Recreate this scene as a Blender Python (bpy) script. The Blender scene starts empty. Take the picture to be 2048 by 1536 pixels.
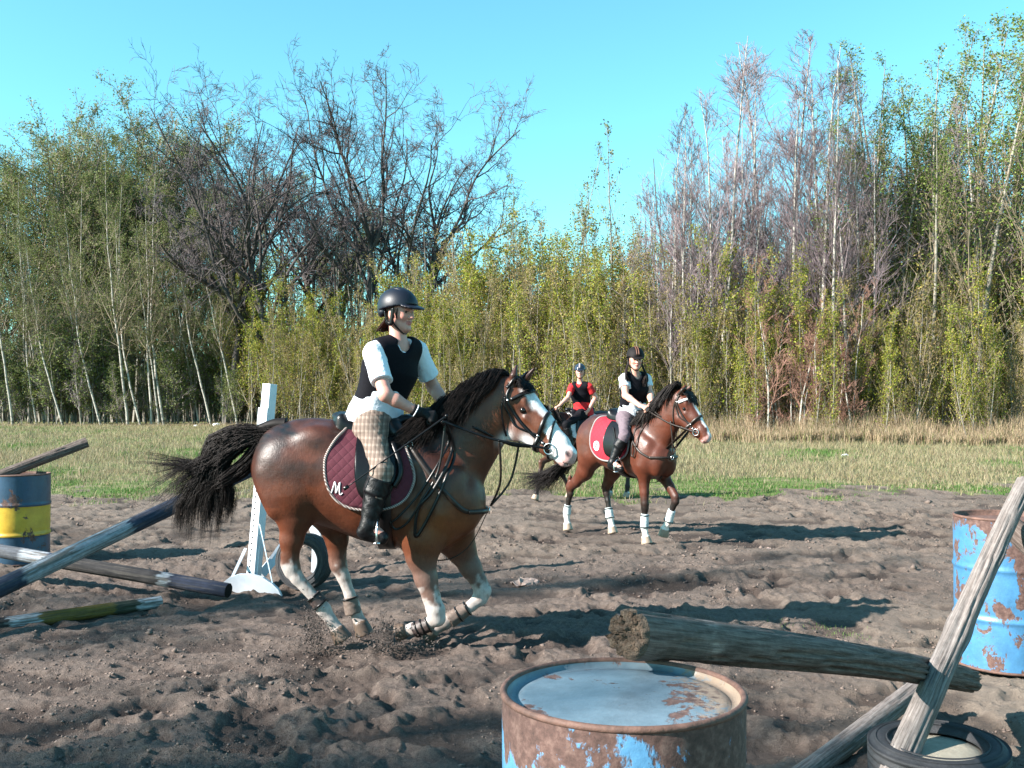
import bpy, math, random
import numpy as np
from mathutils import Vector, Matrix
from mathutils.bvhtree import BVHTree

# ------------------------------------------------------------------ camera, sky, sun, exposure
SC = bpy.context.scene
COL = SC.collection
H = 1.56
PITCH = math.atan(37 / 2000)
cam_d = bpy.data.cameras.new('camera')
cam = bpy.data.objects.new('camera', cam_d)
COL.objects.link(cam)
cam_d.sensor_width = 36
cam_d.lens = 36 * 2000 / 2048
cam_d.clip_start = 0.05
cam_d.clip_end = 3000
cam.location = (0, 0, H)
cam.rotation_euler = (math.pi / 2 + PITCH, 0, 0)
SC.camera = cam
SUN_EL = math.radians(30)
TRAVEL = math.radians(22)                 # direction the light travels over the ground, from +X towards +Y
sun_dir = Vector((-math.cos(SUN_EL) * math.cos(TRAVEL), -math.cos(SUN_EL) * math.sin(TRAVEL), math.sin(SUN_EL)))
world = bpy.data.worlds.new('World')
SC.world = world
world.use_nodes = True
wn = world.node_tree
bg = wn.nodes['Background']
sky = wn.nodes.new('ShaderNodeTexSky')
sky.sky_type = 'NISHITA'
sky.sun_disc = False
sky.sun_elevation = SUN_EL
sky.sun_rotation = math.atan2(sun_dir.x, sun_dir.y)
sky.air_density = 1.0
sky.dust_density = 0.3
sky.ozone_density = 1.0
tint = wn.nodes.new('ShaderNodeMixRGB')
tint.blend_type = 'MULTIPLY'
tint.inputs[0].default_value = 1
tint.inputs[2].default_value = (0.64, 1.26, 1.19, 1)
wn.links.new(sky.outputs[0], tint.inputs[1])
wn.links.new(tint.outputs[0], bg.inputs[0])
bg.inputs[1].default_value = 0.073
sun_l = bpy.data.lights.new('sun', 'SUN')
sun_l.energy = 5.0
sun_l.angle = math.radians(0.5)
sun_l.color = (1.0, 0.93, 0.86)
sun_o = bpy.data.objects.new('sun', sun_l)
COL.objects.link(sun_o)
sun_o.rotation_euler = sun_dir.to_track_quat('Z', 'Y').to_euler()
SC.view_settings.view_transform = 'Standard'
SC.view_settings.look = 'None'
SC.view_settings.exposure = 1.86
SC.view_settings.gamma = 1
SC.render.resolution_x = 1024
SC.render.resolution_y = 768
SC.render.engine = 'CYCLES'

R = random.Random(7)
NR = np.random.default_rng(7)


def P(px, py, d):
    """world point seen at photo pixel (px, py) standing d metres ahead"""
    u = (px - 1024) / 2000
    v = -(py - 768) / 2000
    c, s = math.cos(PITCH), math.sin(PITCH)
    dy = c - v * s
    dz = s + v * c
    k = d / dy
    return Vector((u * k, d, H + dz * k))


def G(px, py, z=0.0):
    u = (px - 1024) / 2000
    v = -(py - 768) / 2000
    c, s = math.cos(PITCH), math.sin(PITCH)
    k = (z - H) / (s + v * c)
    return Vector((u * k, (c - v * s) * k, z))


# ------------------------------------------------------------------ object helpers
def tag(o, label=None, cat=None, group=None, kind=None):
    if label: o['label'] = label
    if cat: o['category'] = cat
    if group: o['group'] = group
    if kind: o['kind'] = kind
    return o


def empty(name, loc, label=None, cat=None, group=None, rz=0.0):
    o = bpy.data.objects.new(name, None)
    o.empty_display_size = 0.1
    COL.objects.link(o)
    o.location = loc
    o.rotation_euler = (0, 0, rz)
    return tag(o, label, cat, group)


def mesh_np(name, V, faces, smooth=True, col=None, midx=None):
    """V (n,3); faces = list of int arrays (m,3) or (m,4)"""
    me = bpy.data.meshes.new(name)
    V = np.ascontiguousarray(V, dtype=np.float32)
    faces = [np.asarray(f, dtype=np.int32) for f in faces if len(f)]
    loops = np.concatenate([f.ravel() for f in faces])
    sizes = np.concatenate([np.full(len(f), f.shape[1], dtype=np.int32) for f in faces])
    starts = np.concatenate([[0], np.cumsum(sizes)[:-1]]).astype(np.int32)
    me.vertices.add(len(V))
    me.vertices.foreach_set('co', V.ravel())
    me.loops.add(len(loops))
    me.loops.foreach_set('vertex_index', loops)
    me.polygons.add(len(sizes))
    me.polygons.foreach_set('loop_start', starts)
    if midx is not None:
        me.polygons.foreach_set('material_index', np.asarray(midx, dtype=np.int32))
    me.update(calc_edges=True)
    me.validate()
    if smooth:
        me.shade_smooth()
    else:
        me.shade_flat()
    if col is not None:
        a = me.color_attributes.new('Col', 'FLOAT_COLOR', 'POINT')
        c4 = np.ones((len(V), 4), dtype=np.float32)
        c4[:, :3] = col
        a.data.foreach_set('color', c4.ravel())
    return me


def add(name, me, mats, parent=None, label=None, cat=None, group=None, kind=None, loc=None):
    o = bpy.data.objects.new(name, me)
    COL.objects.link(o)
    for m in (mats if isinstance(mats, (list, tuple)) else [mats]):
        me.materials.append(m)
    if parent is not None:
        o.parent = parent
    if loc is not None:
        o.location = loc
    return tag(o, label, cat, group, kind)


class MB:
    """collects pieces into one mesh"""
    def __init__(s):
        s.V = []; s.F3 = []; s.F4 = []; s.n = 0; s.C = []

    def put(s, V, F4=None, F3=None, col=(1, 1, 1)):
        V = np.asarray(V, dtype=float)
        s.V.append(V)
        if F4 is not None and len(F4): s.F4.append(np.asarray(F4) + s.n)
        if F3 is not None and len(F3): s.F3.append(np.asarray(F3) + s.n)
        c = np.asarray(col, dtype=float)
        s.C.append(np.broadcast_to(c, (len(V), 3)))
        s.n += len(V)

    def mesh(s, name, smooth=True, off=None):
        V = np.concatenate(s.V)
        if off is not None: V = V - np.asarray(off)[None]
        fs = []
        if s.F4: fs.append(np.concatenate(s.F4))
        if s.F3: fs.append(np.concatenate(s.F3))
        return mesh_np(name, V, fs, smooth, np.concatenate(s.C))

    def tube(s, pts, rad, k=8, col=(1, 1, 1), cap=True):
        pts = np.asarray([tuple(p) for p in pts], dtype=float)
        n = len(pts)
        rad = np.broadcast_to(np.asarray(rad, dtype=float), (n,))
        T = np.gradient(pts, axis=0)
        T /= np.linalg.norm(T, axis=1)[:, None] + 1e-9
        ref = np.array([0, 0, 1.0]) if abs(T[0, 2]) < 0.9 else np.array([1.0, 0, 0])
        rings = []
        for i in range(n):
            a = np.cross(T[i], ref); a /= np.linalg.norm(a) + 1e-9
            b = np.cross(T[i], a)
            ref = np.cross(a, T[i]) * 1.0
            ang = np.arange(k) / k * 2 * math.pi
            rings.append(pts[i] + rad[i] * (np.cos(ang)[:, None] * a + np.sin(ang)[:, None] * b))
        V = np.concatenate(rings)
        F = []
        for i in range(n - 1):
            for j in range(k):
                j2 = (j + 1) % k
                F.append((i * k + j, i * k + j2, (i + 1) * k + j2, (i + 1) * k + j))
        F3 = []
        if cap:
            V = np.concatenate([V, pts[:1], pts[-1:]])
            for j in range(k):
                j2 = (j + 1) % k
                F3.append((n * k, j2, j))
                F3.append((n * k + 1, (n - 1) * k + j, (n - 1) * k + j2))
        s.put(V, F, F3, col)

    def box(s, c, size, ax=None, col=(1, 1, 1)):
        c = np.asarray(tuple(c)); h = np.asarray(size) / 2
        A = np.eye(3) if ax is None else np.asarray(ax)      # rows are axes
        V = []
        for x in (-1, 1):
            for y in (-1, 1):
                for z in (-1, 1):
                    V.append(c + x * h[0] * A[0] + y * h[1] * A[1] + z * h[2] * A[2])
        F = [(0, 1, 3, 2), (4, 6, 7, 5), (0, 4, 5, 1), (2, 3, 7, 6), (0, 2, 6, 4), (1, 5, 7, 3)]
        s.put(V, F, None, col)

    def bar(s, a, b, w, t, up=(0, 0, 1), col=(1, 1, 1)):
        a = np.asarray(tuple(a), dtype=float); b = np.asarray(tuple(b), dtype=float)
        d = b - a; L = np.linalg.norm(d); d /= L
        u = np.asarray(up, dtype=float); u = u - d * np.dot(u, d); u /= np.linalg.norm(u)
        v = np.cross(d, u)
        s.box((a + b) / 2, (L, w, t), [d, v, u], col)

    def ribbon(s, pts, nor, w, t, col=(1, 1, 1), closed=False):
        pts = np.asarray([tuple(p) for p in pts], dtype=float)
        nor = np.asarray([tuple(p) for p in nor], dtype=float)
        n = len(pts)
        if closed:
            T = np.roll(pts, -1, 0) - np.roll(pts, 1, 0)
        else:
            T = np.gradient(pts, axis=0)
        T /= np.linalg.norm(T, axis=1)[:, None] + 1e-9
        B = np.cross(T, nor); B /= np.linalg.norm(B, axis=1)[:, None] + 1e-9
        N = np.cross(B, T)
        V = np.stack([pts - B * w / 2, pts + B * w / 2, pts + B * w / 2 + N * t, pts - B * w / 2 + N * t], 1).reshape(-1, 3)
        F = []
        m = n if closed else n - 1
        for i in range(m):
            i2 = (i + 1) % n
            for j in range(4):
                j2 = (j + 1) % 4
                F.append((i * 4 + j, i2 * 4 + j, i2 * 4 + j2, i * 4 + j2))
        if not closed:
            F.append((0, 1, 2, 3)); F.append(((n - 1) * 4 + 3, (n - 1) * 4 + 2, (n - 1) * 4 + 1, (n - 1) * 4))
        s.put(V, F, None, col)

    def ball(s, c, r, nu=12, nv=8, col=(1, 1, 1)):
        c = np.asarray(tuple(c)); r = np.broadcast_to(np.asarray(r, dtype=float), (3,))
        V = []
        for i in range(nv + 1):
            th = math.pi * i / nv
            for j in range(nu):
                ph = 2 * math.pi * j / nu
                V.append(c + r * np.array([math.sin(th) * math.cos(ph), math.sin(th) * math.sin(ph), math.cos(th)]))
        F = []
        for i in range(nv):
            for j in range(nu):
                j2 = (j + 1) % nu
                F.append((i * nu + j, (i + 1) * nu + j, (i + 1) * nu + j2, i * nu + j2))
        s.put(V, F, None, col)


def catmull(pts, n=8, closed=False):
    pts = np.asarray([tuple(p) for p in pts], dtype=float)
    N = len(pts)
    out = []
    segs = N if closed else N - 1
    for i in range(segs):
        if closed:
            p0, p1, p2, p3 = pts[(i - 1) % N], pts[i], pts[(i + 1) % N], pts[(i + 2) % N]
        else:
            p0, p1, p2, p3 = pts[max(i - 1, 0)], pts[i], pts[i + 1], pts[min(i + 2, N - 1)]
        for k in range(n):
            t = k / n
            out.append(0.5 * ((2 * p1) + (-p0 + p2) * t + (2 * p0 - 5 * p1 + 4 * p2 - p3) * t * t + (-p0 + 3 * p1 - 3 * p2 + p3) * t ** 3))
    if not closed: out.append(pts[-1])
    return np.array(out)


# ------------------------------------------------------------------ numpy noise
_T = np.random.default_rng(3).random((256, 256))


def vn(x, y, seed=0):
    x = x + seed * 17.31; y = y + seed * 9.77
    xi = np.floor(x).astype(int); yi = np.floor(y).astype(int)
    fx = x - xi; fy = y - yi
    fx = fx * fx * (3 - 2 * fx); fy = fy * fy * (3 - 2 * fy)
    a = _T[xi % 256, yi % 256]; b = _T[(xi + 1) % 256, yi % 256]
    c = _T[xi % 256, (yi + 1) % 256]; d = _T[(xi + 1) % 256, (yi + 1) % 256]
    return (a * (1 - fx) + b * fx) * (1 - fy) + (c * (1 - fx) + d * fx) * fy


def fbm(x, y, seed=0, o=4):
    s = 0; a = 0.5; t = 0
    for i in range(o):
        s = s + a * vn(x, y, seed + i); t += a
        x = x * 2.03 + y * .31; y = y * 2.03 - x * .12; a *= 0.5
    return s / t


def ss(a, b, x):
    t = np.clip((x - a) / (b - a), 0, 1)
    return t * t * (3 - 2 * t)


# ------------------------------------------------------------------ materials
def node_mat(name):
    m = bpy.data.materials.new(name)
    m.use_nodes = True
    nt = m.node_tree
    return m, nt, nt.nodes['Principled BSDF']


def lk(nt, a, b): nt.links.new(a, b)


def nz(nt, scale, detail=4, rough=0.6, vec=None, dist=0.0):
    n = nt.nodes.new('ShaderNodeTexNoise')
    n.inputs['Scale'].default_value = scale
    n.inputs['Detail'].default_value = detail
    n.inputs['Roughness'].default_value = rough
    n.inputs['Distortion'].default_value = dist
    if vec is not None: lk(nt, vec, n.inputs['Vector'])
    return n


def ramp(nt, fac, stops):
    r = nt.nodes.new('ShaderNodeValToRGB')
    e = r.color_ramp.elements
    e[0].position, e[0].color = stops[0][0], (*stops[0][1], 1)
    e[1].position, e[1].color = stops[-1][0], (*stops[-1][1], 1)
    for p, c in stops[1:-1]:
        x = e.new(p); x.color = (*c, 1)
    lk(nt, fac, r.inputs[0])
    return r


def mix(nt, fac, a, b, typ='MIX'):
    m = nt.nodes.new('ShaderNodeMixRGB')
    m.blend_type = typ
    for i, v in ((0, fac), (1, a), (2, b)):
        if isinstance(v, (int, float)): m.inputs[i].default_value = v
        elif isinstance(v, tuple): m.inputs[i].default_value = (*v, 1)
        else: lk(nt, v, m.inputs[i])
    return m


def coords(nt, scale=(1, 1, 1)):
    t = nt.nodes.new('ShaderNodeTexCoord')
    mp = nt.nodes.new('ShaderNodeMapping')
    mp.inputs['Scale'].default_value = scale
    lk(nt, t.outputs['Object'], mp.inputs[0])
    return mp.outputs[0]


def bump(nt, h, bs, strength=0.4, dist=0.01):
    b = nt.nodes.new('ShaderNodeBump')
    b.inputs['Strength'].default_value = strength
    b.inputs['Distance'].default_value = dist
    lk(nt, h, b.inputs['Height'])
    lk(nt, b.outputs[0], bs.inputs['Normal'])
    return b


def vcol(nt):
    a = nt.nodes.new('ShaderNodeAttribute')
    a.attribute_name = 'Col'
    return a.outputs['Color']


def mat_plain(name, col, rough=0.6, var=0.25, scale=30, bstr=0.3, bdist=0.004, metal=0.0, spec=0.5, use_v=False, stretch=(1, 1, 1), sheen=0.0):
    m, nt, bs = node_mat(name)
    v = coords(nt, stretch)
    n = nz(nt, scale, 5, 0.65, v)
    lo = tuple(c * (1 - var) for c in col); hi = tuple(min(1, c * (1 + var)) for c in col)
    r = ramp(nt, n.outputs[0], [(0.3, lo), (0.7, hi)])
    out = r.outputs[0]
    if use_v:
        out = mix(nt, 1.0, out, vcol(nt), 'MULTIPLY').outputs[0]
    lk(nt, out, bs.inputs['Base Color'])
    bs.inputs['Roughness'].default_value = rough
    bs.inputs['Metallic'].default_value = metal
    bs.inputs['Specular IOR Level'].default_value = spec
    if sheen: bs.inputs['Sheen Weight'].default_value = sheen
    n2 = nz(nt, scale * 3, 4, 0.6, v)
    bump(nt, n2.outputs[0], bs, bstr, bdist)
    return m


M = {}


# ------------------------------------------------------------------ signed distance modelling
class SDF:
    def __init__(s, lo, hi, h):
        s.lo = np.array(lo, dtype=float); s.h = h
        s.n = np.ceil((np.array(hi) - s.lo) / h).astype(int) + 1
        s.ax = [s.lo[i] + h * np.arange(s.n[i]) for i in range(3)]
        s.f = np.full(tuple(s.n), 1.0, dtype=np.float32)

    def reg(s, lo, hi):
        a = np.clip(np.floor((np.asarray(lo) - s.lo) / s.h).astype(int), 0, s.n)
        b = np.clip(np.ceil((np.asarray(hi) - s.lo) / s.h).astype(int) + 1, 0, s.n)
        sl = tuple(slice(a[i], b[i]) for i in range(3))
        X = s.ax[0][sl[0]][:, None, None]; Y = s.ax[1][sl[1]][None, :, None]; Z = s.ax[2][sl[2]][None, None, :]
        return sl, X, Y, Z

    def comb(s, sl, d, k, op):
        f = s.f[sl]
        if op == 'u':
            h = np.clip(0.5 + 0.5 * (f - d) / k, 0, 1)
            s.f[sl] = f * (1 - h) + d * h - k * h * (1 - h)
        else:                                            # smooth subtraction
            d = -d
            h = np.clip(0.5 - 0.5 * (f - d) / k, 0, 1)
            s.f[sl] = f * (1 - h) + d * h + k * h * (1 - h)

    def cone(s, a, b, ra, rb, k=0.03, n=None, fl=1.0, op='u', capped=False, grow=0.0):
        a = np.asarray(tuple(a), dtype=float); b = np.asarray(tuple(b), dtype=float)
        ra += grow; rb += grow
        m = max(ra, rb) * max(1, fl) + k + 0.05
        sl, X, Y, Z = s.reg(np.minimum(a, b) - m, np.maximum(a, b) + m)
        if 0 in s.f[sl].shape: return
        ab = b - a; L2 = float(ab @ ab) + 1e-12; L = math.sqrt(L2)
        px, py, pz = X - a[0], Y - a[1], Z - a[2]
        t0 = (px * ab[0] + py * ab[1] + pz * ab[2]) / L2
        t = np.clip(t0, 0, 1)
        if capped: tt = t0
        else: tt = t
        dx, dy, dz = px - tt * ab[0], py - tt * ab[1], pz - tt * ab[2]
        if n is not None:
            n = np.asarray(tuple(n), dtype=float); n = n / np.linalg.norm(n)
            c = (dx * n[0] + dy * n[1] + dz * n[2]) * (1 / fl - 1)
            dx, dy, dz = dx + c * n[0], dy + c * n[1], dz + c * n[2]
        d = np.sqrt(dx * dx + dy * dy + dz * dz) - (ra + (rb - ra) * t)
        d = d * min(1.0, (fl + 1) / 2)
        if capped:
            d = np.maximum(d, np.maximum(-t0, t0 - 1) * L)
        s.comb(sl, d.astype(np.float32), k, op)

    def ell(s, c, r, A=None, k=0.02, op='u', grow=0.0):
        c = np.asarray(tuple(c), dtype=float); r = np.asarray(r, dtype=float) + grow
        m = r.max() + k + 0.05
        sl, X, Y, Z = s.reg(c - m, c + m)
        if 0 in s.f[sl].shape: return
        A = np.eye(3) if A is None else np.asarray([tuple(q) for q in A], dtype=float)
        px, py, pz = X - c[0], Y - c[1], Z - c[2]
        q = [(px * A[i][0] + py * A[i][1] + pz * A[i][2]) / r[i] for i in range(3)]
        l = np.sqrt(q[0] ** 2 + q[1] ** 2 + q[2] ** 2)
        g = np.sqrt((q[0] / r[0]) ** 2 + (q[1] / r[1]) ** 2 + (q[2] / r[2]) ** 2)
        d = np.where(g > 1e-6, l * (l - 1) / np.maximum(g, 1e-6), -r.min())
        s.comb(sl, d.astype(np.float32), k, op)

    def chain(s, pts, k=0.03, n=None, fl=1.0, grow=0.0):
        for a, b in zip(pts[:-1], pts[1:]):
            s.cone(a[:3], b[:3], a[3], b[3], k, n, fl, grow=grow)

    def plane(s, p, n):
        """keep only the side n points away from"""
        p = np.asarray(tuple(p)); n = np.asarray(tuple(n)); n = n / np.linalg.norm(n)
        X = s.ax[0][:, None, None]; Y = s.ax[1][None, :, None]; Z = s.ax[2][None, None, :]
        d = (X - p[0]) * n[0] + (Y - p[1]) * n[1] + (Z - p[2]) * n[2]
        s.f = np.maximum(s.f, d.astype(np.float32))

    def wob(s, amp, fr, seed=0):
        X = s.ax[0][:, None, None]; Y = s.ax[1][None, :, None]; Z = s.ax[2][None, None, :]
        w = np.sin(X * fr + 2.1 * np.sin(Z * fr * .7 + seed)) * np.sin(Z * fr * 1.3 + 1.7 * np.sin(Y * fr * .9 + seed) + seed) + .5 * np.sin((X + Z) * fr * 2.1 + 1.3 * np.sin(Y * fr * 2 + X * fr))
        s.f = s.f + (amp * w).astype(np.float32)

    def net(s):
        f = s.f
        ins = f < 0
        c = np.zeros(tuple(s.n - 1), dtype=np.uint8)
        for dx in (0, 1):
            for dy in (0, 1):
                for dz in (0, 1):
                    c += ins[dx:s.n[0] - 1 + dx, dy:s.n[1] - 1 + dy, dz:s.n[2] - 1 + dz]
        act = (c > 0) & (c < 8)
        idx = np.argwhere(act)
        ids = np.full(act.shape, -1, dtype=np.int32)
        ids[act] = np.arange(len(idx))
        acc = np.zeros((len(idx), 3)); cnt = np.zeros(len(idx))
        cor = [(a, b, d) for a in (0, 1) for b in (0, 1) for d in (0, 1)]
        vals = {q: f[idx[:, 0] + q[0], idx[:, 1] + q[1], idx[:, 2] + q[2]] for q in cor}
        for q in cor:
            for axx in range(3):
                if q[axx] == 0:
                    q2 = list(q); q2[axx] = 1; q2 = tuple(q2)
                    f0, f1 = vals[q], vals[q2]
                    m = (f0 < 0) != (f1 < 0)
                    t = np.where(m, f0 / np.where(m, f0 - f1, 1), 0)
                    for i in range(3):
                        acc[:, i] += np.where(m, q[i] + (t if i == axx else 0), 0)
                    cnt += m
        V = s.lo + s.h * (idx + acc / cnt[:, None])
        F = []
        for axx in range(3):
            o = [i for i in range(3) if i != axx]
            sl0 = [slice(None)] * 3; sl1 = [slice(None)] * 3
            sl0[axx] = slice(0, -1); sl1[axx] = slice(1, None)
            a = ins[tuple(sl0)]; b = ins[tuple(sl1)]
            e = np.argwhere(a != b)
            e = e[(e[:, o[0]] > 0) & (e[:, o[1]] > 0) & (e[:, o[0]] < s.n[o[0]] - 1) & (e[:, o[1]] < s.n[o[1]] - 1)]
            A = a[e[:, 0], e[:, 1], e[:, 2]]

            def g(d0, d1):
                x = e.copy(); x[:, o[0]] -= d0; x[:, o[1]] -= d1
                return ids[x[:, 0], x[:, 1], x[:, 2]]
            q = np.stack([g(1, 1), g(0, 1), g(0, 0), g(1, 0)], 1)
            if axx == 1: A = ~A
            q = np.where(A[:, None], q, q[:, ::-1])
            F.append(q)
        F = np.concatenate(F)
        F = F[(F >= 0).all(1)]
        return V, F

def finish(V, F):
    """orient faces outward"""
    a, b, c, d = (V[F[:, i]] for i in range(4))
    vol = np.einsum('ij,ij->', np.cross(a, b), c) + np.einsum('ij,ij->', np.cross(a, c), d)
    return F if vol > 0 else F[:, ::-1]


def gsm(x, k):
    w = np.exp(-np.linspace(-2, 2, 2 * k + 1) ** 2); w /= w.sum()
    return np.convolve(np.pad(x, k, mode='edge'), w, mode='valid')


# ------------------------------------------------------------------ animal materials
def coat_mat(name, rough, spec=0.5):
    m, nt, bs = node_mat(name)
    v = coords(nt)
    n = nz(nt, 9, 5, 0.6, v)
    r = ramp(nt, n.outputs[0], [(0.25, (0.72, 0.70, 0.68)), (0.75, (1.25, 1.22, 1.2))])
    n3 = nz(nt, 120, 3, 0.7, coords(nt, (1, 1, 0.25)))
    r3 = ramp(nt, n3.outputs[0], [(0.3, (0.82, 0.82, 0.82)), (0.7, (1.12, 1.12, 1.12))])
    c = mix(nt, 1, vcol(nt), r.outputs[0], 'MULTIPLY')
    c = mix(nt, 1, c.outputs[0], r3.outputs[0], 'MULTIPLY')
    lk(nt, c.outputs[0], bs.inputs['Base Color'])
    n2 = nz(nt, 6, 3, 0.5, v)
    rr = nt.nodes.new('ShaderNodeMapRange')
    rr.inputs[1].default_value = 0.3; rr.inputs[2].default_value = 0.7
    rr.inputs[3].default_value = rough - 0.05; rr.inputs[4].default_value = rough + 0.17
    lk(nt, n2.outputs[0], rr.inputs[0])
    lk(nt, rr.outputs[0], bs.inputs['Roughness'])
    bs.inputs['Specular IOR Level'].default_value = spec
    s = nt.nodes.new('ShaderNodeMath'); s.operation = 'ADD'
    n5 = nz(nt, 22, 3, 0.6, v)
    ms = nt.nodes.new('ShaderNodeMath'); ms.operation = 'MULTIPLY'; ms.inputs[1].default_value = 2.2
    lk(nt, n5.outputs[0], ms.inputs[0])
    lk(nt, n3.outputs[0], s.inputs[0]); lk(nt, ms.outputs[0], s.inputs[1])
    bump(nt, s.outputs[0], bs, 0.30, 0.0035)
    return m


M['coat'] = coat_mat('horse_coat', 0.37, 0.36)
M['coat_dull'] = coat_mat('horse_coat_dull', 0.46, 0.3)


def hair_mat(name, col, rough=0.45):
    m, nt, bs = node_mat(name)
    c = mix(nt, 1, col, vcol(nt), 'MULTIPLY')
    lk(nt, c.outputs[0], bs.inputs['Base Color'])
    bs.inputs['Roughness'].default_value = rough
    bs.inputs['Specular IOR Level'].default_value = 0.16
    return m


M['hair_black'] = hair_mat('black_horse_hair', (0.010, 0.0075, 0.007), .55)
M['leather'] = mat_plain('black_leather', (0.005, 0.0045, 0.005), 0.33, 0.3, 40, 0.25, 0.002, spec=.3)
M['leather_brown'] = mat_plain('brown_leather', (0.022, 0.015, 0.012), 0.42, 0.3, 40, 0.25, 0.002, spec=.35)
M['steel'] = mat_plain('bit_steel', (0.7, 0.7, 0.7), 0.25, 0.1, 60, 0.1, 0.001, metal=1.0)
M['eye'] = mat_plain('horse_eye', (0.008, 0.006, 0.005), 0.08, 0.1, 20, 0, 0.001)


class Horse:
    def __init__(s, c):
        s.c = c
        s.root = empty('horse', c['loc'], c['label'], 'horse', None, c.get('rz', 0))
        s.Mw = Matrix.Translation(Vector(c['loc'])) @ Matrix.Rotation(c.get('rz', 0), 4, 'Z')
        s.Mi = s.Mw.inverted()
        # torso tables
        T = np.array(c['torso'])
        xs = np.linspace(T[0, 0], T[-1, 0], 260)
        s.xs = xs
        s.tc = gsm(np.interp(xs, T[:, 0], (T[:, 1] + T[:, 2]) / 2), 9)
        s.ta = gsm(np.interp(xs, T[:, 0], (T[:, 1] - T[:, 2]) / 2), 9)
        s.tb = gsm(np.interp(xs, T[:, 0], T[:, 3]), 9)
        # head frame
        phi, psi = math.radians(c['head_down']), math.radians(c['head_yaw'])
        s.poll = np.array(c['poll'], dtype=float)
        s.hh = np.array([math.cos(phi) * math.cos(psi), math.cos(phi) * math.sin(psi), -math.sin(phi)])
        s.ht = np.array([math.sin(phi) * math.cos(psi), math.sin(phi) * math.sin(psi), math.cos(phi)])
        s.hw = np.array([-math.sin(psi), math.cos(psi), 0.0])
        s.hs = c.get('hs', 1.0)
        s.build()

    def HP(s, a, t, w):
        return s.poll + s.hs * (a * s.hh + t * s.ht + w * s.hw)

    def build(s):
        c = s.c
        h = c['h']
        S = SDF((-1.35, -0.5, -0.02), (1.45, 0.5, 1.95), h)
        # torso
        X = S.ax[0]
        cz = np.interp(X, s.xs, s.tc)[:, None, None]
        a = np.maximum(np.interp(X, s.xs, s.ta), 0.02)[:, None, None]
        b = np.maximum(np.interp(X, s.xs, s.tb), 0.02)[:, None, None]
        Y = S.ax[1][None, :, None]; Z = S.ax[2][None, None, :]
        zz = (Z - cz) / a
        bb = b * (1 - 0.10 * np.clip(zz, 0, 1) ** 2)          # a little narrower towards the spine
        e = 2.15
        r = (np.abs(Y / bb) ** e + np.abs(zz) ** e) ** (1 / e)
        d = (r - 1) * np.minimum(a, b) * 0.9
        dx = np.maximum(np.maximum(s.xs[0] - X, X - s.xs[-1]), -1)[:, None, None]
        d = np.maximum(d, dx)
        S.f = np.minimum(d, 0.5).astype(np.float32)
        # neck
        nk = c['neck']
        S.chain([(p[0], p[1], p[2], p[3]) for p in nk], 0.07, (0, 1, 0), c.get('neck_fl', 0.52))
        # windpipe / jugular edge and crest
        # muscle masses
        for sy in (-1, 1):
            S.ell((0.40, sy * 0.155, 0.98), (0.16, 0.075, 0.22), k=0.06)             # shoulder
            S.ell((0.585, sy * 0.085, 0.90), (0.085, 0.075, 0.15), k=0.09)
            S.cone((0.52, sy * 0.13, 1.10), (0.44, sy * 0.175, 0.86), 0.05, 0.055, 0.06)
            S.cone((0.30, sy * 0.13, 1.24), (0.44, sy * 0.165, 1.0), 0.045, 0.05, 0.05)
            S.cone((0.27, sy * .26, 1.12), (0.24, sy * .27, .90), .03, .03, .07, op='sub')              # breast
            S.ell((-0.52, sy * 0.145, 1.08), (0.20, 0.085, 0.25), k=0.07)
            S.cone((-0.66, sy * 0.15, 1.10), (-0.60, sy * 0.17, 0.88), 0.055, 0.05, 0.05)            # haunch
            S.ell((-0.34, sy * 0.165, 1.33), (0.10, 0.05, 0.06), k=0.09)              # point of hip
        S.cone((0.28, 0, 1.34), (0.50, 0, 1.36), 0.05, 0.05, 0.06)                   # withers
        # legs
        s.hoofs = []
        for leg in c['legs']:
            pts = leg['pts']
            n = (0, 1, 0)
            for i in range(len(pts) - 1):
                p, q = pts[i], pts[i + 1]
                k = 0.06 if p[3] > 0.1 else (0.03 if p[3] > 0.06 else 0.015)
                S.cone(p[:3], q[:3], p[3], q[3], k, n, 0.78)
            # hoof
            ha, hb = np.array(leg['hoof'][0]), np.array(leg['hoof'][1])
            S.cone(ha, hb, 0.046, 0.064, 0.01, capped=True)
            s.hoofs.append((ha, hb))
            # tendon ridge behind the cannon, elbow or hock point
            if 'hock' in leg:
                hk = np.array(leg['hock'])
                S.cone(hk, hk + np.array([0.02, 0, -0.07]), 0.022, 0.018, 0.025)
                S.cone(hk, hk + np.array([0.04, 0, 0.12]), 0.020, 0.024, 0.03)
        # head
        w = s.hw; q = s.hs; HP = s.HP
        S.ell(HP(.085, -.04, 0), (.11 * q, .085 * q, .10 * q), (s.hh, s.hw, s.ht), 0.05)
        S.cone(HP(.05, -.09, 0), nk[-1][:3], .10 * q, nk[-1][3] * .85, 0.06, w, 0.62)
        for sw in (-1, 1):
            S.ell(HP(.215, -.145, sw * .035), (.115 * q, .045 * q, .115 * q), (s.hh, s.hw, s.ht), 0.03)
            S.cone(HP(.25, -.16, sw * .03), HP(.50, -.10, sw * .018), .055 * q, .04 * q, 0.03)
        S.cone(HP(.13, -.035, 0), HP(.33, -.035, 0), .108 * q, .085 * q, 0.03, w, 0.82)
        S.cone(HP(.33, -.035, 0), HP(.50, -.025, 0), .085 * q, .062 * q, 0.03, w, 0.74)
        S.cone(HP(.50, -.035, 0), HP(.58, -.04, 0), .066 * q, .062 * q, 0.03, w, 0.86)
        S.cone(HP(.56, -.085, 0), HP(.60, -.082, 0), .034 * q, .032 * q, 0.02, w, 1.1)
        S.cone(HP(.585, -.02, 0), HP(.605, -.05, 0), .045 * q, .042 * q, 0.02, w, 1.1)
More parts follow.
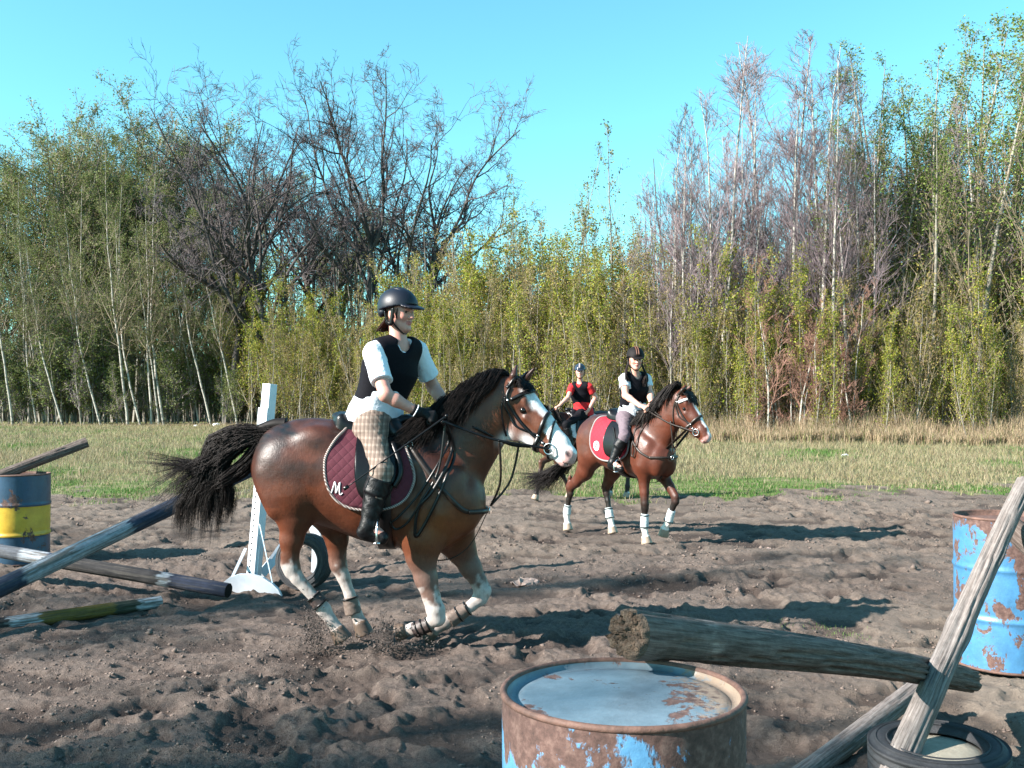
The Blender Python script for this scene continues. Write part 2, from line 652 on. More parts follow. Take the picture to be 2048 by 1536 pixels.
        for sw in (-1, 1):
            S.cone(HP(.14, .012, sw * .068), HP(.21, -.005, sw * .078), .024 * q, .020 * q, 0.02)   # brow ridge
            S.cone(HP(.24, -.062, sw * .078), HP(.36, -.055, sw * .052), .014 * q, .010 * q, 0.02)  # cheek crest
            S.ell(HP(.195, -.040, sw * .098), (.026 * q, .016 * q, .018 * q), (s.hh, s.hw, s.ht), 0.012, 'sub')
            S.ell(HP(.225, .02, sw * .095), (.05 * q, .02 * q, .03 * q), (s.hh, s.hw, s.ht), 0.02, 'sub')
            S.ell(HP(.592, -.012, sw * .056), (.024 * q, .016 * q, .012 * q), (s.hh, s.hw, s.ht), 0.008, 'sub')
            S.cone(HP(.54, -.078, sw * .056), HP(.63, -.068, sw * .03), .006, .006, 0.008, op='sub')
        S.cone(HP(.63, -.068, -.03), HP(.63, -.068, .03), .006, .006, 0.008, op='sub')
        for sw, e in zip((-1, 1), c['ears']):
            a0 = HP(.03, .01, sw * .055); a1 = HP(e[0], e[1], sw * e[2])
            mid = a0 * .5 + a1 * .5 + s.hs * s.hw * sw * .012
            S.cone(a0, mid, .032 * q, .030 * q, 0.015, s.hh, 0.75)
            S.cone(mid, a1, .030 * q, .008 * q, 0.012, s.hh, 0.75)
            fr = mid + s.hh * .025 * q
            S.cone(a0 + s.hh * .03 * q + (a1 - a0) * .15, mid + (a1 - mid) * .5 + s.hh * .02 * q, .014, .008, 0.01, op='sub')
        V, F = S.net()
        F = finish(V, F)
        s.V, s.F = V, F
        s.bvh = BVHTree.FromPolygons([tuple(v) for v in V.tolist()], [tuple(f) for f in F.tolist()])
        col = c['coat'](s, V)
        s.body = add('body', mesh_np('horse_body', V, [F], True, col), M[c.get('mat', 'coat')], s.root)
        # eyes
        for sw in (-1, 1):
            mb = MB()
            mb.ball(HP(.195, -.040, sw * .079), .0215 * q, 14, 10)
            add('eye', mb.mesh('horse_eye'), M['eye'], s.root)

    # ---- surface helpers, all in the horse's own frame
    def head_coords(s, V):
        d = (V - s.poll) / s.hs
        return d @ s.hh, d @ s.ht, d @ s.hw

    def ray(s, o, d, off=0.0):
        d = Vector(d).normalized()
        hit, n, i, _ = s.bvh.ray_cast(Vector(o), d, 3.0)
        if hit is None: return None
        return np.array(hit + n * off), np.array(n)

    def side(s, x, z, sy, off=0.004):
        """point on the flank at (x, z) of side sy"""
        return s.ray((x, sy * 1.0, z), (0, -sy, 0), off)

    def hside(s, a, t, sw, off=0.003):
        return s.ray(s.HP(a, t, sw * 0.5), -sw * s.hw, off)

    def near(s, p, off):
        """push a point out of the body"""
        hit, n, i, d = s.bvh.find_nearest(Vector(p))
        v = Vector(p) - hit
        sd = v.length * (1 if v.dot(n) > 0 else -1)
        if sd < off: return np.array(hit + n * off)
        return np.array(p)

    def path(s, f, pts, n=6, w=0.02, t=0.004, col=(1, 1, 1), mb=None):
        P_ = [f(*p) for p in pts]
        P_ = [p for p in P_ if p is not None]
        if len(P_) < 2: return
        a = catmull([p[0] for p in P_], n); b = catmull([p[1] for p in P_], n)
        mb.ribbon(a, b, w, t, col)

    def loop(s, a, t, e, mb, w=0.02, th=0.005, n=40, off=0.002, part=(0, 2 * math.pi), col=(1, 1, 1), wscale=1.0):
        """closed strap round the head through station (a, t), leaning along e in the head's own plane"""
        e = np.array(e, dtype=float); e /= np.linalg.norm(e)
        E = e[0] * s.hh + e[1] * s.ht
        c = s.HP(a, t, 0)
        full = abs(part[1] - part[0] - 2 * math.pi) < 1e-6
        pts, nor = [], []
        for i in range(n):
            al = part[0] + (part[1] - part[0]) * i / (n if full else n - 1)
            d = math.cos(al) * E + math.sin(al) * s.hw
            r = s.ray(c + d * 0.5, -d, off)
            if r is not None: pts.append(r[0]); nor.append(r[1])
        mb.ribbon(pts, nor, w, th, col, closed=full)
        return pts

    def drape(s, x0, x1, zb, zt=None, nx=40, nr=26, off=0.012, th=0.01, sides=(-1, 1), lift=None):
        """cloth or leather lying on the trunk between x0 and x1, down to zb(x)"""
        mb = MB()
        top = zt is None
        def column(x, sy):
            cz = float(np.interp(x, s.xs, s.tc))
            out = []
            for ph in np.linspace(0.0 if top else 0.05, 2.3, 60):
                d = np.array([0, sy * math.sin(ph), math.cos(ph)])
                xe = x if not top else (x0 + x1) / 2 + .03 + (x - (x0 + x1) / 2 - .03) * (.62 + .38 * float(ss(.25, 1.25, ph)))
                r = s.ray(np.array([xe, 0, cz]) + d * 1.0, -d, off)
                if r is not None: out.append(np.concatenate([r[0], d]))
            out = np.array(out)
            # arc length between top and zb
            z = out[:, 2]
            i0 = 0
            if not top:
                i0 = int(np.argmax(z < zt(x)))
            below = np.where(z[i0:] < zb(x))[0]
            i1 = i0 + (below[0] if len(below) else len(z) - 1 - i0)
            if i1 > i0:
                za, zc = z[i1 - 1], z[i1]
                f = (zb(x) - za) / (zc - za) if zc != za else 1
                out[i1] = out[i1 - 1] + (out[i1] - out[i1 - 1]) * min(max(f, 0), 1)
            q = out[i0:i1 + 1]
            L = np.concatenate([[0], np.cumsum(np.linalg.norm(np.diff(q[:, :3], axis=0), axis=1))])
            tt = np.linspace(0, L[-1], nr)
            return np.stack([np.interp(tt, L, q[:, j]) for j in range(6)], 1)
        xsn = x0 + (x1 - x0) * (0.5 - 0.5 * np.cos(np.linspace(0, math.pi, nx)))
        grids = []
        if top:
            rows = []
            for x in xsn:
                a = column(x, -1); b = column(x, 1)
                rows.append(np.concatenate([a[::-1], b[1:]]))
            grids.append(np.array(rows))
        else:
            for sy in sides:
                grids.append(np.array([column(x, sy) for x in xsn]))
        for g in grids:
            n0, n1 = g.shape[:2]
            Pn = g[:, :, :3]
            dr = g[:, :, 3:]
            # relax the radial wobble a little
            for _ in range(3):
                Q = Pn.copy()
                Q[1:-1, 1:-1] = (Pn[1:-1, 1:-1] * 2 + Pn[:-2, 1:-1] + Pn[2:, 1:-1] + Pn[1:-1, :-2] + Pn[1:-1, 2:]) / 6
                Pn = Q
            outer = Pn + dr * th
            V = np.concatenate([outer.reshape(-1, 3), Pn.reshape(-1, 3)])
            N = n0 * n1
            I = np.arange(N).reshape(n0, n1)
            F = np.stack([I[:-1, :-1], I[1:, :-1], I[1:, 1:], I[:-1, 1:]], -1).reshape(-1, 4)
            F2 = F[:, ::-1] + N
            rim = np.concatenate([I[0, :], I[1:, -1], I[-1, -2::-1], I[-2:0:-1, 0]])
            r2 = np.roll(rim, -1)
            F3 = np.stack([rim, r2, r2 + N, rim + N], 1)
            mb.put(V, np.concatenate([F, F2, F3]))
        return mb, grids


def strands(mb, roots, fn, rad, k=3, n=8):
    """fn(i) -> control points; thin tapering locks"""
    for i in range(roots):
        pts, r0, sh = fn(i)
        pts = catmull(pts, max(2, n // (len(pts) - 1)))
        t = np.linspace(0, 1, len(pts))
        r = r0 * (0.35 + 0.65 * np.minimum(1, t * 5)) * (1 - t ** 2.2 * 0.9)
        mb.tube(pts, r, k, (sh, sh, sh), cap=False)


def mane(H_, crest, n, length, back, side_sign, r0=0.006, seed=1, lift=0.02, mat='hair_black', forelock=60, fl_len=.16):
    """crest: list of (x, z) from poll to withers; locks fall to side_sign"""
    rg = random.Random(seed)
    cr = catmull([(a, b, c) for a, b, c in crest], 20)
    mb = MB()

    nl = max(8, n // 16)
    locks = [(rg.random(), rg.uniform(.65, 1.1), rg.uniform(.5, 1.3), rg.random(), rg.gauss(0, .5), rg.random(), rg.uniform(.6, 1.4)) for _ in range(nl)]

    def fn(i):
        lk_ = locks[i % nl]
        u = min(1, max(0, lk_[0] + rg.gauss(0, .012)))
        p = cr[int(u * (len(cr) - 1))] + np.array([rg.gauss(0, .006), 0, 0])
        L = length(u) * lk_[1] * rg.uniform(.85, 1.05)
        sw = side_sign if lk_[3] < .82 else -side_sign * .6
        bk = back(u) * lk_[2] * rg.uniform(.9, 1.1)
        p0 = H_.near(p + np.array([0, rg.gauss(0, .015), 0]), .002)
        p1 = p0 + np.array([-bk * .25, sw * .035, lift * rg.uniform(.4, 1.4)])
        p2 = p0 + np.array([-bk * .6 + .02 * lk_[4], sw * (.10 + .02 * rg.random()), -L * .42])
        p3 = p0 + np.array([-bk * 1.05 + rg.gauss(0, .008), sw * (.12 + .06 * lk_[5]), -L])
        pts = [p0, H_.near(p1, .012), H_.near(p2, .012 + .012 * rg.random()), H_.near(p3, .01 + .02 * rg.random())]
        return pts, r0 * rg.uniform(.6, 1.2), lk_[6] * rg.uniform(.7, 1.4)
    strands(mb, n, fn, r0, 3, 9)

    def ff(i):
        p0 = H_.HP(.0 + rg.uniform(-.02, .05), .055, rg.gauss(0, .035))
        L = fl_len * rg.uniform(.6, 1.1)
        a = rg.gauss(0, .05) + H_.c.get('fl_side', -.03)
        p0 = H_.near(p0, .004)
        p1 = H_.near(p0 + H_.hs * (L * .4 * H_.hh + .02 * H_.ht + a * .4 * H_.hw), .012)
        p2 = H_.near(p0 + H_.hs * (L * H_.hh + a * H_.hw), .008 + .01 * rg.random())
        return [p0, p1, p2], r0 * rg.uniform(.6, 1.1), rg.uniform(.6, 1.4)
    strands(mb, forelock, ff, r0, 3, 8)
    return add('mane', mb.mesh('horse_mane'), M[mat], H_.root)

# ------------------------------------------------------------------ the bay horse with the wide blaze (front)
YA = 6.43


def lp(px, py, y=0.0):
    """photo pixel -> local point of the front horse's median plane"""
    return ((px - 750) / 311, y, (1290 - py) / 311)


def L4(px, py, r, y): 
    a = lp(px, py, y)
    return (a[0], a[1], a[2], r)


def lerp3(a, b, t): return a + (b - a) * t[:, None]


def coat_a(s, V):
    x, y, z = V.T
    n = fbm(x * 6 + y * 3, z * 6 + y * 2, 5, 4)
    nf = fbm(x * 30 + y * 20, z * 30 + y * 11, 8, 3)
    red = np.array([0.090, 0.026, 0.012]); dark = np.array([0.020, 0.009, 0.0075]); tan = np.array([0.17, 0.054, 0.018])
    col = lerp3(np.tile(red, (len(V), 1)), dark[None], ss(1.02, 1.45, z + (n - .5) * .45) * (x < .45) * (.55 + .45 * nf) + ss(.42, .6, n) * .35 * (z > .9))
    chest = np.exp(-((x - .42) / .22) ** 2 - ((z - .78) / .16) ** 2)
    col = lerp3(col, tan[None], np.clip(chest * .9, 0, 1))
    col = lerp3(col, np.array([[.085, .035, .020]]), ss(.75, .5, z) * .5)
    # stockings
    white = np.array([[0.36, 0.325, 0.31]])
    wf = ss(.40, .30, z + (nf - .5) * .26 + (n - .5) * .16) * (x > .1)
    wh = ss(.56, .42, z + (nf - .5) * .3 + (n - .5) * .3 + .03) * (x <= .1)
    grey = np.array([[0.15, 0.10, 0.085]])
    col = lerp3(col, grey, np.clip(ss(.62, .45, z) * .7, 0, 1))
    col = lerp3(col, white, np.clip(wf + wh, 0, 1))
    dirt = np.array([[.11, .085, .07]])
    col = lerp3(col, dirt, np.clip(ss(.22, .02, z) * (.35 + nf), 0, .8))
    for ha, hb in s.hoofs:
        ab = hb - ha; t = ((V - ha) @ ab) / (ab @ ab)
        d = np.linalg.norm(V - (ha + np.clip(t, 0, 1)[:, None] * ab), axis=1)
        m = ((t > -.05) & (d < .09)).astype(float)
        col = lerp3(col, np.array([[.09, .065, .05]]), m)
    # head
    a, t, w = s.head_coords(V)
    head = (x > .76) & (z > 1.05) & (a > -.02) & (abs(w) < .16)
    aw = abs(w + .004) + (nf - .5) * .012
    wd = .056 + .016 * ss(.3, .12, a) - .008 * ss(.2, .3, a) + .05 * ss(.34, .50, a)
    blaze = ss(.012, -.006, aw - wd) * (t > -.035 - .05 * ss(.4, .5, a)) * ss(.065, .10, a + (nf - .5) * .03)
    muz = ss(.465, .50, a + (nf - .5) * .04 + .35 * (t + .03))
    jaw = np.exp(-((a - .36) / .05) ** 2 - ((t + .165) / .045) ** 2) * 1.3 + np.exp(-((a - .245) / .03) ** 2 - ((t + .245) / .05) ** 2) * 1.2
    wm = np.clip(np.maximum(np.maximum(blaze, muz), jaw * (abs(w) > .01)), 0, 1) * head
    hb_ = np.array([.105, .034, .015])
    face = head & (t < .1)
    col = lerp3(col, hb_[None], face * .75)
    dk = 1.3 * np.exp(-((a - .20) / .05) ** 2 - ((t + .035) / .035) ** 2) * head
    col = lerp3(col, np.array([[.05, .02, .015]]), np.clip(dk * .7, 0, 1))
    col = lerp3(col, np.array([[.60, .60, .61]]), wm)
    pink = np.clip(ss(.555, .60, a + (nf - .5) * .05) * (t < .015) , 0, 1) * head
    col = lerp3(col, np.array([[.42, .21, .19]]), pink * .8)
    nos = np.exp(-((a - .594) / .020) ** 2 - ((t + .016) / .014) ** 2 - ((abs(w) - .05) / .02) ** 2) * 1.8 * head
    col = lerp3(col, np.array([[.06, .035, .035]]), np.clip(nos, 0, 1))
    ear = (a < .03) & (t > .03) & (x > .8) & (z > 1.6)
    col = lerp3(col, np.array([[.035, .015, .012]]), (ear & (abs(w) > .02)) * .8)
    return col


torsoA = [(-.79, 1.17, 1.10, .03), (-.76, 1.28, .98, .12), (-.70, 1.375, .90, .18), (-.62, 1.415, .86, .215), (-.50, 1.447, .83, .24), (-.38, 1.455, .78, .255),
          (-.25, 1.44, .735, .265), (-.10, 1.40, .675, .278), (.05, 1.37, .64, .28), (.20, 1.36, .615, .268), (.35, 1.355, .60, .24),
          (.46, 1.30, .62, .21), (.56, 1.20, .68, .17), (.64, 1.08, .76, .12), (.70, .98, .85, .04)]

cfgA = dict(
    loc=(P(750, 1290, YA).x, YA, P(750, 1290, YA).z), rz=0, h=0.0085, torso=torsoA,
    label='brown horse with a wide white blaze and long black tail, cantering in front', coat=coat_a,
    poll=(.876, 0, 1.672), head_down=47, head_yaw=-20, hs=1.0,
    neck=[(.36, 0, 1.10, .28), (.50, 0, 1.225, .235), (.62, 0, 1.365, .195), (.73, -.01, 1.485, .165), (.82, -.02, 1.575, .14)], neck_fl=.50,
    ears=[(-.05, .12, .062), (.015, .165, .062)], fl_side=-.05,
    legs=[
        dict(pts=[L4(575, 935, .17, -.09), L4(594, 990, .15, -.12), L4(598, 1035, .10, -.13), L4(592, 1075, .070, -.13), L4(589, 1105, .055, -.13), L4(592, 1128, .052, -.13),
                  L4(603, 1150, .041, -.13), L4(640, 1192, .035, -.125), L4(654, 1211, .046, -.12), L4(668, 1232, .036, -.12), L4(680, 1248, .040, -.12)],
             hoof=[lp(680, 1249, -.12), lp(694, 1272, -.12)], hock=lp(580, 1122, -.13)),
        dict(pts=[L4(610, 960, .16, .09), L4(640, 1015, .13, .12), L4(658, 1050, .10, .13), L4(666, 1085, .072, .13), L4(667, 1110, .058, .13), L4(670, 1138, .054, .13),
                  L4(680, 1162, .042, .13), L4(693, 1198, .035, .13), L4(699, 1219, .045, .13), L4(707, 1238, .036, .13), L4(713, 1251, .042, .13)],
             hoof=[lp(714, 1252, .13), lp(724, 1279, .13)], hock=lp(660, 1128, .13)),
        dict(pts=[L4(862, 1020, .15, -.10), L4(848, 1075, .115, -.13), L4(846, 1110, .090, -.14), L4(855, 1150, .068, -.14), L4(865, 1185, .056, -.14), L4(874, 1212, .058, -.14),
                  L4(877, 1228, .050, -.14), L4(862, 1238, .036, -.12), L4(842, 1249, .034, -.09), L4(828, 1254, .042, -.07), L4(817, 1256, .034, -.06)],
             hoof=[lp(815, 1256, -.06), lp(796, 1262, -.04)]),
        dict(pts=[L4(890, 1030, .15, .09), L4(905, 1078, .12, .12), L4(920, 1108, .090, .13), L4(938, 1142, .068, .13), L4(954, 1170, .055, .13), L4(963, 1190, .055, .13),
                  L4(958, 1205, .048, .13), L4(940, 1220, .036, .12), L4(908, 1240, .034, .10), L4(888, 1252, .043, .09), L4(868, 1265, .034, .08)],
             hoof=[lp(866, 1266, .08), lp(845, 1280, .08)]),
    ])
HA = Horse(cfgA)
wA = lambda p: HA.Mi @ p            # world -> local

mane(HA, [(.86, 0, 1.72), (.74, 0, 1.68), (.62, 0, 1.60), (.50, 0, 1.49), (.40, 0, 1.40), (.34, 0, 1.37)], 1900,
     lambda u: .15 + .13 * math.sin(math.pi * min(1, u * 1.1)), lambda u: .18 + .08 * u, -1, .0027, 4, .035, 'hair_black', 520, .11)


def tail_mesh(H_, n, fn, dock, seed, r0):
    mb = MB()
    pts = catmull(dock[0], 6)
    mb.tube(pts, np.linspace(dock[1], dock[2], len(pts)), 10, (.8, .8, .8))
    strands(mb, n, fn, r0, 3, 14)
    return add('tail', mb.mesh('horse_tail'), M['hair_black'], H_.root)


rg = random.Random(11)
TL = [[rg.random() for _ in range(8)] for _ in range(120)]


def tailA(i):
    T_ = TL[i % 120]
    jt = lambda v, s: min(1, max(0, v + rg.gauss(0, s)))
    u = jt(T_[0], .02)
    q = jt(T_[1], .02)
    r0 = lp(556 - 45 * rg.random(), 858 + 22 * u + rg.gauss(0, 3), rg.gauss(0, .03))
    w = int(T_[7] * 10)
    yj = lambda k: rg.gauss(0, k)
    if w < 5:                                                # the falling mass
        ex = 350 + 112 * jt(T_[2], .02); ey = 1094 - .0062 * (ex - 410) ** 2 - 120 * jt(T_[3], .06) ** 1.5
        p = [lp(500 - 25 * q + rg.gauss(0, 3), 855 + 40 * u + rg.gauss(0, 3), yj(.03)),
             lp(452 - 25 * q + (ex - 405) * .25, 872 + 55 * u + rg.gauss(0, 3), yj(.04)),
             lp(422 + (ex - 405) * .55 + rg.gauss(0, 3), 945 + 30 * u + rg.gauss(0, 4), yj(.04)),
             lp(ex + 6 + 8 * (T_[4] - .5) + rg.gauss(0, 2), 1010 + rg.gauss(0, 4), yj(.04)), lp(ex + 10 * (T_[5] - .5), ey, yj(.04))]
        r = rg.uniform(.0012, .0026)
    elif w < 7:                                              # back contour hair over the buttock
        ex = 395 + 75 * jt(T_[2], .02); ey = 1000 + 60 * jt(T_[3], .08)
        p = [lp(525 - 20 * q, 880 + 45 * u, yj(.03)), lp(500 - 25 * q, 915 + 40 * u, yj(.04)), lp(455 - 10 * q, 950 + 25 * u, yj(.05)), lp(ex, 985 + rg.gauss(0, 8), yj(.05)), lp(ex - 8, ey, yj(.05))]
        r = rg.uniform(.0012, .0026)
    else:                                                    # wisps blown behind
        ex = 262 + 112 * jt(T_[2], .05); ey = 900 + jt(T_[3], .03) * 122 + (ex - 300) * .1
        p = [lp(490, 868 + 30 * u, yj(.03)), lp(440, 900 + 40 * u, yj(.04)), lp(400, 915 + 45 * u, yj(.05)), lp((ex + 400) / 2, (ey + 925 + 20 * u) / 2 - 10 * q, yj(.06)), lp(ex, ey, yj(.08))]
        r = rg.uniform(.0010, .0024)
    return [r0] + p, r, rg.uniform(.5, 1.9)


tail_mesh(HA, 2600, tailA, ([lp(572, 852), lp(548, 852), lp(515, 862), lp(480, 880)], .05, .02), 1, .006)

# ------------------------------------------------------------------ coats of the two far horses


def coat_generic(base, top, leg, socks, blaze_w, dark_leg=.62):
    def f(s, V):
        x, y, z = V.T
        n = fbm(x * 5 + y * 3, z * 5 + y * 2, 15, 4)
        nf = fbm(x * 30 + y * 20, z * 30 + y * 11, 18, 3)
        col = lerp3(np.tile(np.array(base), (len(V), 1)), np.array([top]), ss(1.0, 1.42, z + (n - .5) * .3) * .8 * (x < .5))
        isleg = (z < dark_leg + .1) & ((abs(y) > .03))
        col = lerp3(col, np.array([leg]), ss(dark_leg, dark_leg - .22, z + (n - .5) * .1))
        col = lerp3(col, np.array([[.66, .63, .60]]), ss(socks + .015, socks - .015, z + (nf - .5) * .05))
        a, t, w = s.head_coords(V)
        head = (x > .7) & (z > 1.0) & (a > .05) & (abs(w) < .14)
        bl = ss(.010, -.004, abs(w) + (nf - .5) * .012 - blaze_w(a)) * (t > -.04)
        col = lerp3(col, np.array([[.78, .77, .77]]), bl * head)
        muz = ss(.57, .60, a) * head * (blaze_w(.5) > 0)
        col = lerp3(col, np.array([[.42, .25, .23]]), muz * .7)
        for ha, hb in s.hoofs:
            ab = hb - ha; t2 = ((V - ha) @ ab) / (ab @ ab)
            d = np.linalg.norm(V - (ha + np.clip(t2, 0, 1)[:, None] * ab), axis=1)
            col = lerp3(col, np.array([[.28, .22, .17]]), ((t2 > .1) & (d < .09)).astype(float))
        return col
    return f


torsoB = [(-.79, 1.19, 1.12, .03), (-.76, 1.28, 1.0, .12), (-.70, 1.36, .93, .18), (-.62, 1.40, .89, .215), (-.50, 1.425, .85, .24), (-.38, 1.43, .81, .25),
          (-.25, 1.41, .77, .262), (-.10, 1.375, .735, .272), (.05, 1.36, .72, .27), (.20, 1.365, .71, .255), (.35, 1.375, .70, .225),
          (.46, 1.33, .71, .20), (.56, 1.23, .77, .16), (.64, 1.12, .85, .115), (.70, 1.02, .92, .04)]


def fore(y, knee, fet, hoof, el=(.41, .80), kr=.05):
    return dict(pts=[(.42, y * .8, 1.0, .13), (el[0], y, el[1] + .06, .105), (el[0], y, el[1] - .04, .082), (el[0] + (knee[0] - el[0]) * .6, y, el[1] + (knee[1] - el[1]) * .6, .058),
                     (knee[0], y, knee[1] + .02, kr), (knee[0], y, knee[1] - .03, kr * .92), (knee[0] + (fet[0] - knee[0]) * .35, y, knee[1] + (fet[1] - knee[1]) * .35, .034),
                     (knee[0] + (fet[0] - knee[0]) * .85, y, knee[1] + (fet[1] - knee[1]) * .85, .033), (fet[0], y, fet[1], .043), ((fet[0] + hoof[0][0]) / 2, y, (fet[1] + hoof[0][1]) / 2, .034), (hoof[0][0], y, hoof[0][1], .04)],
                hoof=[(hoof[0][0], y, hoof[0][1]), (hoof[1][0], y, hoof[1][1])])


def hind(y, stifle, hock, fet, hoof, hip=(-.55, 1.12)):
    return dict(pts=[(hip[0], y * .75, hip[1], .18), (stifle[0] - .04, y, stifle[1] + .06, .155), (stifle[0] + (hock[0] - stifle[0]) * .35, y, stifle[1] + (hock[1] - stifle[1]) * .35, .105),
                     (stifle[0] + (hock[0] - stifle[0]) * .72, y, stifle[1] + (hock[1] - stifle[1]) * .72, .066), (hock[0], y, hock[1] + .02, .054), (hock[0] + .005, y, hock[1] - .05, .045),
                     (hock[0] + (fet[0] - hock[0]) * .4, y, hock[1] + (fet[1] - hock[1]) * .4, .036), (hock[0] + (fet[0] - hock[0]) * .85, y, hock[1] + (fet[1] - hock[1]) * .85, .035),
                     (fet[0], y, fet[1], .045), ((fet[0] + hoof[0][0]) / 2, y, (fet[1] + hoof[0][1]) / 2, .035), (hoof[0][0], y, hoof[0][1], .041)],
                hoof=[(hoof[0][0], y, hoof[0][1]), (hoof[1][0], y, hoof[1][1])], hock=(hock[0] - .04, y, hock[1] + .03))


TH_B = math.radians(-56)
cfgB = dict(
    loc=(1.335, 11.5, 0), rz=TH_B, h=0.0105, torso=torsoB,
    label='bay horse with a narrow white stripe on its face, walking under the red saddle pad',
    coat=coat_generic((.075, .020, .010), (.034, .011, .008), (.011, .008, .007), .27, lambda a: .012 + .012 * (a > .12) * (a < .5) + .022 * ss(.5, .6, a) if isinstance(a, float) else .012 + .012 * ((a > .12) & (a < .5)) + .022 * ss(.5, .6, a)),
    poll=(.85, .02, 1.665), head_down=55, head_yaw=20, hs=.95,
    neck=[(.37, 0, 1.12, .27), (.50, 0, 1.24, .225), (.61, 0, 1.36, .19), (.71, .005, 1.47, .165), (.79, .01, 1.565, .14)], neck_fl=.52,
    ears=[(-.02, .13, .065), (-.02, .13, .065)], fl_side=.02,
    legs=[fore(-.13, (.43, .42), (.42, .18), ((.44, .085), (.465, 0))),
          fore(.13, (.64, .50), (.53, .24), ((.47, .165), (.44, .07)), el=(.43, .80)),
          hind(-.13, (-.48, .88), (-.93, .50), (-1.0, .19), ((-.99, .09), (-.97, 0))),
          hind(.13, (-.36, .88), (-.56, .52), (-.48, .18), ((-.455, .085), (-.43, 0)))])
HB = Horse(cfgB)
mane(HB, [(.85, 0, 1.74), (.74, 0, 1.67), (.62, 0, 1.58), (.50, 0, 1.48), (.40, 0, 1.42), (.34, 0, 1.39)], 900,
     lambda u: .15 + .11 * math.sin(math.pi * min(1, u * 1.1)), lambda u: .08, -1, .005, 5, .04, 'hair_black', 300, .19)
rgb_ = random.Random(21)


def tailB(i):
    g = rgb_
    u = g.random()
    ex = -1.56 + g.gauss(0, .13); ez = .40 + g.random() * .25 - .25 * (ex + 1.56)
    return [(-.76 - .02 * g.random(), g.gauss(0, .02), 1.26 - .05 * u), (-.86 - .03 * u, g.gauss(0, .03), 1.12 - .06 * u), (-1.02 - .05 * u, .0 + g.gauss(0, .05), .92 - .06 * u),
            (-1.30 + (ex + 1.56) * .5, g.gauss(-.10, .07), .68), (ex, g.gauss(-.22, .10), ez)], g.uniform(.0025, .0055), g.uniform(.6, 1.6)


tail_mesh(HB, 900, tailB, ([(-.72, 0, 1.31), (-.79, 0, 1.27), (-.86, 0, 1.16), (-.93, 0, 1.05)], .04, .015), 2, .006)

cfgC = dict(
    loc=(1.08, 16.2, 0), rz=math.radians(180 + 25), h=0.014, torso=torsoB,
    label='dark brown horse turned to the left, half hidden behind the front horse\'s head',
    coat=coat_generic((.055, .022, .012), (.035, .014, .010), (.014, .009, .008), .09, lambda a: 0.0 * a - .02),
    poll=(.98, 0, 1.52), head_down=50, head_yaw=0, hs=.95, mat='coat_dull',
    neck=[(.37, 0, 1.10, .27), (.52, 0, 1.19, .22), (.66, 0, 1.28, .18), (.78, 0, 1.36, .155), (.90, 0, 1.43, .13)], neck_fl=.52,
    ears=[(-.02, .13, .065), (-.02, .13, .065)],
    legs=[fore(-.13, (.26, .44), (.12, .2), ((.10, .10), (.12, .01)), el=(.38, .80)),
          fore(.13, (.74, .60), (.80, .25), ((.83, .12), (.86, .035)), el=(.44, .80)),
          hind(-.13, (-.40, .88), (-.72, .50), (-.68, .18), ((-.66, .085), (-.64, 0))),
          hind(.13, (-.46, .88), (-.86, .52), (-.84, .19), ((-.83, .09), (-.81, 0)))])
HC = Horse(cfgC)
mane(HC, [(.96, 0, 1.60), (.80, 0, 1.52), (.62, 0, 1.44), (.50, 0, 1.40), (.40, 0, 1.38)], 200,
     lambda u: .2, lambda u: .04, 1, .009, 6, .03, 'hair_black', 50, .14)
rgc = random.Random(31)


def tailC(i):
    g = rgc
    return [(-.77, g.gauss(0, .02), 1.25), (-.86, g.gauss(0, .03), 1.1), (-.90, g.gauss(0, .05), .8), (-.9 + g.gauss(0, .05), g.gauss(0, .06), .5)], g.uniform(.004, .008), g.uniform(.6, 1.5)


tail_mesh(HC, 120, tailC, ([(-.72, 0, 1.31), (-.79, 0, 1.27), (-.86, 0, 1.1)], .04, .02), 2, .006)


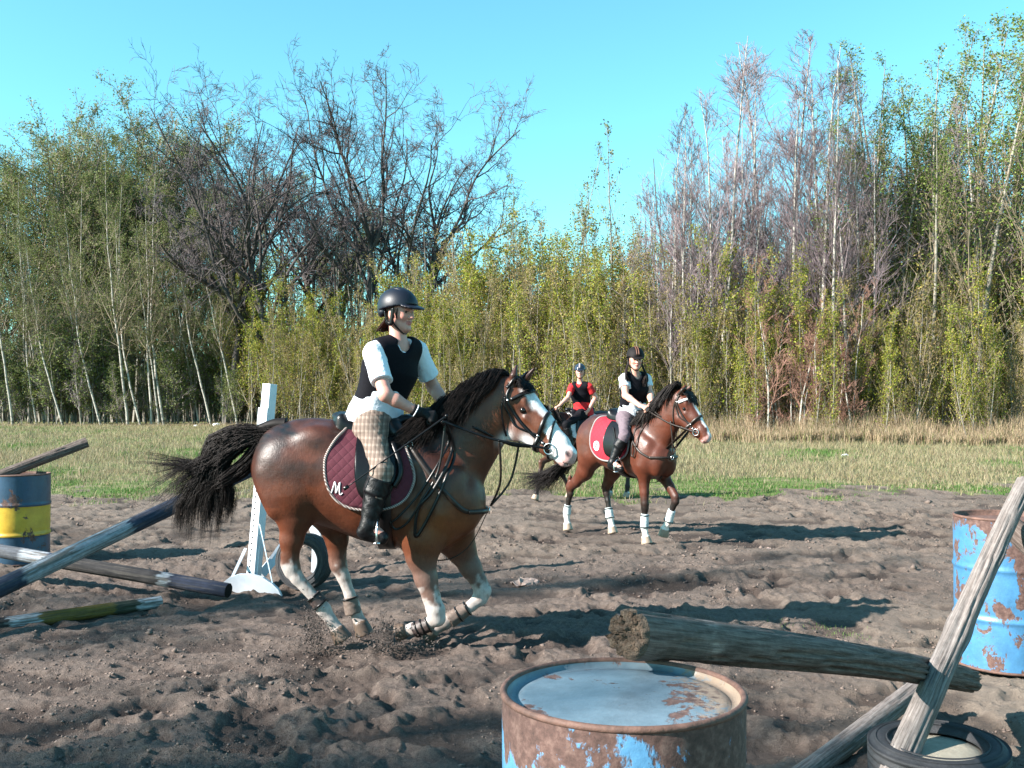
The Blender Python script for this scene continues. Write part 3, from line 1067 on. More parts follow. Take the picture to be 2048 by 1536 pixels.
# ------------------------------------------------------------------ saddle pads, saddles, bridles, breastplates
def pad_mat(name, c1, c2, f, mode):
    m, nt, bs = node_mat(name)
    v = coords(nt)
    sp = nt.nodes.new('ShaderNodeSeparateXYZ'); lk(nt, v, sp.inputs[0])

    def w(ax, az, ph=0.0):
        a = nt.nodes.new('ShaderNodeMath'); a.operation = 'MULTIPLY'; a.inputs[1].default_value = ax
        b = nt.nodes.new('ShaderNodeMath'); b.operation = 'MULTIPLY'; b.inputs[1].default_value = az
        lk(nt, sp.outputs[0], a.inputs[0]); lk(nt, sp.outputs[2], b.inputs[0])
        q = nt.nodes.new('ShaderNodeMath'); q.operation = 'ADD'; lk(nt, a.outputs[0], q.inputs[0]); lk(nt, b.outputs[0], q.inputs[1])
        e = nt.nodes.new('ShaderNodeMath'); e.operation = 'SINE'; lk(nt, q.outputs[0], e.inputs[0])
        return e.outputs[0]
    m1 = nt.nodes.new('ShaderNodeMath'); m1.operation = 'MULTIPLY'
    lk(nt, w(f, f), m1.inputs[0]); lk(nt, w(f, -f), m1.inputs[1])
    ab = nt.nodes.new('ShaderNodeMath'); ab.operation = 'ABSOLUTE'; lk(nt, m1.outputs[0], ab.inputs[0])
    pw = nt.nodes.new('ShaderNodeMath'); pw.operation = 'POWER'; lk(nt, ab.outputs[0], pw.inputs[0]); pw.inputs[1].default_value = .35
    n = nz(nt, 160, 3, .6, v)
    r = ramp(nt, pw.outputs[0], [(0.10, tuple(c * .8 for c in c1)), (0.45, c1)])
    r2 = ramp(nt, n.outputs[0], [(0.3, (.85, .85, .85)), (.7, (1.15, 1.15, 1.15))])
    c = mix(nt, 1, r.outputs[0], r2.outputs[0], 'MULTIPLY')
    lk(nt, c.outputs[0], bs.inputs['Base Color'])
    bs.inputs['Roughness'].default_value = .85
    bump(nt, pw.outputs[0], bs, .4, .008)
    return m


def rope_mat(name, ca, cb, f):
    m, nt, bs = node_mat(name)
    v = coords(nt)
    wv = nt.nodes.new('ShaderNodeTexWave')
    wv.bands_direction = 'DIAGONAL'
    wv.inputs['Scale'].default_value = f
    wv.inputs['Distortion'].default_value = 1.0
    lk(nt, v, wv.inputs[0])
    r = ramp(nt, wv.outputs['Fac'], [(.35, ca), (.6, cb)])
    lk(nt, r.outputs[0], bs.inputs['Base Color'])
    bs.inputs['Roughness'].default_value = .8
    return m


M['pad_burgundy'] = pad_mat('burgundy_quilt', (.070, .006, .017), None, 48, 0)
M['pad_red'] = pad_mat('red_quilt', (.34, .007, .022), None, 48, 0)
M['rope'] = rope_mat('twisted_trim', (.34, .30, .28), (.10, .055, .045), 34)
M['trim_grey'] = mat_plain('grey_trim', (.22, .19, .19), .8, .2, 90)
M['white_cloth'] = mat_plain('white_thread', (.75, .73, .73), .8, .1, 90)
M['white_pad'] = mat_plain('white_pad_cloth', (.72, .72, .74), .85, .15, 60)


def saddle_pad(H_, x0, x1, zlow, zedge, mat, trim, label, n=2.6, trim_r=.0095):
    xm, hw = (x0 + x1) / 2, (x1 - x0) / 2

    def zb(x):
        q = min(1, abs((x - xm) / hw))
        return zlow + (zedge - zlow) * (1 - (1 - q ** n) ** (1 / n))
    mb, grids = H_.drape(x0, x1, zb, nx=46, nr=24, off=.008, th=.012)
    o = add('saddle_pad', mb.mesh('saddle_pad'), mat, None, label, 'saddle pad')
    o.matrix_world = H_.Mw
    g = grids[0]
    ring = np.concatenate([g[0, :, :3], g[1:, -1, :3], g[-1, -2::-1, :3], g[-2:0:-1, 0, :3]])
    dr = np.concatenate([g[0, :, 3:], g[1:, -1, 3:], g[-1, -2::-1, 3:], g[-2:0:-1, 0, 3:]])
    mt = MB()
    ring = ring + dr * .009
    ring = np.concatenate([ring, ring[:1]])
    d = np.linalg.norm(np.diff(ring, axis=0), axis=1)
    keep = np.concatenate([[True], d > .002])
    mt.tube(ring[keep], trim_r, 8, cap=False)
    add('trim', mt.mesh('pad_trim'), trim, o)
    V = mb.V[0]
    bvh = BVHTree.FromPolygons([tuple(q) for q in V.tolist()], [tuple(f) for f in mb.F4[0].tolist()])
    return o, bvh


padA, padA_bvh = saddle_pad(HA, -.275, .285, .895, 1.19, M['pad_burgundy'], M['rope'], 'burgundy quilted saddle pad with braided trim and a white letter M')
padB, padB_bvh = saddle_pad(HB, -.36, .28, .90, 1.12, M['pad_red'], M['trim_grey'], 'bright red saddle pad with grey edging and a round emblem', trim_r=.011)
padC, padC_bvh = saddle_pad(HC, -.30, .28, .98, 1.1, M['white_pad'], M['white_pad'], 'white saddle pad under the rider in red', trim_r=.008)


def stroke(bvh, Hx, pts, r, mb, sy=-1, off=.002, n=6):
    out = []
    for x, z in catmull([(a, 0, b) for a, b in pts], n)[:, [0, 2]]:
        hit, nn, i, _ = bvh.ray_cast(Vector((x, sy * 1.0, z)), Vector((0, -sy, 0)), 2)
        if hit is not None: out.append(hit + nn * off)
    if len(out) > 1: mb.tube(out, r, 5)


# script letter M on the burgundy pad
def mm(px, py): return ((px - 750) / 311 * 1.0, (1290 - py) / 311)
mb = MB()
for sgn in (-1,):
    stroke(padA_bvh, HA, [mm(669, 978), mm(671, 984), mm(677, 982), mm(682, 968), mm(685, 959), mm(687, 968), mm(687, 980), mm(691, 970), mm(695, 960), mm(694, 972), mm(695, 983), mm(700, 980)], .0042, mb, sgn)
add('emblem', mb.mesh('letter_m'), M['white_cloth'], padA)
mb = MB()
cx, cz = -.225, 1.06
circ = [(cx + .05 * math.cos(t), cz + .05 * math.sin(t)) for t in np.linspace(0, 2 * math.pi, 13)]
stroke(padB_bvh, HB, circ, .008, mb)
stroke(padB_bvh, HB, [(cx + .034 * math.cos(t), cz + .034 * math.sin(t)) for t in np.linspace(0, 2 * math.pi, 13)], .003, mb)
stroke(padB_bvh, HB, [(cx - .012, cz + .022), (cx - .018, cz), (cx, cz + .006), (cx + .012, cz - .002), (cx + .004, cz - .024)], .006, mb)
add('emblem', mb.mesh('round_emblem'), M['white_cloth'], padB)


def saddle(H_, label, zt, flap=(-.09, .165, .95), lift=0.0, full=True):
    root = empty('saddle', H_.Mw @ Vector((0, 0, zt)), label, 'saddle', None, H_.c.get('rz', 0))
    off = Vector((0, 0, zt))
    S = SDF((-.36, -.27, zt - .16), (.36, .27, zt + .22), .008)
    S.cone((-.15, 0, zt + .045), (.05, 0, zt + .028), .13, .09, .04, (0, 0, 1), .36)
    S.cone((-.20, -.10, zt + .075), (-.20, .10, zt + .075), .038, .038, .04)
    S.cone((-.23, 0, zt + .095), (-.17, 0, zt + .06), .05, .09, .04, (0, 0, 1), .5)
    S.cone((.05, 0, zt + .03), (.20, 0, zt + .075), .08, .052, .04, (0, 0, 1), .6)
    for sy in (-1, 1):
        S.cone((-.20, sy * .10, zt + .0), (.18, sy * .09, zt - .01), .045, .04, .04)       # panels
        S.cone((.12, sy * .08, zt + .03), (.20, sy * .16, zt - .10), .05, .03, .04)
    V, F = S.net()
    add('seat', mesh_np('saddle_seat', V - np.array(off), [finish(V, F)], True), M['leather'], root)
    xm, hw = (flap[0] + flap[1]) / 2, (flap[1] - flap[0]) / 2

    def zb(x):
        q = min(1, abs((x - xm) / hw)); return flap[2] + (zt - .12 - flap[2]) * (1 - (1 - q ** 3.2) ** (1 / 3.2))
    for sy in (-1, 1):
        mb, gr = H_.drape(flap[0], flap[1], zb, zt=lambda x: zt - .03, nx=24, nr=16, off=.026, th=.012, sides=(sy,))
        add('flap', mb.mesh('saddle_flap', off=off), M['leather'], root)
    for sy in (-1, 1):
        mb = MB()
        pts = [H_.side(x, z, sy, .045) for x, z in ((.13, zt - .10), (.175, zt - .19), (.18, zt - .27), (.15, zt - .34))]
        mb.tube(catmull([p[0] for p in pts if p is not None], 5), .020, 8)
        add('knee_roll', mb.mesh('knee_roll', off=off), M['leather'], root)
    # girth
    mb = MB()
    pts, nor = [], []
    for al in np.linspace(math.radians(72), math.radians(288), 50):
        d = np.array([0, math.sin(al), math.cos(al)])
        x = .085
        r = H_.ray(np.array([x, 0, 1.0]) + d * .9, -d, .004 + .02 * max(0, math.cos(al)))
        if r is not None: pts.append(r[0]); nor.append(d)
    if full:
        mb.ribbon(pts, nor, .10, .016)
        add('girth', mb.mesh('girth', off=off), M['leather'], root)
    return root


sadA = saddle(HA, 'black leather jumping saddle on the burgundy pad', 1.372)
sadB = saddle(HB, 'black leather saddle on the bright red pad', 1.372)
sadC = saddle(HC, 'dark saddle on the white pad under the rider in red', 1.372, full=False)


def stirrup(root, H_, top, foot, side_dir, fwd):
    """top, foot: world points; iron hangs round the boot"""
    o = Vector(root.location)
    Mi = (Matrix.Translation(o) @ Matrix.Rotation(H_.c.get('rz', 0), 4, 'Z')).inverted()
    R3 = Mi.to_3x3()
    top, foot = Mi @ top, Mi @ foot
    sd, fw = R3 @ side_dir, R3 @ fwd
    up = Vector((0, 0, 1))
    iron = foot + up * .135
    mb = MB()
    pts = catmull([top, top.lerp(iron, .5), iron], 6)
    mb.ribbon(pts, [sd] * len(pts), .025, .005)
    add('stirrup_leather', mb.mesh('stirrup_leather'), M['leather'], root)
    mb = MB()
    arch = [foot - sd * .058, foot - sd * .060 + up * .06, foot - sd * .035 + up * .115, iron, foot + sd * .035 + up * .115, foot + sd * .060 + up * .06, foot + sd * .058]
    mb.tube(catmull(arch, 5), .0055, 8)
    mb.bar(foot - sd * .062, foot + sd * .062, .035, .010, up)
    add('stirrup', mb.mesh('stirrup_iron'), M['steel'], root)


def bridle(H_, mat, nose_e=(-.45, .9), browmat=None, flash=True, marting=True, hand=None, nose=.37, hand2=None, rein_sides=(-1, 1)):
    mb = MB()
    # crown: behind the ears, down the cheeks to the bit
    for sw in (-1, 1):
        H_.path(H_.hside, [(.035, -.0, sw), (.06, -.045, sw), (.10, -.075, sw), (.17, -.095, sw), (.27, -.105, sw), (.38, -.10, sw), (.465, -.085, sw)], 6, .019, .006, mb=mb)
        H_.path(H_.hside, [(.06, -.06, sw), (.10, -.10, sw), (.16, -.125, sw), (.24, -.14, sw), (.33, -.10, sw), (nose + .0, -.075, sw)], 6, .013, .006, mb=mb)
        H_.path(H_.hside, [(.05, -.06, sw), (.10, -.13, sw), (.17, -.19, sw), (.235, -.235, sw), (.26, -.262, sw)], 6, .012, .005, mb=mb)
    pts = H_.loop(.03, -.06, (-.15, 1), mb, .022, .006, 20, .004, (-1.2, 1.2))
    o = add('bridle', mb.mesh('bridle_straps'), mat, H_.root)
    mb = MB()
    H_.loop(.095, -.055, (.30, 1), mb, .024, .009, 26, .003, (-1.5, 1.5))
    add('browband', mb.mesh('browband'), browmat or mat, o)
    mb = MB()
    H_.loop(nose, -.06, nose_e, mb, .026, .009, 44)
    add('noseband', mb.mesh('noseband'), mat, o)
    if flash:
        mb = MB()
        H_.loop(.45, -.045, (-.62, .78), mb, .014, .006, 40)
        add('flash_strap', mb.mesh('flash_strap'), mat, o)
    # bit and rings
    mb = MB()
    rings = []
    for sw in (-1, 1):
        c = H_.hside(.487, -.082, sw, .012)
        c = c[0] if c is not None else H_.HP(.487, -.082, sw * .07)
        rings.append(c)
        pts = [c + .034 * (math.cos(t) * H_.hh + math.sin(t) * H_.ht) for t in np.linspace(0, 2 * math.pi, 20)]
        mb.tube(pts, .0045, 6, cap=False)
    mb.tube([rings[0], rings[1]], .007, 6)
    for sw in (-1, 1):
        for a, t in ((.085, -.062), (.43, -.092), (.375, -.08)):
            b = H_.hside(a, t, sw, .008)
            if b is not None: mb.ball(b[0], .010, 8, 6)
    add('bit', mb.mesh('bit'), M['steel'], o)
    if hand is not None:
        mb = MB()
        for (c, sw) in zip(rings, (-1, 1)):
            if sw not in rein_sides: continue
            hp = np.array(H_.Mi @ (hand if sw == -1 or hand2 is None else hand2))
            m = c * .5 + hp * .5 - np.array([0, 0, .03])
            m2 = H_.near(m, .02)
            q1 = H_.near(c * .75 + hp * .25 - np.array([0, 0, .015]), .015); q3 = H_.near(c * .25 + hp * .75 - np.array([0, 0, .02]), .015)
            pts = catmull([c, q1, m2, q3, hp], 8)
            mb.ribbon(pts, [(0, sw, .2)] * len(pts), .015, .005)
        return o, rings, mb
    return o, rings, None

# ------------------------------------------------------------------ people
M['skin'] = None


def skin_mat(name, tone):
    m, nt, bs = node_mat(name)
    v = coords(nt)
    n = nz(nt, 25, 4, .6, v)
    r = ramp(nt, n.outputs[0], [(.3, (.92, .88, .86)), (.7, (1.05, 1.02, 1.0))])
    c = mix(nt, 1, vcol(nt), r.outputs[0], 'MULTIPLY')
    lk(nt, c.outputs[0], bs.inputs['Base Color'])
    bs.inputs['Roughness'].default_value = .5
    bs.inputs['Subsurface Weight'].default_value = .12
    bs.inputs['Subsurface Radius'].default_value = (.02, .008, .004)
    return m


M['skin'] = skin_mat('skin', 0)
M['vest'] = mat_plain('black_padded_vest', (.0035, .0035, .006), .8, .3, 60, .4, .004, spec=.12)
M['tee_white'] = mat_plain('white_cotton', (.60, .63, .68), .85, .04, 5, .6, .022)
M['tee_red'] = mat_plain('red_cotton', (.42, .006, .010), .8, .15, 14, .5, .010)
M['boot'] = mat_plain('black_boot_leather', (.004, .004, .005), .42, .3, 30, .5, .006, spec=.25)
M['breech_black'] = mat_plain('black_breeches', (.004, .004, .006), .8, .3, 60, spec=.15)
M['breech_mauve'] = mat_plain('mauve_grey_breeches', (.12, .088, .105), .85, .12, 60)
M['glove'] = mat_plain('black_glove', (.006, .0055, .006), .6, .3, 60, spec=.2)
M['helmet_navy'] = mat_plain('matte_navy_helmet', (.005, .007, .014), .45, .15, 200, .2, .001, spec=.35)
M['helmet_blue'] = mat_plain('glossy_blue_helmet', (.020, .028, .045), .14, .15, 10, .05, .001)
M['helmet_brown'] = mat_plain('black_velvet_helmet', (.007, .005, .005), .7, .3, 100, spec=.2)
M['stripe_brown'] = mat_plain('brown_stripe', (.14, .05, .025), .6, .2, 60)
M['hair_dark'] = hair_mat('dark_brown_hair', (.018, .008, .005))
M['hair_dark2'] = hair_mat('near_black_hair', (.012, .007, .006))


def plaid():
    m, nt, bs = node_mat('checked_breeches')
    v = coords(nt)
    sp = nt.nodes.new('ShaderNodeSeparateXYZ'); lk(nt, v, sp.inputs[0])

    def st(sock, f, ph, w):
        a = nt.nodes.new('ShaderNodeMath'); a.operation = 'MULTIPLY_ADD'; a.inputs[1].default_value = f; a.inputs[2].default_value = ph
        lk(nt, sock, a.inputs[0])
        e = nt.nodes.new('ShaderNodeMath'); e.operation = 'SINE'; lk(nt, a.outputs[0], e.inputs[0])
        r = nt.nodes.new('ShaderNodeMapRange'); r.inputs[1].default_value = w; r.inputs[2].default_value = w + .25
        lk(nt, e.outputs[0], r.inputs[0])
        return r.outputs[0]
    a = st(sp.outputs[0], 240, 0, .1); b = st(sp.outputs[2], 150, .5, .3); c2 = st(sp.outputs[0], 240, 1.9, .8)
    s = mix(nt, .5, a, b)
    r = ramp(nt, s.outputs[0], [(.0, (.12, .086, .067)), (.5, (.17, .126, .10)), (1., (.245, .19, .156))])
    r2 = mix(nt, c2, r.outputs[0], (.07, .046, .036))
    lk(nt, r2.outputs[0], bs.inputs['Base Color'])
    bs.inputs['Roughness'].default_value = .85
    n = nz(nt, 14, 4, .6, v); bump(nt, n.outputs[0], bs, .4, .008)
    return m


M['plaid'] = plaid()


def unit(v): v = np.asarray(tuple(v), dtype=float); return v / (np.linalg.norm(v) + 1e-12)


def orth(f, up):
    f = unit(f); up = np.asarray(up, dtype=float)
    u = unit(up - f * (up @ f)); s = np.cross(u, f)      # s: to the person's left
    return f, s, u


def hand_shape(S, wr, d, palm, thumb, sc, curl, grow=0.0, k=.006):
    """wr wrist, d along the hand, palm: direction the palm faces, thumb: side the thumb leaves from"""
    d = unit(d); palm = unit(np.array(palm) - d * np.dot(palm, d)); th = unit(np.cross(d, palm))
    if np.dot(th, thumb) < 0: th = -th
    L = .085 * sc
    for i in range(4):
        o = (i - 1.5) * .019 * sc
        S.cone(wr + th * o * .6, wr + d * L - th * o, .0125 * sc, .011 * sc, .012, palm, .9, grow=grow)
        # three phalanges
        p = wr + d * L - th * o
        ang = 0
        lens = [.042, .026, .020]
        f = [0.92, 1.0, 0.96, .8][i if thumb is not None else 0]
        f = [.92, 1.0, .95, .78][i]
        for j in range(3):
            ang += curl[j]
            dd = d * math.cos(ang) + palm * math.sin(ang)
            q = p + dd * lens[j] * sc * f
            S.cone(p, q, (.0092 - .0008 * j) * sc, (.0086 - .0008 * j) * sc, k, grow=grow)
            p = q
    p = wr + d * .025 * sc + th * .022 * sc
    q = p + (d * .6 + th * .55 + palm * .35) * .042 * sc
    r = q + (d * .85 + palm * .5 - th * .1) * .030 * sc
    t = r + (d * .8 + palm * .6 - th * .3) * .024 * sc
    S.cone(p, q, .014 * sc, .011 * sc, .012, grow=grow)
    S.cone(q, r, .0105 * sc, .0095 * sc, k, grow=grow)
    S.cone(r, t, .0095 * sc, .008 * sc, k, grow=grow)


def person(name, c):
    J = {k: np.array(tuple(v), dtype=float) for k, v in c['J'].items()}
    sc = c['sc']; h = c['h']
    base = Vector(c['base'])
    root = empty('person', base, c['label'], 'person')
    ff, fs, fu = orth(c['face'], c.get('head_up', (0, 0, 1)))          # head frame
    tf, ts_, tu = orth(c['torso'], J['neck'] - J['pel'])
    tu = unit(J['neck'] - J['pel']); tf = unit(tf - tu * (tf @ tu)); ts_ = np.cross(tu, tf)
    allp = np.array(list(J.values()))
    lo, hi = allp.min(0) - .20, allp.max(0) + .20
    hc = J['head']
    waist = J['pel'] * .55 + J['chest'] * .45

    def HPt(f, s, u): return hc + sc * (f * ff + s * fs + u * fu)

    def torso(S, g, lowfac=1.0):
        S.cone(J['pel'], waist, .150 * sc * lowfac, .125 * sc, .05, tf, .72, grow=g)
        S.cone(waist, J['chest'], .125 * sc, .148 * sc, .05, tf, .68, grow=g)
        S.cone(J['chest'], J['chest'] * .35 + J['neck'] * .65, .150 * sc, .085 * sc, .05, tf, .68, grow=g)
        S.cone(J['shL'] * .85 + J['shR'] * .15, J['shR'] * .85 + J['shL'] * .15, .052 * sc, .052 * sc, .05, grow=g)

    def legs(S, g, to=1.0):
        for q in 'LR':
            S.cone(J['pel'] * .4 + J['hp' + q] * .6, J['hp' + q], .12 * sc, .098 * sc, .04, grow=g)
            S.cone(J['hp' + q], J['kn' + q], .090 * sc, .052 * sc, .04, grow=g)
            m = J['kn' + q] * .65 + J['an' + q] * .35 - .012 * tf
            S.cone(J['kn' + q], m, .058 * sc, .058 * sc, .03, grow=g)
            S.cone(m, J['an' + q], .058 * sc, .038 * sc, .03, grow=g)

    # body
    S = SDF(lo, hi, h)
    torso(S, 0); legs(S, 0)
    S.cone(J['neck'], HPt(-.012, 0, -.05), .056 * sc, .050 * sc, .03)
    for q in 'LR':
        S.cone(J['sh' + q], J['el' + q], .050 * sc, .040 * sc, .03)
        m = J['el' + q] * .7 + J['wr' + q] * .3
        S.cone(J['el' + q], m, .040 * sc, .038 * sc, .02)
        S.cone(m, J['wr' + q], .038 * sc, .026 * sc, .02)
        to = J['to' + q]; an = J['an' + q]
        S.cone(an, to, .038 * sc, .030 * sc, .02)
        hd = c['hands'][q]
        hand_shape(S, J['wr' + q], hd[0], hd[1], hd[2], sc, hd[3])
    A = (ff, fs, fu)
    S.ell(HPt(-.012, 0, .032), np.array([.098, .076, .088]) * sc, A, .03)
    S.cone(HPt(.030, 0, .0), HPt(.042, 0, -.062), .062 * sc, .042 * sc, .03)
    for w in (-1, 1):
        S.cone(HPt(.0, w * .048, -.045), HPt(.060, w * .012, -.090), .022 * sc, .020 * sc, .025)
        S.ell(HPt(.058, w * .036, -.018), np.array([.024, .022, .022]) * sc, A, .02)
        S.ell(HPt(-.005, w * .074, -.008), np.array([.018, .009, .030]) * sc, A, .008)
    S.ell(HPt(.072, 0, -.092), np.array([.017, .020, .015]) * sc, A, .015)
    S.ell(HPt(.072, 0, .034), np.array([.016, .046, .012]) * sc, A, .015)
    for w in (-1, 1):
        S.ell(HPt(.098, w * .031, .010), np.array([.019, .018, .012]) * sc, A, .010, 'sub')
    S.cone(HPt(.082, 0, .020), HPt(.106, 0, -.020), .009 * sc, .0125 * sc, .010)
    for w in (-1, 1): S.ell(HPt(.094, w * .012, -.024), np.array([.012, .009, .008]) * sc, A, .006)
    S.ell(HPt(.086, 0, -.049), np.array([.014, .024, .0065]) * sc, A, .005)
    S.ell(HPt(.084, 0, -.061), np.array([.013, .020, .0070]) * sc, A, .005)
    S.cone(HPt(.101, -.018, -.0555), HPt(.101, .018, -.0555), .0022, .0022, .004, op='sub')
    V, F = S.net()
    F = finish(V, F)
    skin = np.array(c.get('skin', (.62, .34, .27)))
    col = np.tile(skin, (len(V), 1))
    d = (V - hc) / sc
    f, s_, u = d @ ff, d @ fs, d @ fu
    onh = np.linalg.norm(d, axis=1) < .16
    lips = ((f > .078) & (abs(s_) < .024) & (abs(u + .055) < .012) & onh).astype(float)
    col = lerp3(col, np.array([[.42, .13, .12]]), lips * .8)
    cheek = np.exp(-((abs(s_) - .045) / .02) ** 2 - ((u + .022) / .022) ** 2) * (f > .02) * onh
    col = lerp3(col, np.array([[.62, .22, .18]]), cheek * .45)
    brow = ((f > .05) & (abs(abs(s_) - .034) < .02) & (abs(u - .034) < .0045) & onh).astype(float)
    lid = ((f > .06) & (abs(abs(s_) - .032) < .015) & (abs(u - .012) < .0045) & onh).astype(float)
    col = lerp3(col, np.array([[.06, .03, .02]]), np.clip(brow * .6 + lid * .75, 0, 1))
    scalp = ((u > .055) | ((f < -.02) & (u > -.05)) | ((abs(s_) > .05) & (f < .02) & (f > -.02) & (u > .02))) & onh
    col = lerp3(col, np.array([c.get('haircol', (.03, .014, .008))]), scalp.astype(float))
    b3 = np.array(base)
    add('body', mesh_np('person_body', V - b3, [F], True, col), M['skin'], root)
    body_bvh = None
    # eyes
    for w in (-1, 1):
        mb = MB(); mb.ball(HPt(.0735, w * .031, .009), .0112 * sc, 12, 8, (1, 1, 1))
        add('eye', mb.mesh('eyes', off=b3), M['eye'], root)

    # shirt
    S = SDF(lo, hi, h)
    torso(S, .014 * sc, 1.02)
    S.cone(waist, J['pel'], .135 * sc, .152 * sc, .05, tf, .80, grow=.012)
    S.cone(J['pel'], J['pel'] - tu * .09 * sc, .152 * sc, .158 * sc, .05, tf, .82, grow=.012)
    for q in 'LR':
        e = c['sleeve']
        a, b = J['sh' + q], J['sh' + q] * (1 - e) + J['el' + q] * e
        S.cone(a, b, .064 * sc, .067 * sc, .03, capped=True)
        S.ell(a, (.061 * sc,) * 3, None, .03)
    S.cone(J['neck'] + tu * .10 * sc + tf * .03, J['neck'] - tu * .005 * sc + tf * .02, .062 * sc, .062 * sc, .008, op='sub')
    S.wob(.0020, 34, 1.3)
    hem = J['pel'] - tu * c.get('hem', .045) * sc
    S.plane(hem, -tu + tf * c.get('hem_tilt', 0))
    V, F = S.net()
    add('shirt', mesh_np('shirt', V - b3, [finish(V, F)]), c['shirt'], root)
    # vest
    S = SDF(lo, hi, h)
    torso(S, .030 * sc, .98)
    for q in 'LR':
        out = ts_ if q == 'L' else -ts_
        S.ell(J['sh' + q] + out * .045 * sc - tu * .02 * sc, (.072 * sc, .085 * sc, .105 * sc), (out, tf, tu), .012, 'sub')
    S.cone(J['neck'] + tu * .10 * sc, J['neck'] - tu * .02 * sc, .072 * sc, .072 * sc, .01, op='sub')
    vb = J['neck'] * .62 + J['chest'] * .38
    S.cone(J['neck'] + tf * .10 * sc + tu * .02, J['chest'] * .42 + J['neck'] * .58 + tf * .15 * sc, .060 * sc, .006 * sc, .01, op='sub')
    S.plane(J['pel'] + tu * c.get('vest_low', .05) * sc, -tu - tf * .35)
    V, F = S.net()
    vo = add('vest', mesh_np('vest', V - b3, [finish(V, F)]), c.get('vest', M['vest']), root)
    # breeches
    S = SDF(lo, hi, h)
    S.cone(J['pel'], waist, .146 * sc, .118 * sc, .05, tf, .72, grow=.002)
    for q in 'LR':
        S.cone(J['pel'] * .4 + J['hp' + q] * .6, J['hp' + q], .12 * sc, .100 * sc, .04, grow=.008)
        S.cone(J['hp' + q], J['kn' + q], .088 * sc, .050 * sc, .04, grow=.005)
        S.cone(J['kn' + q], J['kn' + q] * .6 + J['an' + q] * .4, .062 * sc, .058 * sc, .03, grow=.006)
    S.wob(.0022, 60, 2.3)
    V, F = S.net()
    add('breeches', mesh_np('breeches', V - b3, [finish(V, F)]), c['breeches'], root)
    # boots
    for q in 'LR':
        S = SDF(np.minimum(J['kn' + q], J['to' + q]) - .15, np.maximum(J['kn' + q], J['to' + q]) + .15, h)
        kn, an, to = J['kn' + q], J['an' + q], J['to' + q]
        top = kn * c.get('boot_top', .86) + an * (1 - c.get('boot_top', .86))
        m = kn * .6 + an * .4 - .012 * tf
        S.cone(top, m, .074 * sc, .070 * sc, .015, capped=True)
        S.cone(m, an, .070 * sc, .050 * sc, .03)
        fd = unit(to - an)
        heel = an - np.array([fd[0], fd[1], 0]) * .030 * sc + np.array([0, 0, -.035 * sc])
        S.cone(heel, to, .040 * sc, .034 * sc, .03)
        S.cone(an, heel, .048 * sc, .040 * sc, .02)
        sole = to * .5 + heel * .5
        S.cone(heel + np.array([0, 0, -.025 * sc]), to + np.array([0, 0, -.018 * sc]), .026 * sc, .028 * sc, .006)
        S.wob(.0016, 48, 3.3)
        V, F = S.net()
        add('boot', mesh_np('boot', V - b3, [finish(V, F)]), M['boot'], root)
    # gloves
    if c.get('gloves'):
        for q in 'LR':
            hd = c['hands'][q]
            w0 = J['wr' + q]
            S = SDF(w0 - .2, w0 + .2, .0045)
            hand_shape(S, w0, hd[0], hd[1], hd[2], sc, hd[3], grow=.0032)
            dd = unit(J['el' + q] - w0)
            S.cone(w0 - dd * .01, w0 + dd * .045 * sc, .034 * sc, .036 * sc, .012, capped=True)
            V, F = S.net()
            g = add('glove', mesh_np('glove', V - b3, [finish(V, F)]), M['glove'], root)
            if q == 'R':
                mb = MB()
                ref = unit(np.cross(dd, (0, 0, 1)))
                pts = [w0 + dd * .022 * sc + .037 * sc * (math.cos(t) * ref + math.sin(t) * np.cross(dd, ref)) for t in np.linspace(0, 2 * math.pi, 24)]
                mb.tube(pts, .0035, 5, cap=False)
                add('strap', mb.mesh('glove_strap', off=b3), M['tee_white'], g)
    # helmet
    hf, hs_, hu = ff, fs, fu
    S = SDF(hc - .26, hc + .26, min(h, .0055))
    ell = np.array([.136, .110, .122]) * sc * c.get('hscale', 1)
    S.ell(HPt(-.012, 0, .040), ell, A, .01)
    S.plane(HPt(0, 0, .034), -fu - .22 * ff * -1)
    T = SDF(hc - .26, hc + .26, min(h, .0055))
    T.ell(HPt(.085, 0, .046), np.array([.095, .085, .014]) * sc, (unit(ff - .16 * fu), fs, unit(fu + .16 * ff)), .01)
    if c.get('nape', True):
        T.ell(HPt(-.075, 0, .005), np.array([.060, .090, .050]) * sc, A, .02)
        T.ell(HPt(-.02, 0, -.01), np.array([.10, .083, .055]) * sc, A, .01, 'sub')
    S.f = np.minimum(S.f, T.f)
    if c.get('vents'):
        for w in (-1, 0, 1):
            S.cone(HPt(.03, w * .045, .158 - .012 * abs(w)), HPt(-.035, w * .040, .163 - .01 * abs(w)), .006, .006, .004, op='sub')
        for w in (-1, 1):
            S.cone(HPt(.085, w * .035, .125), HPt(.06, w * .04, .142), .006, .005, .004, op='sub')
    V, F = S.net()
    hel = add('helmet', mesh_np('helmet', V - b3, [finish(V, F)]), c['helmet'], root)
    mb = MB()
    for w in (-1, 1):
        mb.tube(catmull([HPt(.028, w * .088, .03), HPt(.020, w * .084, -.03), HPt(.030, w * .068, -.075), HPt(.052, w * .020, -.118), HPt(.054, 0, -.121)], 6), .0055, 6)
        mb.tube(catmull([HPt(-.045, w * .084, .01), HPt(-.025, w * .086, -.045), HPt(.012, w * .078, -.060)], 6), .0055, 6)
        if c.get('earpad'):
            mb.ribbon(catmull([HPt(.022, w * .088, .03), HPt(.018, w * .086, -.03), HPt(.006, w * .080, -.068), HPt(-.03, w * .082, -.05)], 6), [fs * w] * 19, .026, .006)
    add('chin_strap', mb.mesh('chin_strap', off=b3), M['leather'], hel)
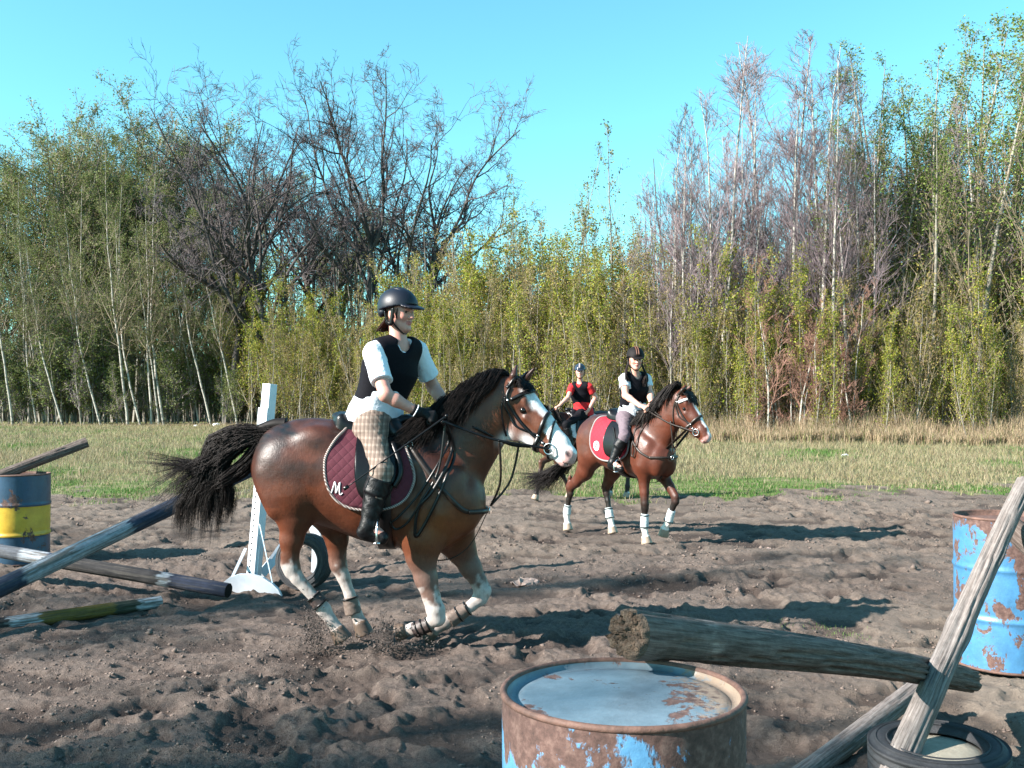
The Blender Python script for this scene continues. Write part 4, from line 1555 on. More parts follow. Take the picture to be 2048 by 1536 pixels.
    if c.get('stripe'):
        mb = MB()
        for off in (-.013, .013) if c['stripe'] == 2 else (0,):
            pts, nn = [], []
            for t in np.linspace(-.9, 1.25, 20):
                p = np.array([math.sin(t), 0, math.cos(t)])
                pts.append(HPt(-.012 + p[0] * .137, off, .040 + p[2] * .123)); nn.append(ff * p[0] + fu * p[2])
            mb.ribbon(pts, nn, .012 if c['stripe'] == 2 else .03, .003)
        add('stripe', mb.mesh('helmet_stripe', off=b3), c['stripe_mat'], hel)
    return root, HPt, (ff, fs, fu), (tf, ts_, tu), J, b3


def mirror(H_, p):
    q = H_.Mi @ Vector(p); q.y = -q.y
    return H_.Mw @ q


curlf = [1.05, 1.3, .8]
# rider in front
wr = P(838, 825, 6.17)
JA = dict(pel=P(749, 836, 6.43), chest=P(781, 738, 6.42), neck=P(797, 690, 6.41), head=P(798, 627, 6.40),
          shR=P(747, 703, 6.28), elR=P(771, 790, 6.12), wrR=wr, shL=P(833, 699, 6.53), elL=P(868, 777, 6.66), wrL=P(897, 816, 6.55),
          hpR=P(742, 856, 6.31), knR=P(764, 941, 6.09), anR=P(737, 1052, 6.06), toR=P(766, 1074, 6.05))
for k in ('hp', 'kn', 'an', 'to'): JA[k + 'L'] = mirror(HA, JA[k + 'R'])
cA = dict(J=JA, sc=1.04, h=.0055, base=JA['pel'], label='person riding the front horse in navy helmet, white tee, black vest and checked breeches',
          face=(.84, -.53, -.08), head_up=(-.05, 0, 1), torso=(.62, -.78, -.1), sleeve=.70, shirt=M['tee_white'], breeches=M['plaid'], helmet=M['helmet_navy'],
          hands=dict(R=((.95, .1, -.30), (-.1, .85, -.5), (0, 0, 1), curlf), L=((.85, -.2, -.45), (0, -.9, -.4), (0, 0, 1), curlf)), gloves=True, vents=True, earpad=True,
          hem=.055, hem_tilt=.12, vest_low=.035, skin=(.50, .25, .20), haircol=(.04, .016, .009))
rA, hpA, hfA, tfA, JJA, b3A = person('rider', cA)
rg2 = random.Random(5)
mb = MB()


def hairA(i):
    w = rg2.uniform(-.8, .8)
    p0 = hpA(-.07, w * .06, -.03 - .02 * rg2.random()); p1 = hpA(-.105, w * .06, -.07 - .02 * rg2.random()); p2 = hpA(-.10 - .025 * rg2.random() + .02 * w, w * .06, -.095 - .02 * rg2.random())
    p3 = p2 + np.array([rg2.uniform(-.03, .015), rg2.gauss(0, .01), rg2.uniform(-.01, .02)])
    return [p0, p1, p2, p3], .004, rg2.uniform(.6, 1.8)


strands(mb, 160, hairA, .004, 4, 9)
for i in range(14):
    w = -1
    p0 = hpA(.045, w * (.070 + .004 * rg2.random()), .03); p1 = hpA(.038 + .006 * rg2.random(), w * .074, .0); p2 = hpA(.034 + .012 * rg2.random(), w * .074, -.03)
    mb.tube(catmull([p0, p1, p2], 4), .002, 3, cap=False, col=(1.3, 1.2, 1.2))
add('hair', mb.mesh('hair', off=b3A), M['hair_dark'], rA)

# rider on the bay horse with the red pad
JB = dict(pel=P(1263, 832, 11.45), chest=P(1270, 778, 11.38), neck=P(1270, 751, 11.34), head=P(1271, 720, 11.28),
          shR=P(1249, 757, 11.33), elR=P(1251, 791, 11.18), wrR=P(1281, 812, 10.98), shL=P(1292, 757, 11.42), elL=P(1300, 788, 11.38), wrL=P(1303, 811, 11.10),
          hpR=P(1250, 836, 11.38), knR=P(1249, 872, 11.10), anR=P(1225, 925, 11.13), toR=P(1243, 938, 11.02))
for k in ('hp', 'kn', 'an', 'to'): JB[k + 'L'] = mirror(HB, JB[k + 'R'])
cB = dict(J=JB, sc=.93, h=.008, base=JB['pel'], label='person with long dark hair and white tee riding the horse with the red pad',
          face=(.12, -.98, -.16), torso=(.38, -.92, 0), sleeve=.55, shirt=M['tee_white'], breeches=M['breech_mauve'], helmet=M['helmet_brown'],
          hands=dict(R=((.6, -.7, -.25), (.3, .5, -.7), (0, 0, 1), curlf), L=((-.1, -.95, -.3), (-.9, 0, -.4), (0, 0, 1), curlf)),
          stripe=2, stripe_mat=M['stripe_brown'], hem=.03, vest_low=.10, skin=(.58, .31, .24), haircol=(.012, .007, .006))
rB, hpB, hfB, tfB, JJB, b3B = person('rider', cB)
mb = MB()


def hairB(i):
    w = 1 if i % 2 else -1
    a = rg2.uniform(.55, 1.0)
    p0 = hpB(-.02 - .04 * rg2.random(), w * .075, -.01); p1 = hpB(-.03 + .03 * rg2.random(), w * (.085 + .02 * a), -.09)
    p2 = hpB(.01 + .05 * rg2.random(), w * (.10 + .03 * a), -.17); p3 = hpB(.05 + .05 * rg2.random(), w * (.07 + .07 * rg2.random()), -.24 - .08 * rg2.random())
    return [p0, p1, p2, p3], .006, rg2.uniform(.6, 1.5)


strands(mb, 170, hairB, .006, 4, 9)
add('hair', mb.mesh('hair', off=b3B), M['hair_dark2'], rB)

# rider in red
JC = dict(pel=P(1167, 824, 16.15), chest=P(1160, 787, 16.08), neck=P(1160, 766, 16.05), head=P(1160, 744, 16.0),
          shR=P(1144, 773, 16.06), elR=P(1136, 795, 15.85), wrR=P(1119, 811, 15.75), shL=P(1178, 772, 15.97), elL=P(1191, 795, 16.02), wrL=P(1176, 822, 16.0),
          hpL=P(1163, 829, 16.05), knL=P(1132, 849, 15.80), anL=P(1143, 893, 15.84), toL=P(1133, 901, 15.76))
for k in ('hp', 'kn', 'an', 'to'): JC[k + 'R'] = mirror(HC, JC[k + 'L'])
cC = dict(J=JC, sc=.86, h=.009, base=JC['pel'], label='person in a red tee and blue helmet turning towards us on the far horse',
          face=(-.12, -.99, -.05), torso=(-.35, -.93, 0), sleeve=.60, shirt=M['tee_red'], breeches=M['breech_black'], helmet=M['helmet_blue'],
          hands=dict(R=((-.8, -.3, -.4), (.3, .3, -.8), (0, 0, 1), curlf), L=((-.55, -.1, -.8), (-.6, .6, 0), (-.5, -.5, .5), [.2, .25, .2])),
          stripe=1, stripe_mat=M['trim_grey'], hem=.06, vest_low=.10, skin=(.55, .28, .22))
rC, hpC, hfC, tfC, JJC, b3C = person('rider', cC)

# ------------------------------------------------------------------ tack that needs the riders' hands and feet
handA = P(884, 842, 6.18); handA2 = P(905, 838, 6.42)
brA, rings, mbr = bridle(HA, M['leather'], hand=handA, hand2=handA2)
# loose rein ends hanging from the hand in loops
V3 = lambda x, z, o=.02: (HA.side(x, z, -1, o) or (np.array([x, -.3, z]), None))[0]
hA = np.array(HA.Mi @ handA)
for lps, wd in (([(900, 880), (878, 930), (845, 985), (805, 1025), (792, 1036), (800, 1048), (822, 1036), (848, 1000), (880, 940)], .014),
                ([(905, 890), (893, 935), (868, 980), (845, 1010), (838, 1062), (850, 1050), (876, 1000), (896, 950), (910, 905)], .020)):
    pts = [hA + np.array([.0, -.01, 0])] + [V3((a - 750) / 311, (1290 - b) / 311) for a, b in lps] + [hA + np.array([.02, .02, 0])]
    pts = catmull(pts, 6)
    mbr.ribbon(pts, [(0, -1, .1)] * len(pts), wd, .004)
add('reins', mbr.mesh('reins'), M['leather'], brA)

handB = P(1292, 819, 10.95); handB2 = P(1300, 817, 10.98)
brB, ringsB, mbr = bridle(HB, M['leather_brown'], hand=handB, hand2=handB2, flash=False, browmat=M['white_cloth'], nose_e=(-.1, 1))
hB = np.array(HB.Mi @ handB)
V3B = lambda x, z, o=.02: (HB.side(x, z, -1, o) or (np.array([x, -.3, z]), None))[0]
pts = catmull([hB] + [V3B(*q) for q in ((.34, 1.28), (.36, 1.10), (.36, .98), (.40, .98), (.42, 1.12), (.42, 1.28))] + [hB], 6)
mbr.ribbon(pts, [(0, -1, .1)] * len(pts), .016, .004)
add('reins', mbr.mesh('reins'), M['leather_brown'], brB)

handC = P(1114, 815, 15.72)
brC, ringsC, mbr = bridle(HC, M['leather'], hand=handC, flash=False)
add('reins', mbr.mesh('reins'), M['leather'], brC)


def breastplate(H_, mat, side_pts, w, chest, girth, fork=None, hang=None, rein_frac=None):
    mb = MB()
    for sy in (-1, 1):
        H_.path(lambda x, z, s_: H_.side(x, z, s_, .006), [(x, z, sy) for x, z in side_pts], 6, w, .007, mb=mb)
        # join across the front
        a = H_.side(side_pts[-1][0], side_pts[-1][1], sy, .012)[0]
        r = H_.ray((1.4, sy * .03, chest[1]), (-1, 0, 0), .014)
        m = H_.near((a + r[0]) / 2 + np.array([.03, 0, 0]), .014)
        pts = catmull([a, m, r[0]], 6)
        mb.ribbon(pts, [unit((1, sy * .6, 0))] * len(pts), w, .007)
    c0 = H_.ray((1.4, 0, chest[1]), (-1, 0, 0), .016)[0]
    lo = [c0]
    for x, z in hang or []:
        lo.append(np.array([x, 0, z]))
    if hang:
        pts = catmull(lo, 6)
        mb.ribbon(pts, [(.6, 0, -.8)] * len(pts), .022, .005)
    if fork:
        for sw, ring in zip((-1, 1), fork):
            pts = catmull([c0 + np.array([.02, 0, .03]), (c0 + ring) / 2 + np.array([.045, sw * .02, -.03]), ring], 7)
            mb.ribbon(pts, [(.3, sw, 0)] * len(pts), .014, .005)
    o = add('breastplate', mb.mesh('breastplate'), mat, H_.root)
    mb = MB()
    for sy in (-1, 1):
        for x, z in (side_pts[0], side_pts[1]):
            q = H_.side(x, z, sy, .016)
            if q is not None: mb.tube([q[0] + .018 * np.array([math.cos(t), 0, math.sin(t)]) for t in np.linspace(0, 2 * math.pi, 12)], .004, 5, cap=False)
    mb.tube([c0 + np.array([.012, .02 * math.cos(t), .02 * math.sin(t)]) for t in np.linspace(0, 2 * math.pi, 12)], .004, 5, cap=False)
    add('ring', mb.mesh('tack_rings'), M['steel'], o)


ra = [rings[0] * .53 + hA * .47 - np.array([0, 0, .025]), rings[1] * .65 + np.array(HA.Mi @ handA2) * .35 - np.array([0, 0, .02])]
breastplate(HA, M['leather_brown'], [(.17, 1.36), (.24, 1.28), (.35, 1.13), (.46, 1.0), (.55, .90), (.60, .87)], .030, (.66, .86), None, ra,
            hang=[(.62, .66), (.50, .56), (.36, .545), (.18, .585)])
rb_ = [ringsB[0] * .5 + hB * .5, ringsB[1] * .5 + hB * .5]
breastplate(HB, M['leather_brown'], [(.16, 1.36), (.24, 1.27), (.36, 1.12), (.47, 1.02), (.57, .96)], .026, (.66, .96), None, rb_, hang=[(.60, .80), (.48, .68), (.25, .67)])

for H_, sad, J, fa in ((HA, sadA, JJA, 0), (HB, sadB, JJB, 0)):
    for q in 'RL':
        an, to = J['an' + q], J['to' + q]
        ft = an * .35 + to * .65 - np.array([0, 0, .055])
        lc = H_.Mi @ Vector(ft)
        sy = -1 if lc.y < 0 else 1
        r = H_.side(.02, 1.25, sy, .055)
        sd = np.array(H_.Mw.to_3x3() @ Vector((0, 1, 0)))
        stirrup(sad, H_, H_.Mw @ Vector(r[0]), Vector(ft), Vector(sd), H_.Mw.to_3x3() @ Vector((1, 0, 0)))

# leg boots on the horses


def leg_boot(H_, a, b, ra, rb, mat, strap=None, bulge=None):
    a, b = np.array(a), np.array(b)
    lo, hi = np.minimum(a, b) - .12, np.maximum(a, b) + .12
    S = SDF(lo, hi, .006)
    S.cone(a, b, ra, rb, .01, (0, 1, 0), .9, capped=True)
    if bulge is not None: S.ell(bulge[0], bulge[1], None, .02)
    S.wob(.0012, 90, .4)
    V, F = S.net()
    o = add('leg_boot', mesh_np('leg_boot', V, [finish(V, F)]), mat, H_.root)
    if strap:
        d = unit(b - a); r1 = unit(np.cross(d, (0, 1, 0))); mb = MB()
        for f in strap:
            c = a + (b - a) * f; r = ra + (rb - ra) * f + .003
            mb.tube([c + r * (math.cos(t) * r1 + .92 * math.sin(t) * np.array([0, 1, 0])) for t in np.linspace(0, 2 * math.pi, 20)], .006, 6, cap=False)
        add('strap', mb.mesh('boot_strap'), M['leather'], o)


M['boot_brown'] = mat_plain('brown_leg_boot', (.11, .08, .065), .6, .3, 30)
M['boot_dark'] = mat_plain('dark_leg_boot', (.035, .022, .020), .55, .3, 30)
M['boot_blue'] = mat_plain('pale_blue_leg_boot', (.42, .47, .48), .75, .25, 12)
leg_boot(HA, lp(634, 1184, -.125), lp(650, 1203, -.122), .047, .053, M['boot_dark'], [.1, .9])
leg_boot(HA, lp(693, 1203, .13), lp(701, 1236, .13), .050, .055, M['boot_brown'], [.05])
leg_boot(HA, lp(864, 1240, -.12), lp(832, 1255, -.075), .044, .050, M['boot_dark'], [.15, .5, .85])
leg_boot(HA, lp(934, 1224, .118), lp(896, 1248, .095), .044, .054, M['boot_brown'], [.05, .5])
leg_boot(HB, (.43, -.13, .33), (.42, -.13, .17), .044, .052, M['boot_blue'], [.1, .9])
leg_boot(HB, (.585, .13, .37), (.525, .13, .235), .044, .052, M['boot_blue'], [.9])
leg_boot(HB, (-.515, .13, .30), (-.485, .13, .17), .046, .054, M['boot_blue'], [.1, .9])
leg_boot(HB, (-.975, -.13, .31), (-.995, -.13, .20), .046, .052, M['boot_blue'], [.1])

# whip in the front rider's hand
mb = MB()
w0, w1 = P(893, 832, 6.16), P(697, 972, 6.0)
mid = w0.lerp(w1, .5) + Vector((0, -.02, -.0))
mb.tube(catmull([w0, mid, w1], 8), np.linspace(.008, .0032, 17), 7)
o = add('whip', mb.mesh('whip', off=w0), M['leather'], None, 'thin black riding whip held by the rider in checked breeches', 'whip', loc=w0)
mb = MB(); mb.ball((0, 0, 0), (.012, .012, .012)); add('knob', mb.mesh('whip_knob'), M['leather'], o)
mb = MB()
e = w1 - w0
mb.bar(e, e + (e.normalized() * .035), .022, .004, (0, 1, 0)); add('tip', mb.mesh('whip_tip'), M['leather'], o)

# ------------------------------------------------------------------ ground: one sheet to the horizon, trampled mud in front, meadow behind


def edge_y(x):
    return 17.0 + .10 * x + 1.4 * (fbm(x * .35 + 40, x * 0 + 3.3, 3, 3) - .5)


def grassiness(x, y):
    n = fbm(x * 1.3, y * .8, 21, 4)
    return ss(-1.5, 1.8, y - edge_y(x) + (n - .5) * 6.5)


def hoofprints(x, y):
    """crescent dents left by hooves"""
    out = np.zeros(np.broadcast(x, y).shape)
    for cell, dep, ox in ((.42, .034, 0.0), (.55, .045, 13.7)):
        cx0 = np.floor(x / cell + ox).astype(int); cy0 = np.floor(y / cell).astype(int)
        for dx in (-1, 0, 1):
            for dy in (-1, 0, 1):
                ix, iy = cx0 + dx, cy0 + dy
                a = _T[ix % 256, iy % 256]; b = _T[(ix + 91) % 256, (iy + 37) % 256]; c = _T[(ix + 17) % 256, (iy + 150) % 256]
                px_ = (ix + a - ox) * cell; py_ = (iy + b) * cell
                th = c * 1.6 - .8
                u = (x - px_) * np.cos(th) + (y - py_) * np.sin(th); v = -(x - px_) * np.sin(th) + (y - py_) * np.cos(th)
                r = np.sqrt((u / .075) ** 2 + (v / .055) ** 2)
                m = (c > .3)
                out = out + m * dep * (np.exp(-np.minimum(r, 6) ** 4) - .45 * np.exp(-((np.minimum(r, 6) - 1.5) / .45) ** 2) * (u < 0))
    return out


def gh(x, y):
    """height of the ground"""
    x = np.asarray(x, dtype=float); y = np.asarray(y, dtype=float)
    g = grassiness(x, y)
    near = ss(30, 16, y)
    big = (fbm(x * .28, y * .28, 1, 3) - .5) * .09
    rut = (fbm(x * .55 + y * .18, y * 2.3 - x * .3, 31, 3) - .5) * .085
    u = fbm(x * 3.1, y * 3.6, 6, 3)
    pits = -.045 * ss(.53, .36, u)
    cl = 1 - abs(2 * vn(x * 5.5 + 1.5 * vn(x * 3, y * 3, 7), y * 5.5, 11) - 1)
    c2 = 1 - abs(2 * vn(x * 13 + 2 * vn(x * 6, y * 6, 8), y * 13, 12) - 1)
    c3 = vn(x * 34, y * 34, 13)
    pits = pits - hoofprints(x, y)
    rough = .55 + .45 * ss(.35, .6, fbm(x * .5, y * .5, 41, 3))
    rough = rough * (1 - .35 * ss(1.0, 5.0, x) * ss(9, 5, y))
    mud = rut + pits * rough + (.027 * cl ** 2 + .022 * c2 ** 2 + .015 * c3) * rough
    gr = (fbm(x * 2, y * 2, 51, 4) - .5) * .06
    return (big + (mud - .012) * (1 - g) + gr * g) * near


def gz(x, y): return float(gh(np.array([x]), np.array([y]))[0])


def build_ground():
    an = np.concatenate([np.arange(-36, 36, math.degrees(.0021)), np.linspace(36, 324, 70)[:-1]])
    an = np.radians(an)
    rr = [0.0, .8, 1.5, 2.2, 2.9]
    r = 3.4
    while r < 26: rr.append(r); r *= 1.0036
    while r < 130: rr.append(r); r *= 1.035
    while r < 2600: rr.append(r); r *= 1.35
    rr = np.array(rr[1:])
    A, Rr = np.meshgrid(an, rr)
    X = Rr * np.sin(A); Y = Rr * np.cos(A)
    Z = gh(X, Y)
    n0, n1 = X.shape
    V = np.stack([X, Y, Z], -1).reshape(-1, 3)
    V = np.concatenate([V, [[0, 0, 0]]])
    I = np.arange(n0 * n1).reshape(n0, n1)
    J = np.roll(I, -1, 1)
    F = np.stack([I[:-1], I[1:], J[1:], J[:-1]], -1).reshape(-1, 4)
    F = F[:, ::-1]
    F3 = np.stack([np.full(n1, n0 * n1), I[0], J[0]], 1)[:, ::-1]
    x, y = V[:, 0], V[:, 1]
    g = grassiness(x, y)
    u = fbm(x * 3.1, y * 3.6, 6, 3)
    damp = ss(.50, .36, u) * .7 + ss(.5, .7, fbm(x * .8, y * .8, 61, 3)) * .3
    sand = ss(.5, 3.6, x + (fbm(x, y, 71, 3) - .5) * 3) * ss(10, 5.5, y)
    sand = np.maximum(sand, .45 * ss(7, 12, y + (fbm(x * .7, y * .7, 75, 3) - .5) * 5))
    col = np.stack([g, damp, sand], 1)
    me = mesh_np('ground', V, [F, F3], True, col)
    m, nt, bs = node_mat('mud_and_meadow')
    v = coords(nt)
    sp = nt.nodes.new('ShaderNodeSeparateColor'); lk(nt, vcol(nt), sp.inputs[0])
    n1_ = nz(nt, 3.0, 6, .65, v); n2 = nz(nt, 38, 5, .7, v); n3 = nz(nt, 170, 3, .7, v)
    mud = ramp(nt, n2.outputs[0], [(.32, (.052, .039, .032)), (.5, (.132, .102, .087)), (.68, (.225, .180, .155))])
    mud2 = mix(nt, n1_.outputs[0], mud.outputs[0], (.125, .096, .081))
    spk = ramp(nt, n3.outputs[0], [(.34, (.55, .52, .5)), (.48, (1, 1, 1)), (.72, (1.25, 1.22, 1.2))])
    mud3 = mix(nt, 1, mud2.outputs[0], spk.outputs[0], 'MULTIPLY')
    sandc = mix(nt, n2.outputs[0], (.145, .115, .090), (.29, .24, .188))
    sf = nt.nodes.new('ShaderNodeMath'); sf.operation = 'MULTIPLY'; sf.inputs[1].default_value = .75
    lk(nt, sp.outputs[2], sf.inputs[0])
    mud4 = mix(nt, sf.outputs[0], mud3.outputs[0], sandc.outputs[0])
    df = nt.nodes.new('ShaderNodeMath'); df.operation = 'MULTIPLY'; df.inputs[1].default_value = .8
    lk(nt, sp.outputs[1], df.inputs[0])
    mud5 = mix(nt, df.outputs[0], mud4.outputs[0], (.030, .021, .018))
    n4 = nz(nt, .9, 5, .7, coords(nt, (1, 2.2, 1))); n5 = nz(nt, 14, 4, .7, v)
    gr = ramp(nt, n4.outputs[0], [(.34, (.055, .100, .022)), (.48, (.115, .140, .048)), (.60, (.20, .18, .095)), (.76, (.28, .24, .15))])
    gr2 = ramp(nt, n5.outputs[0], [(.3, (.6, .6, .6)), (.7, (1.35, 1.35, 1.35))])
    gr3 = mix(nt, 1, gr.outputs[0], gr2.outputs[0], 'MULTIPLY')
    # ragged edge of the turf
    ad = nt.nodes.new('ShaderNodeMath'); ad.operation = 'ADD'; lk(nt, sp.outputs[0], ad.inputs[0]); lk(nt, n5.outputs[0], ad.inputs[1])
    mr = nt.nodes.new('ShaderNodeMapRange'); mr.inputs[1].default_value = .9; mr.inputs[2].default_value = 1.1
    lk(nt, ad.outputs[0], mr.inputs[0])
    f = mix(nt, mr.outputs[0], mud5.outputs[0], gr3.outputs[0])
    lk(nt, f.outputs[0], bs.inputs['Base Color'])
    bs.inputs['Roughness'].default_value = .9
    bs.inputs['Specular IOR Level'].default_value = .2
    s = nt.nodes.new('ShaderNodeMath'); s.operation = 'ADD'
    lk(nt, n2.outputs[0], s.inputs[0]); lk(nt, n3.outputs[0], s.inputs[1])
    bump(nt, s.outputs[0], bs, .9, .018)
    add('ground', me, m, None, kind='structure')


build_ground()


# ------------------------------------------------------------------ grass
def blade_mat(name):
    m, nt, bs = node_mat(name)
    lk(nt, vcol(nt), bs.inputs['Base Color'])
    bs.inputs['Roughness'].default_value = .6
    bs.inputs['Specular IOR Level'].default_value = .25
    tr = nt.nodes.new('ShaderNodeBsdfTranslucent')
    lk(nt, vcol(nt), tr.inputs[0])
    ms = nt.nodes.new('ShaderNodeMixShader'); ms.inputs[0].default_value = .35
    out = nt.nodes['Material Output']
    lk(nt, bs.outputs[0], ms.inputs[1]); lk(nt, tr.outputs[0], ms.inputs[2]); lk(nt, ms.outputs[0], out.inputs[0])
    return m


M['blade'] = blade_mat('grass_blades')
M['leaf'] = blade_mat('leaves')


def blades(x, y, h, w, lean, col, rng, z=None):
    n = len(x)
    a = rng.uniform(0, 2 * math.pi, n)
    z0 = gh(x, y) if z is None else z
    dx, dy = np.cos(a) * w / 2, np.sin(a) * w / 2
    la = rng.uniform(0, 2 * math.pi, n)
    lx, ly = np.cos(la) * lean * h, np.sin(la) * lean * h
    p0 = np.stack([x - dx, y - dy, z0 - .02], 1); p1 = np.stack([x + dx, y + dy, z0 - .02], 1)
    m0 = np.stack([x - dx * .7 + lx * .3, y - dy * .7 + ly * .3, z0 + h * .55], 1); m1 = np.stack([x + dx * .7 + lx * .3, y + dy * .7 + ly * .3, z0 + h * .55], 1)
    t = np.stack([x + lx, y + ly, z0 + h], 1)
    V = np.stack([p0, p1, m1, m0, t], 1).reshape(-1, 3)
    i = np.arange(n)[:, None] * 5
    return V, i + np.array([[0, 1, 2, 3]]), i + np.array([[3, 2, 4]]), np.repeat(col, 5, 0)


def tree_depth(px):
    return np.interp(px, [-200, 480, 620, 900, 1300, 1500, 2048, 2300], [70, 68, 58, 50, 44, 41, 37.5, 36])


def build_grass():
    rng = np.random.default_rng(9)
    n = 330000
    d = 15.2 * (70 / 15.2) ** (rng.random(n) ** 1.15)
    x = d * rng.uniform(-.60, .60, n)
    y = d
    g = grassiness(x, y)
    px = 1024 + x / y * 2000
    keep = (rng.random(n) < ss(.25, .8, g) * .95 + .012 * (g > 0.02)) & (y < tree_depth(px) + 3)
    patch = fbm(x * .9, y * .5, 81, 4)
    keep &= rng.random(n) < .35 + 1.1 * ss(.35, .6, patch)
    x, y, patch = x[keep], y[keep], patch[keep]
    n = len(x)
    straw = np.clip(ss(.33, .58, fbm(x * .30, y * .22, 91, 4)) * .95 + .10 + .35 * ss(30, 44, y), 0, 1)
    isst = rng.random(n) < straw
    h = np.where(isst, rng.uniform(.05, .22, n), rng.uniform(.03, .11, n)) * (.6 + .5 * ss(18, 30, y))
    w = (.006 + .00035 * y) * rng.uniform(.6, 1.3, n)
    b = rng.uniform(.65, 1.3, n)[:, None]
    col = np.where(isst[:, None], np.array([[.24, .205, .12]]), np.array([[.070, .145, .028]])) * b
    col = col * (1 + rng.normal(0, .06, (n, 3)))
    V, F4, F3, C = blades(x, y, h, w, rng.uniform(.1, 1.0, n), np.clip(col, 0, 1), rng)
    add('grass', mesh_np('grass', V, [F4, F3], False, C), M['blade'], None, kind='stuff', label='short green and straw coloured meadow grass behind the mud', cat='grass')
    # tall dry stalks along the foot of the wood
    n = 95000
    px = rng.uniform(-160, 2230, n)
    D = tree_depth(px)
    dens = np.interp(px, [-200, 450, 600, 800, 1300, 1450, 2300], [.12, .15, .6, .5, .7, 1, 1])
    k = rng.random(n) < dens
    px, D = px[k], D[k]
    n = len(px)
    clump = fbm(px * .012, px * 0, 101, 3)
    y = D - 2.2 + rng.exponential(1.1, n) + (fbm(px * .02, px * 0 + 5, 111, 3) - .5) * 2
    x = (px - 1024) / 2000 * y
    tall = np.interp(px, [-200, 500, 700, 1300, 1500, 2300], [.4, .4, .9, .9, 1.35, 1.5])
    h = tall * rng.uniform(.15, .75, n) * (.5 + clump) * (.55 + .8 * ss(.0, 2.0, y - D + 2.2))
    col = np.where((rng.random(n) < .88)[:, None], np.array([[.36, .275, .18]]), np.array([[.14, .165, .05]])) * rng.uniform(.5, 1.3, n)[:, None]
    V, F4, F3, C = blades(x, y, h, rng.uniform(.015, .035, n), rng.uniform(.02, .45, n), np.clip(col, 0, 1), rng)
    add('dry_grass', mesh_np('dry_grass', V, [F4, F3], False, C), M['blade'], None, kind='stuff', label='tall dry straw coloured grass along the foot of the trees', cat='dry grass')
    # a few green sprouts in the trampled mud
    V0 = []
    mbx, mby = [], []
    for cx_, cy_ in ((1690, 1262), (1710, 1275), (1560, 1250), (1650, 1250), (1100, 1400)):
        p = G(cx_, cy_)
        k = rng.integers(20, 50)
        mbx.append(p.x + rng.normal(0, .06, k)); mby.append(p.y + rng.normal(0, .04, k))
    x = np.concatenate(mbx); y = np.concatenate(mby); n = len(x)
    V, F4, F3, C = blades(x, y, rng.uniform(.01, .035, n), np.full(n, .004), rng.uniform(.2, 1, n), np.tile([.12, .2, .05], (n, 1)), rng)
    add('weeds', mesh_np('weeds', V, [F4, F3], False, C), M['blade'], None, kind='stuff', label='tiny green weeds sprouting in the trampled mud', cat='weeds')


build_grass()


# ------------------------------------------------------------------ trees
def nrm(a): return a / (np.linalg.norm(a, axis=-1, keepdims=True) + 1e-9)


def grow_batch(rng, org, d, L, n, kink, up):
    Mn = len(org)
    pts = np.zeros((Mn, n, 3)); pts[:, 0] = org
    dirs = np.zeros((Mn, n, 3)); dirs[:, 0] = d
    drift = rng.normal(0, kink * .5, (Mn, 3))
    for i in range(1, n):
        d = nrm(d + rng.normal(0, kink, (Mn, 3)) + drift * .5 + np.array([0, 0, up]))
        pts[:, i] = pts[:, i - 1] + d * (L / (n - 1))[:, None]
        dirs[:, i] = d
    return pts, dirs


def tubes(pts, r0, r1, k):
    Mn, n, _ = pts.shape
    T = np.gradient(pts, axis=1); T = nrm(T)
    ref = np.zeros_like(T); ref[..., 0] = 1; ref[..., 1] = .37
    a = nrm(np.cross(T, ref)); b = np.cross(T, a)
    t = np.linspace(0, 1, n)[None, :, None]
    rad = (r0[:, None, None] * (1 - t) + r1[:, None, None] * t)
    ang = np.arange(k) / k * 2 * math.pi
    V = pts[:, :, None, :] + rad[..., None] * (np.cos(ang)[None, None, :, None] * a[:, :, None, :] + np.sin(ang)[None, None, :, None] * b[:, :, None, :])
    V = V.reshape(-1, 3)
    base = (np.arange(Mn) * n * k)[:, None, None]
    i = np.arange(n - 1)[None, :, None] * k; j = np.arange(k)[None, None, :]; j2 = (j + 1) % k
    F = np.stack([base + i + j, base + i + j2, base + i + k + j2, base + i + k + j], -1).reshape(-1, 4)
    return V, F


def children(rng, pts, dirs, L, r0, r1, c, tmin, tmax, ang, sd, lenf, rf, up_bias=0.0):
    Mn, n, _ = pts.shape
    t = rng.uniform(tmin, tmax, (Mn, c))
    s = t * (n - 1); i0 = np.minimum(s.astype(int), n - 2); f = (s - i0)[..., None]
    m = np.arange(Mn)[:, None]
    org = pts[m, i0] * (1 - f) + pts[m, i0 + 1] * f
    d = dirs[m, i0 + 1]
    rv = rng.normal(0, 1, (Mn, c, 3)); rv[..., 2] += up_bias
    perp = nrm(rv - d * np.sum(rv * d, -1, keepdims=True))
    an = np.radians(rng.normal(ang, sd, (Mn, c)))[..., None]
    nd = nrm(d * np.cos(an) + perp * np.sin(an))
    Lc = L[:, None] * lenf(t) * rng.uniform(.6, 1.15, (Mn, c))
    rp = r0[:, None] * (1 - t) + r1[:, None] * t
    return org.reshape(-1, 3), nd.reshape(-1, 3), Lc.ravel(), (rp * rf).ravel()


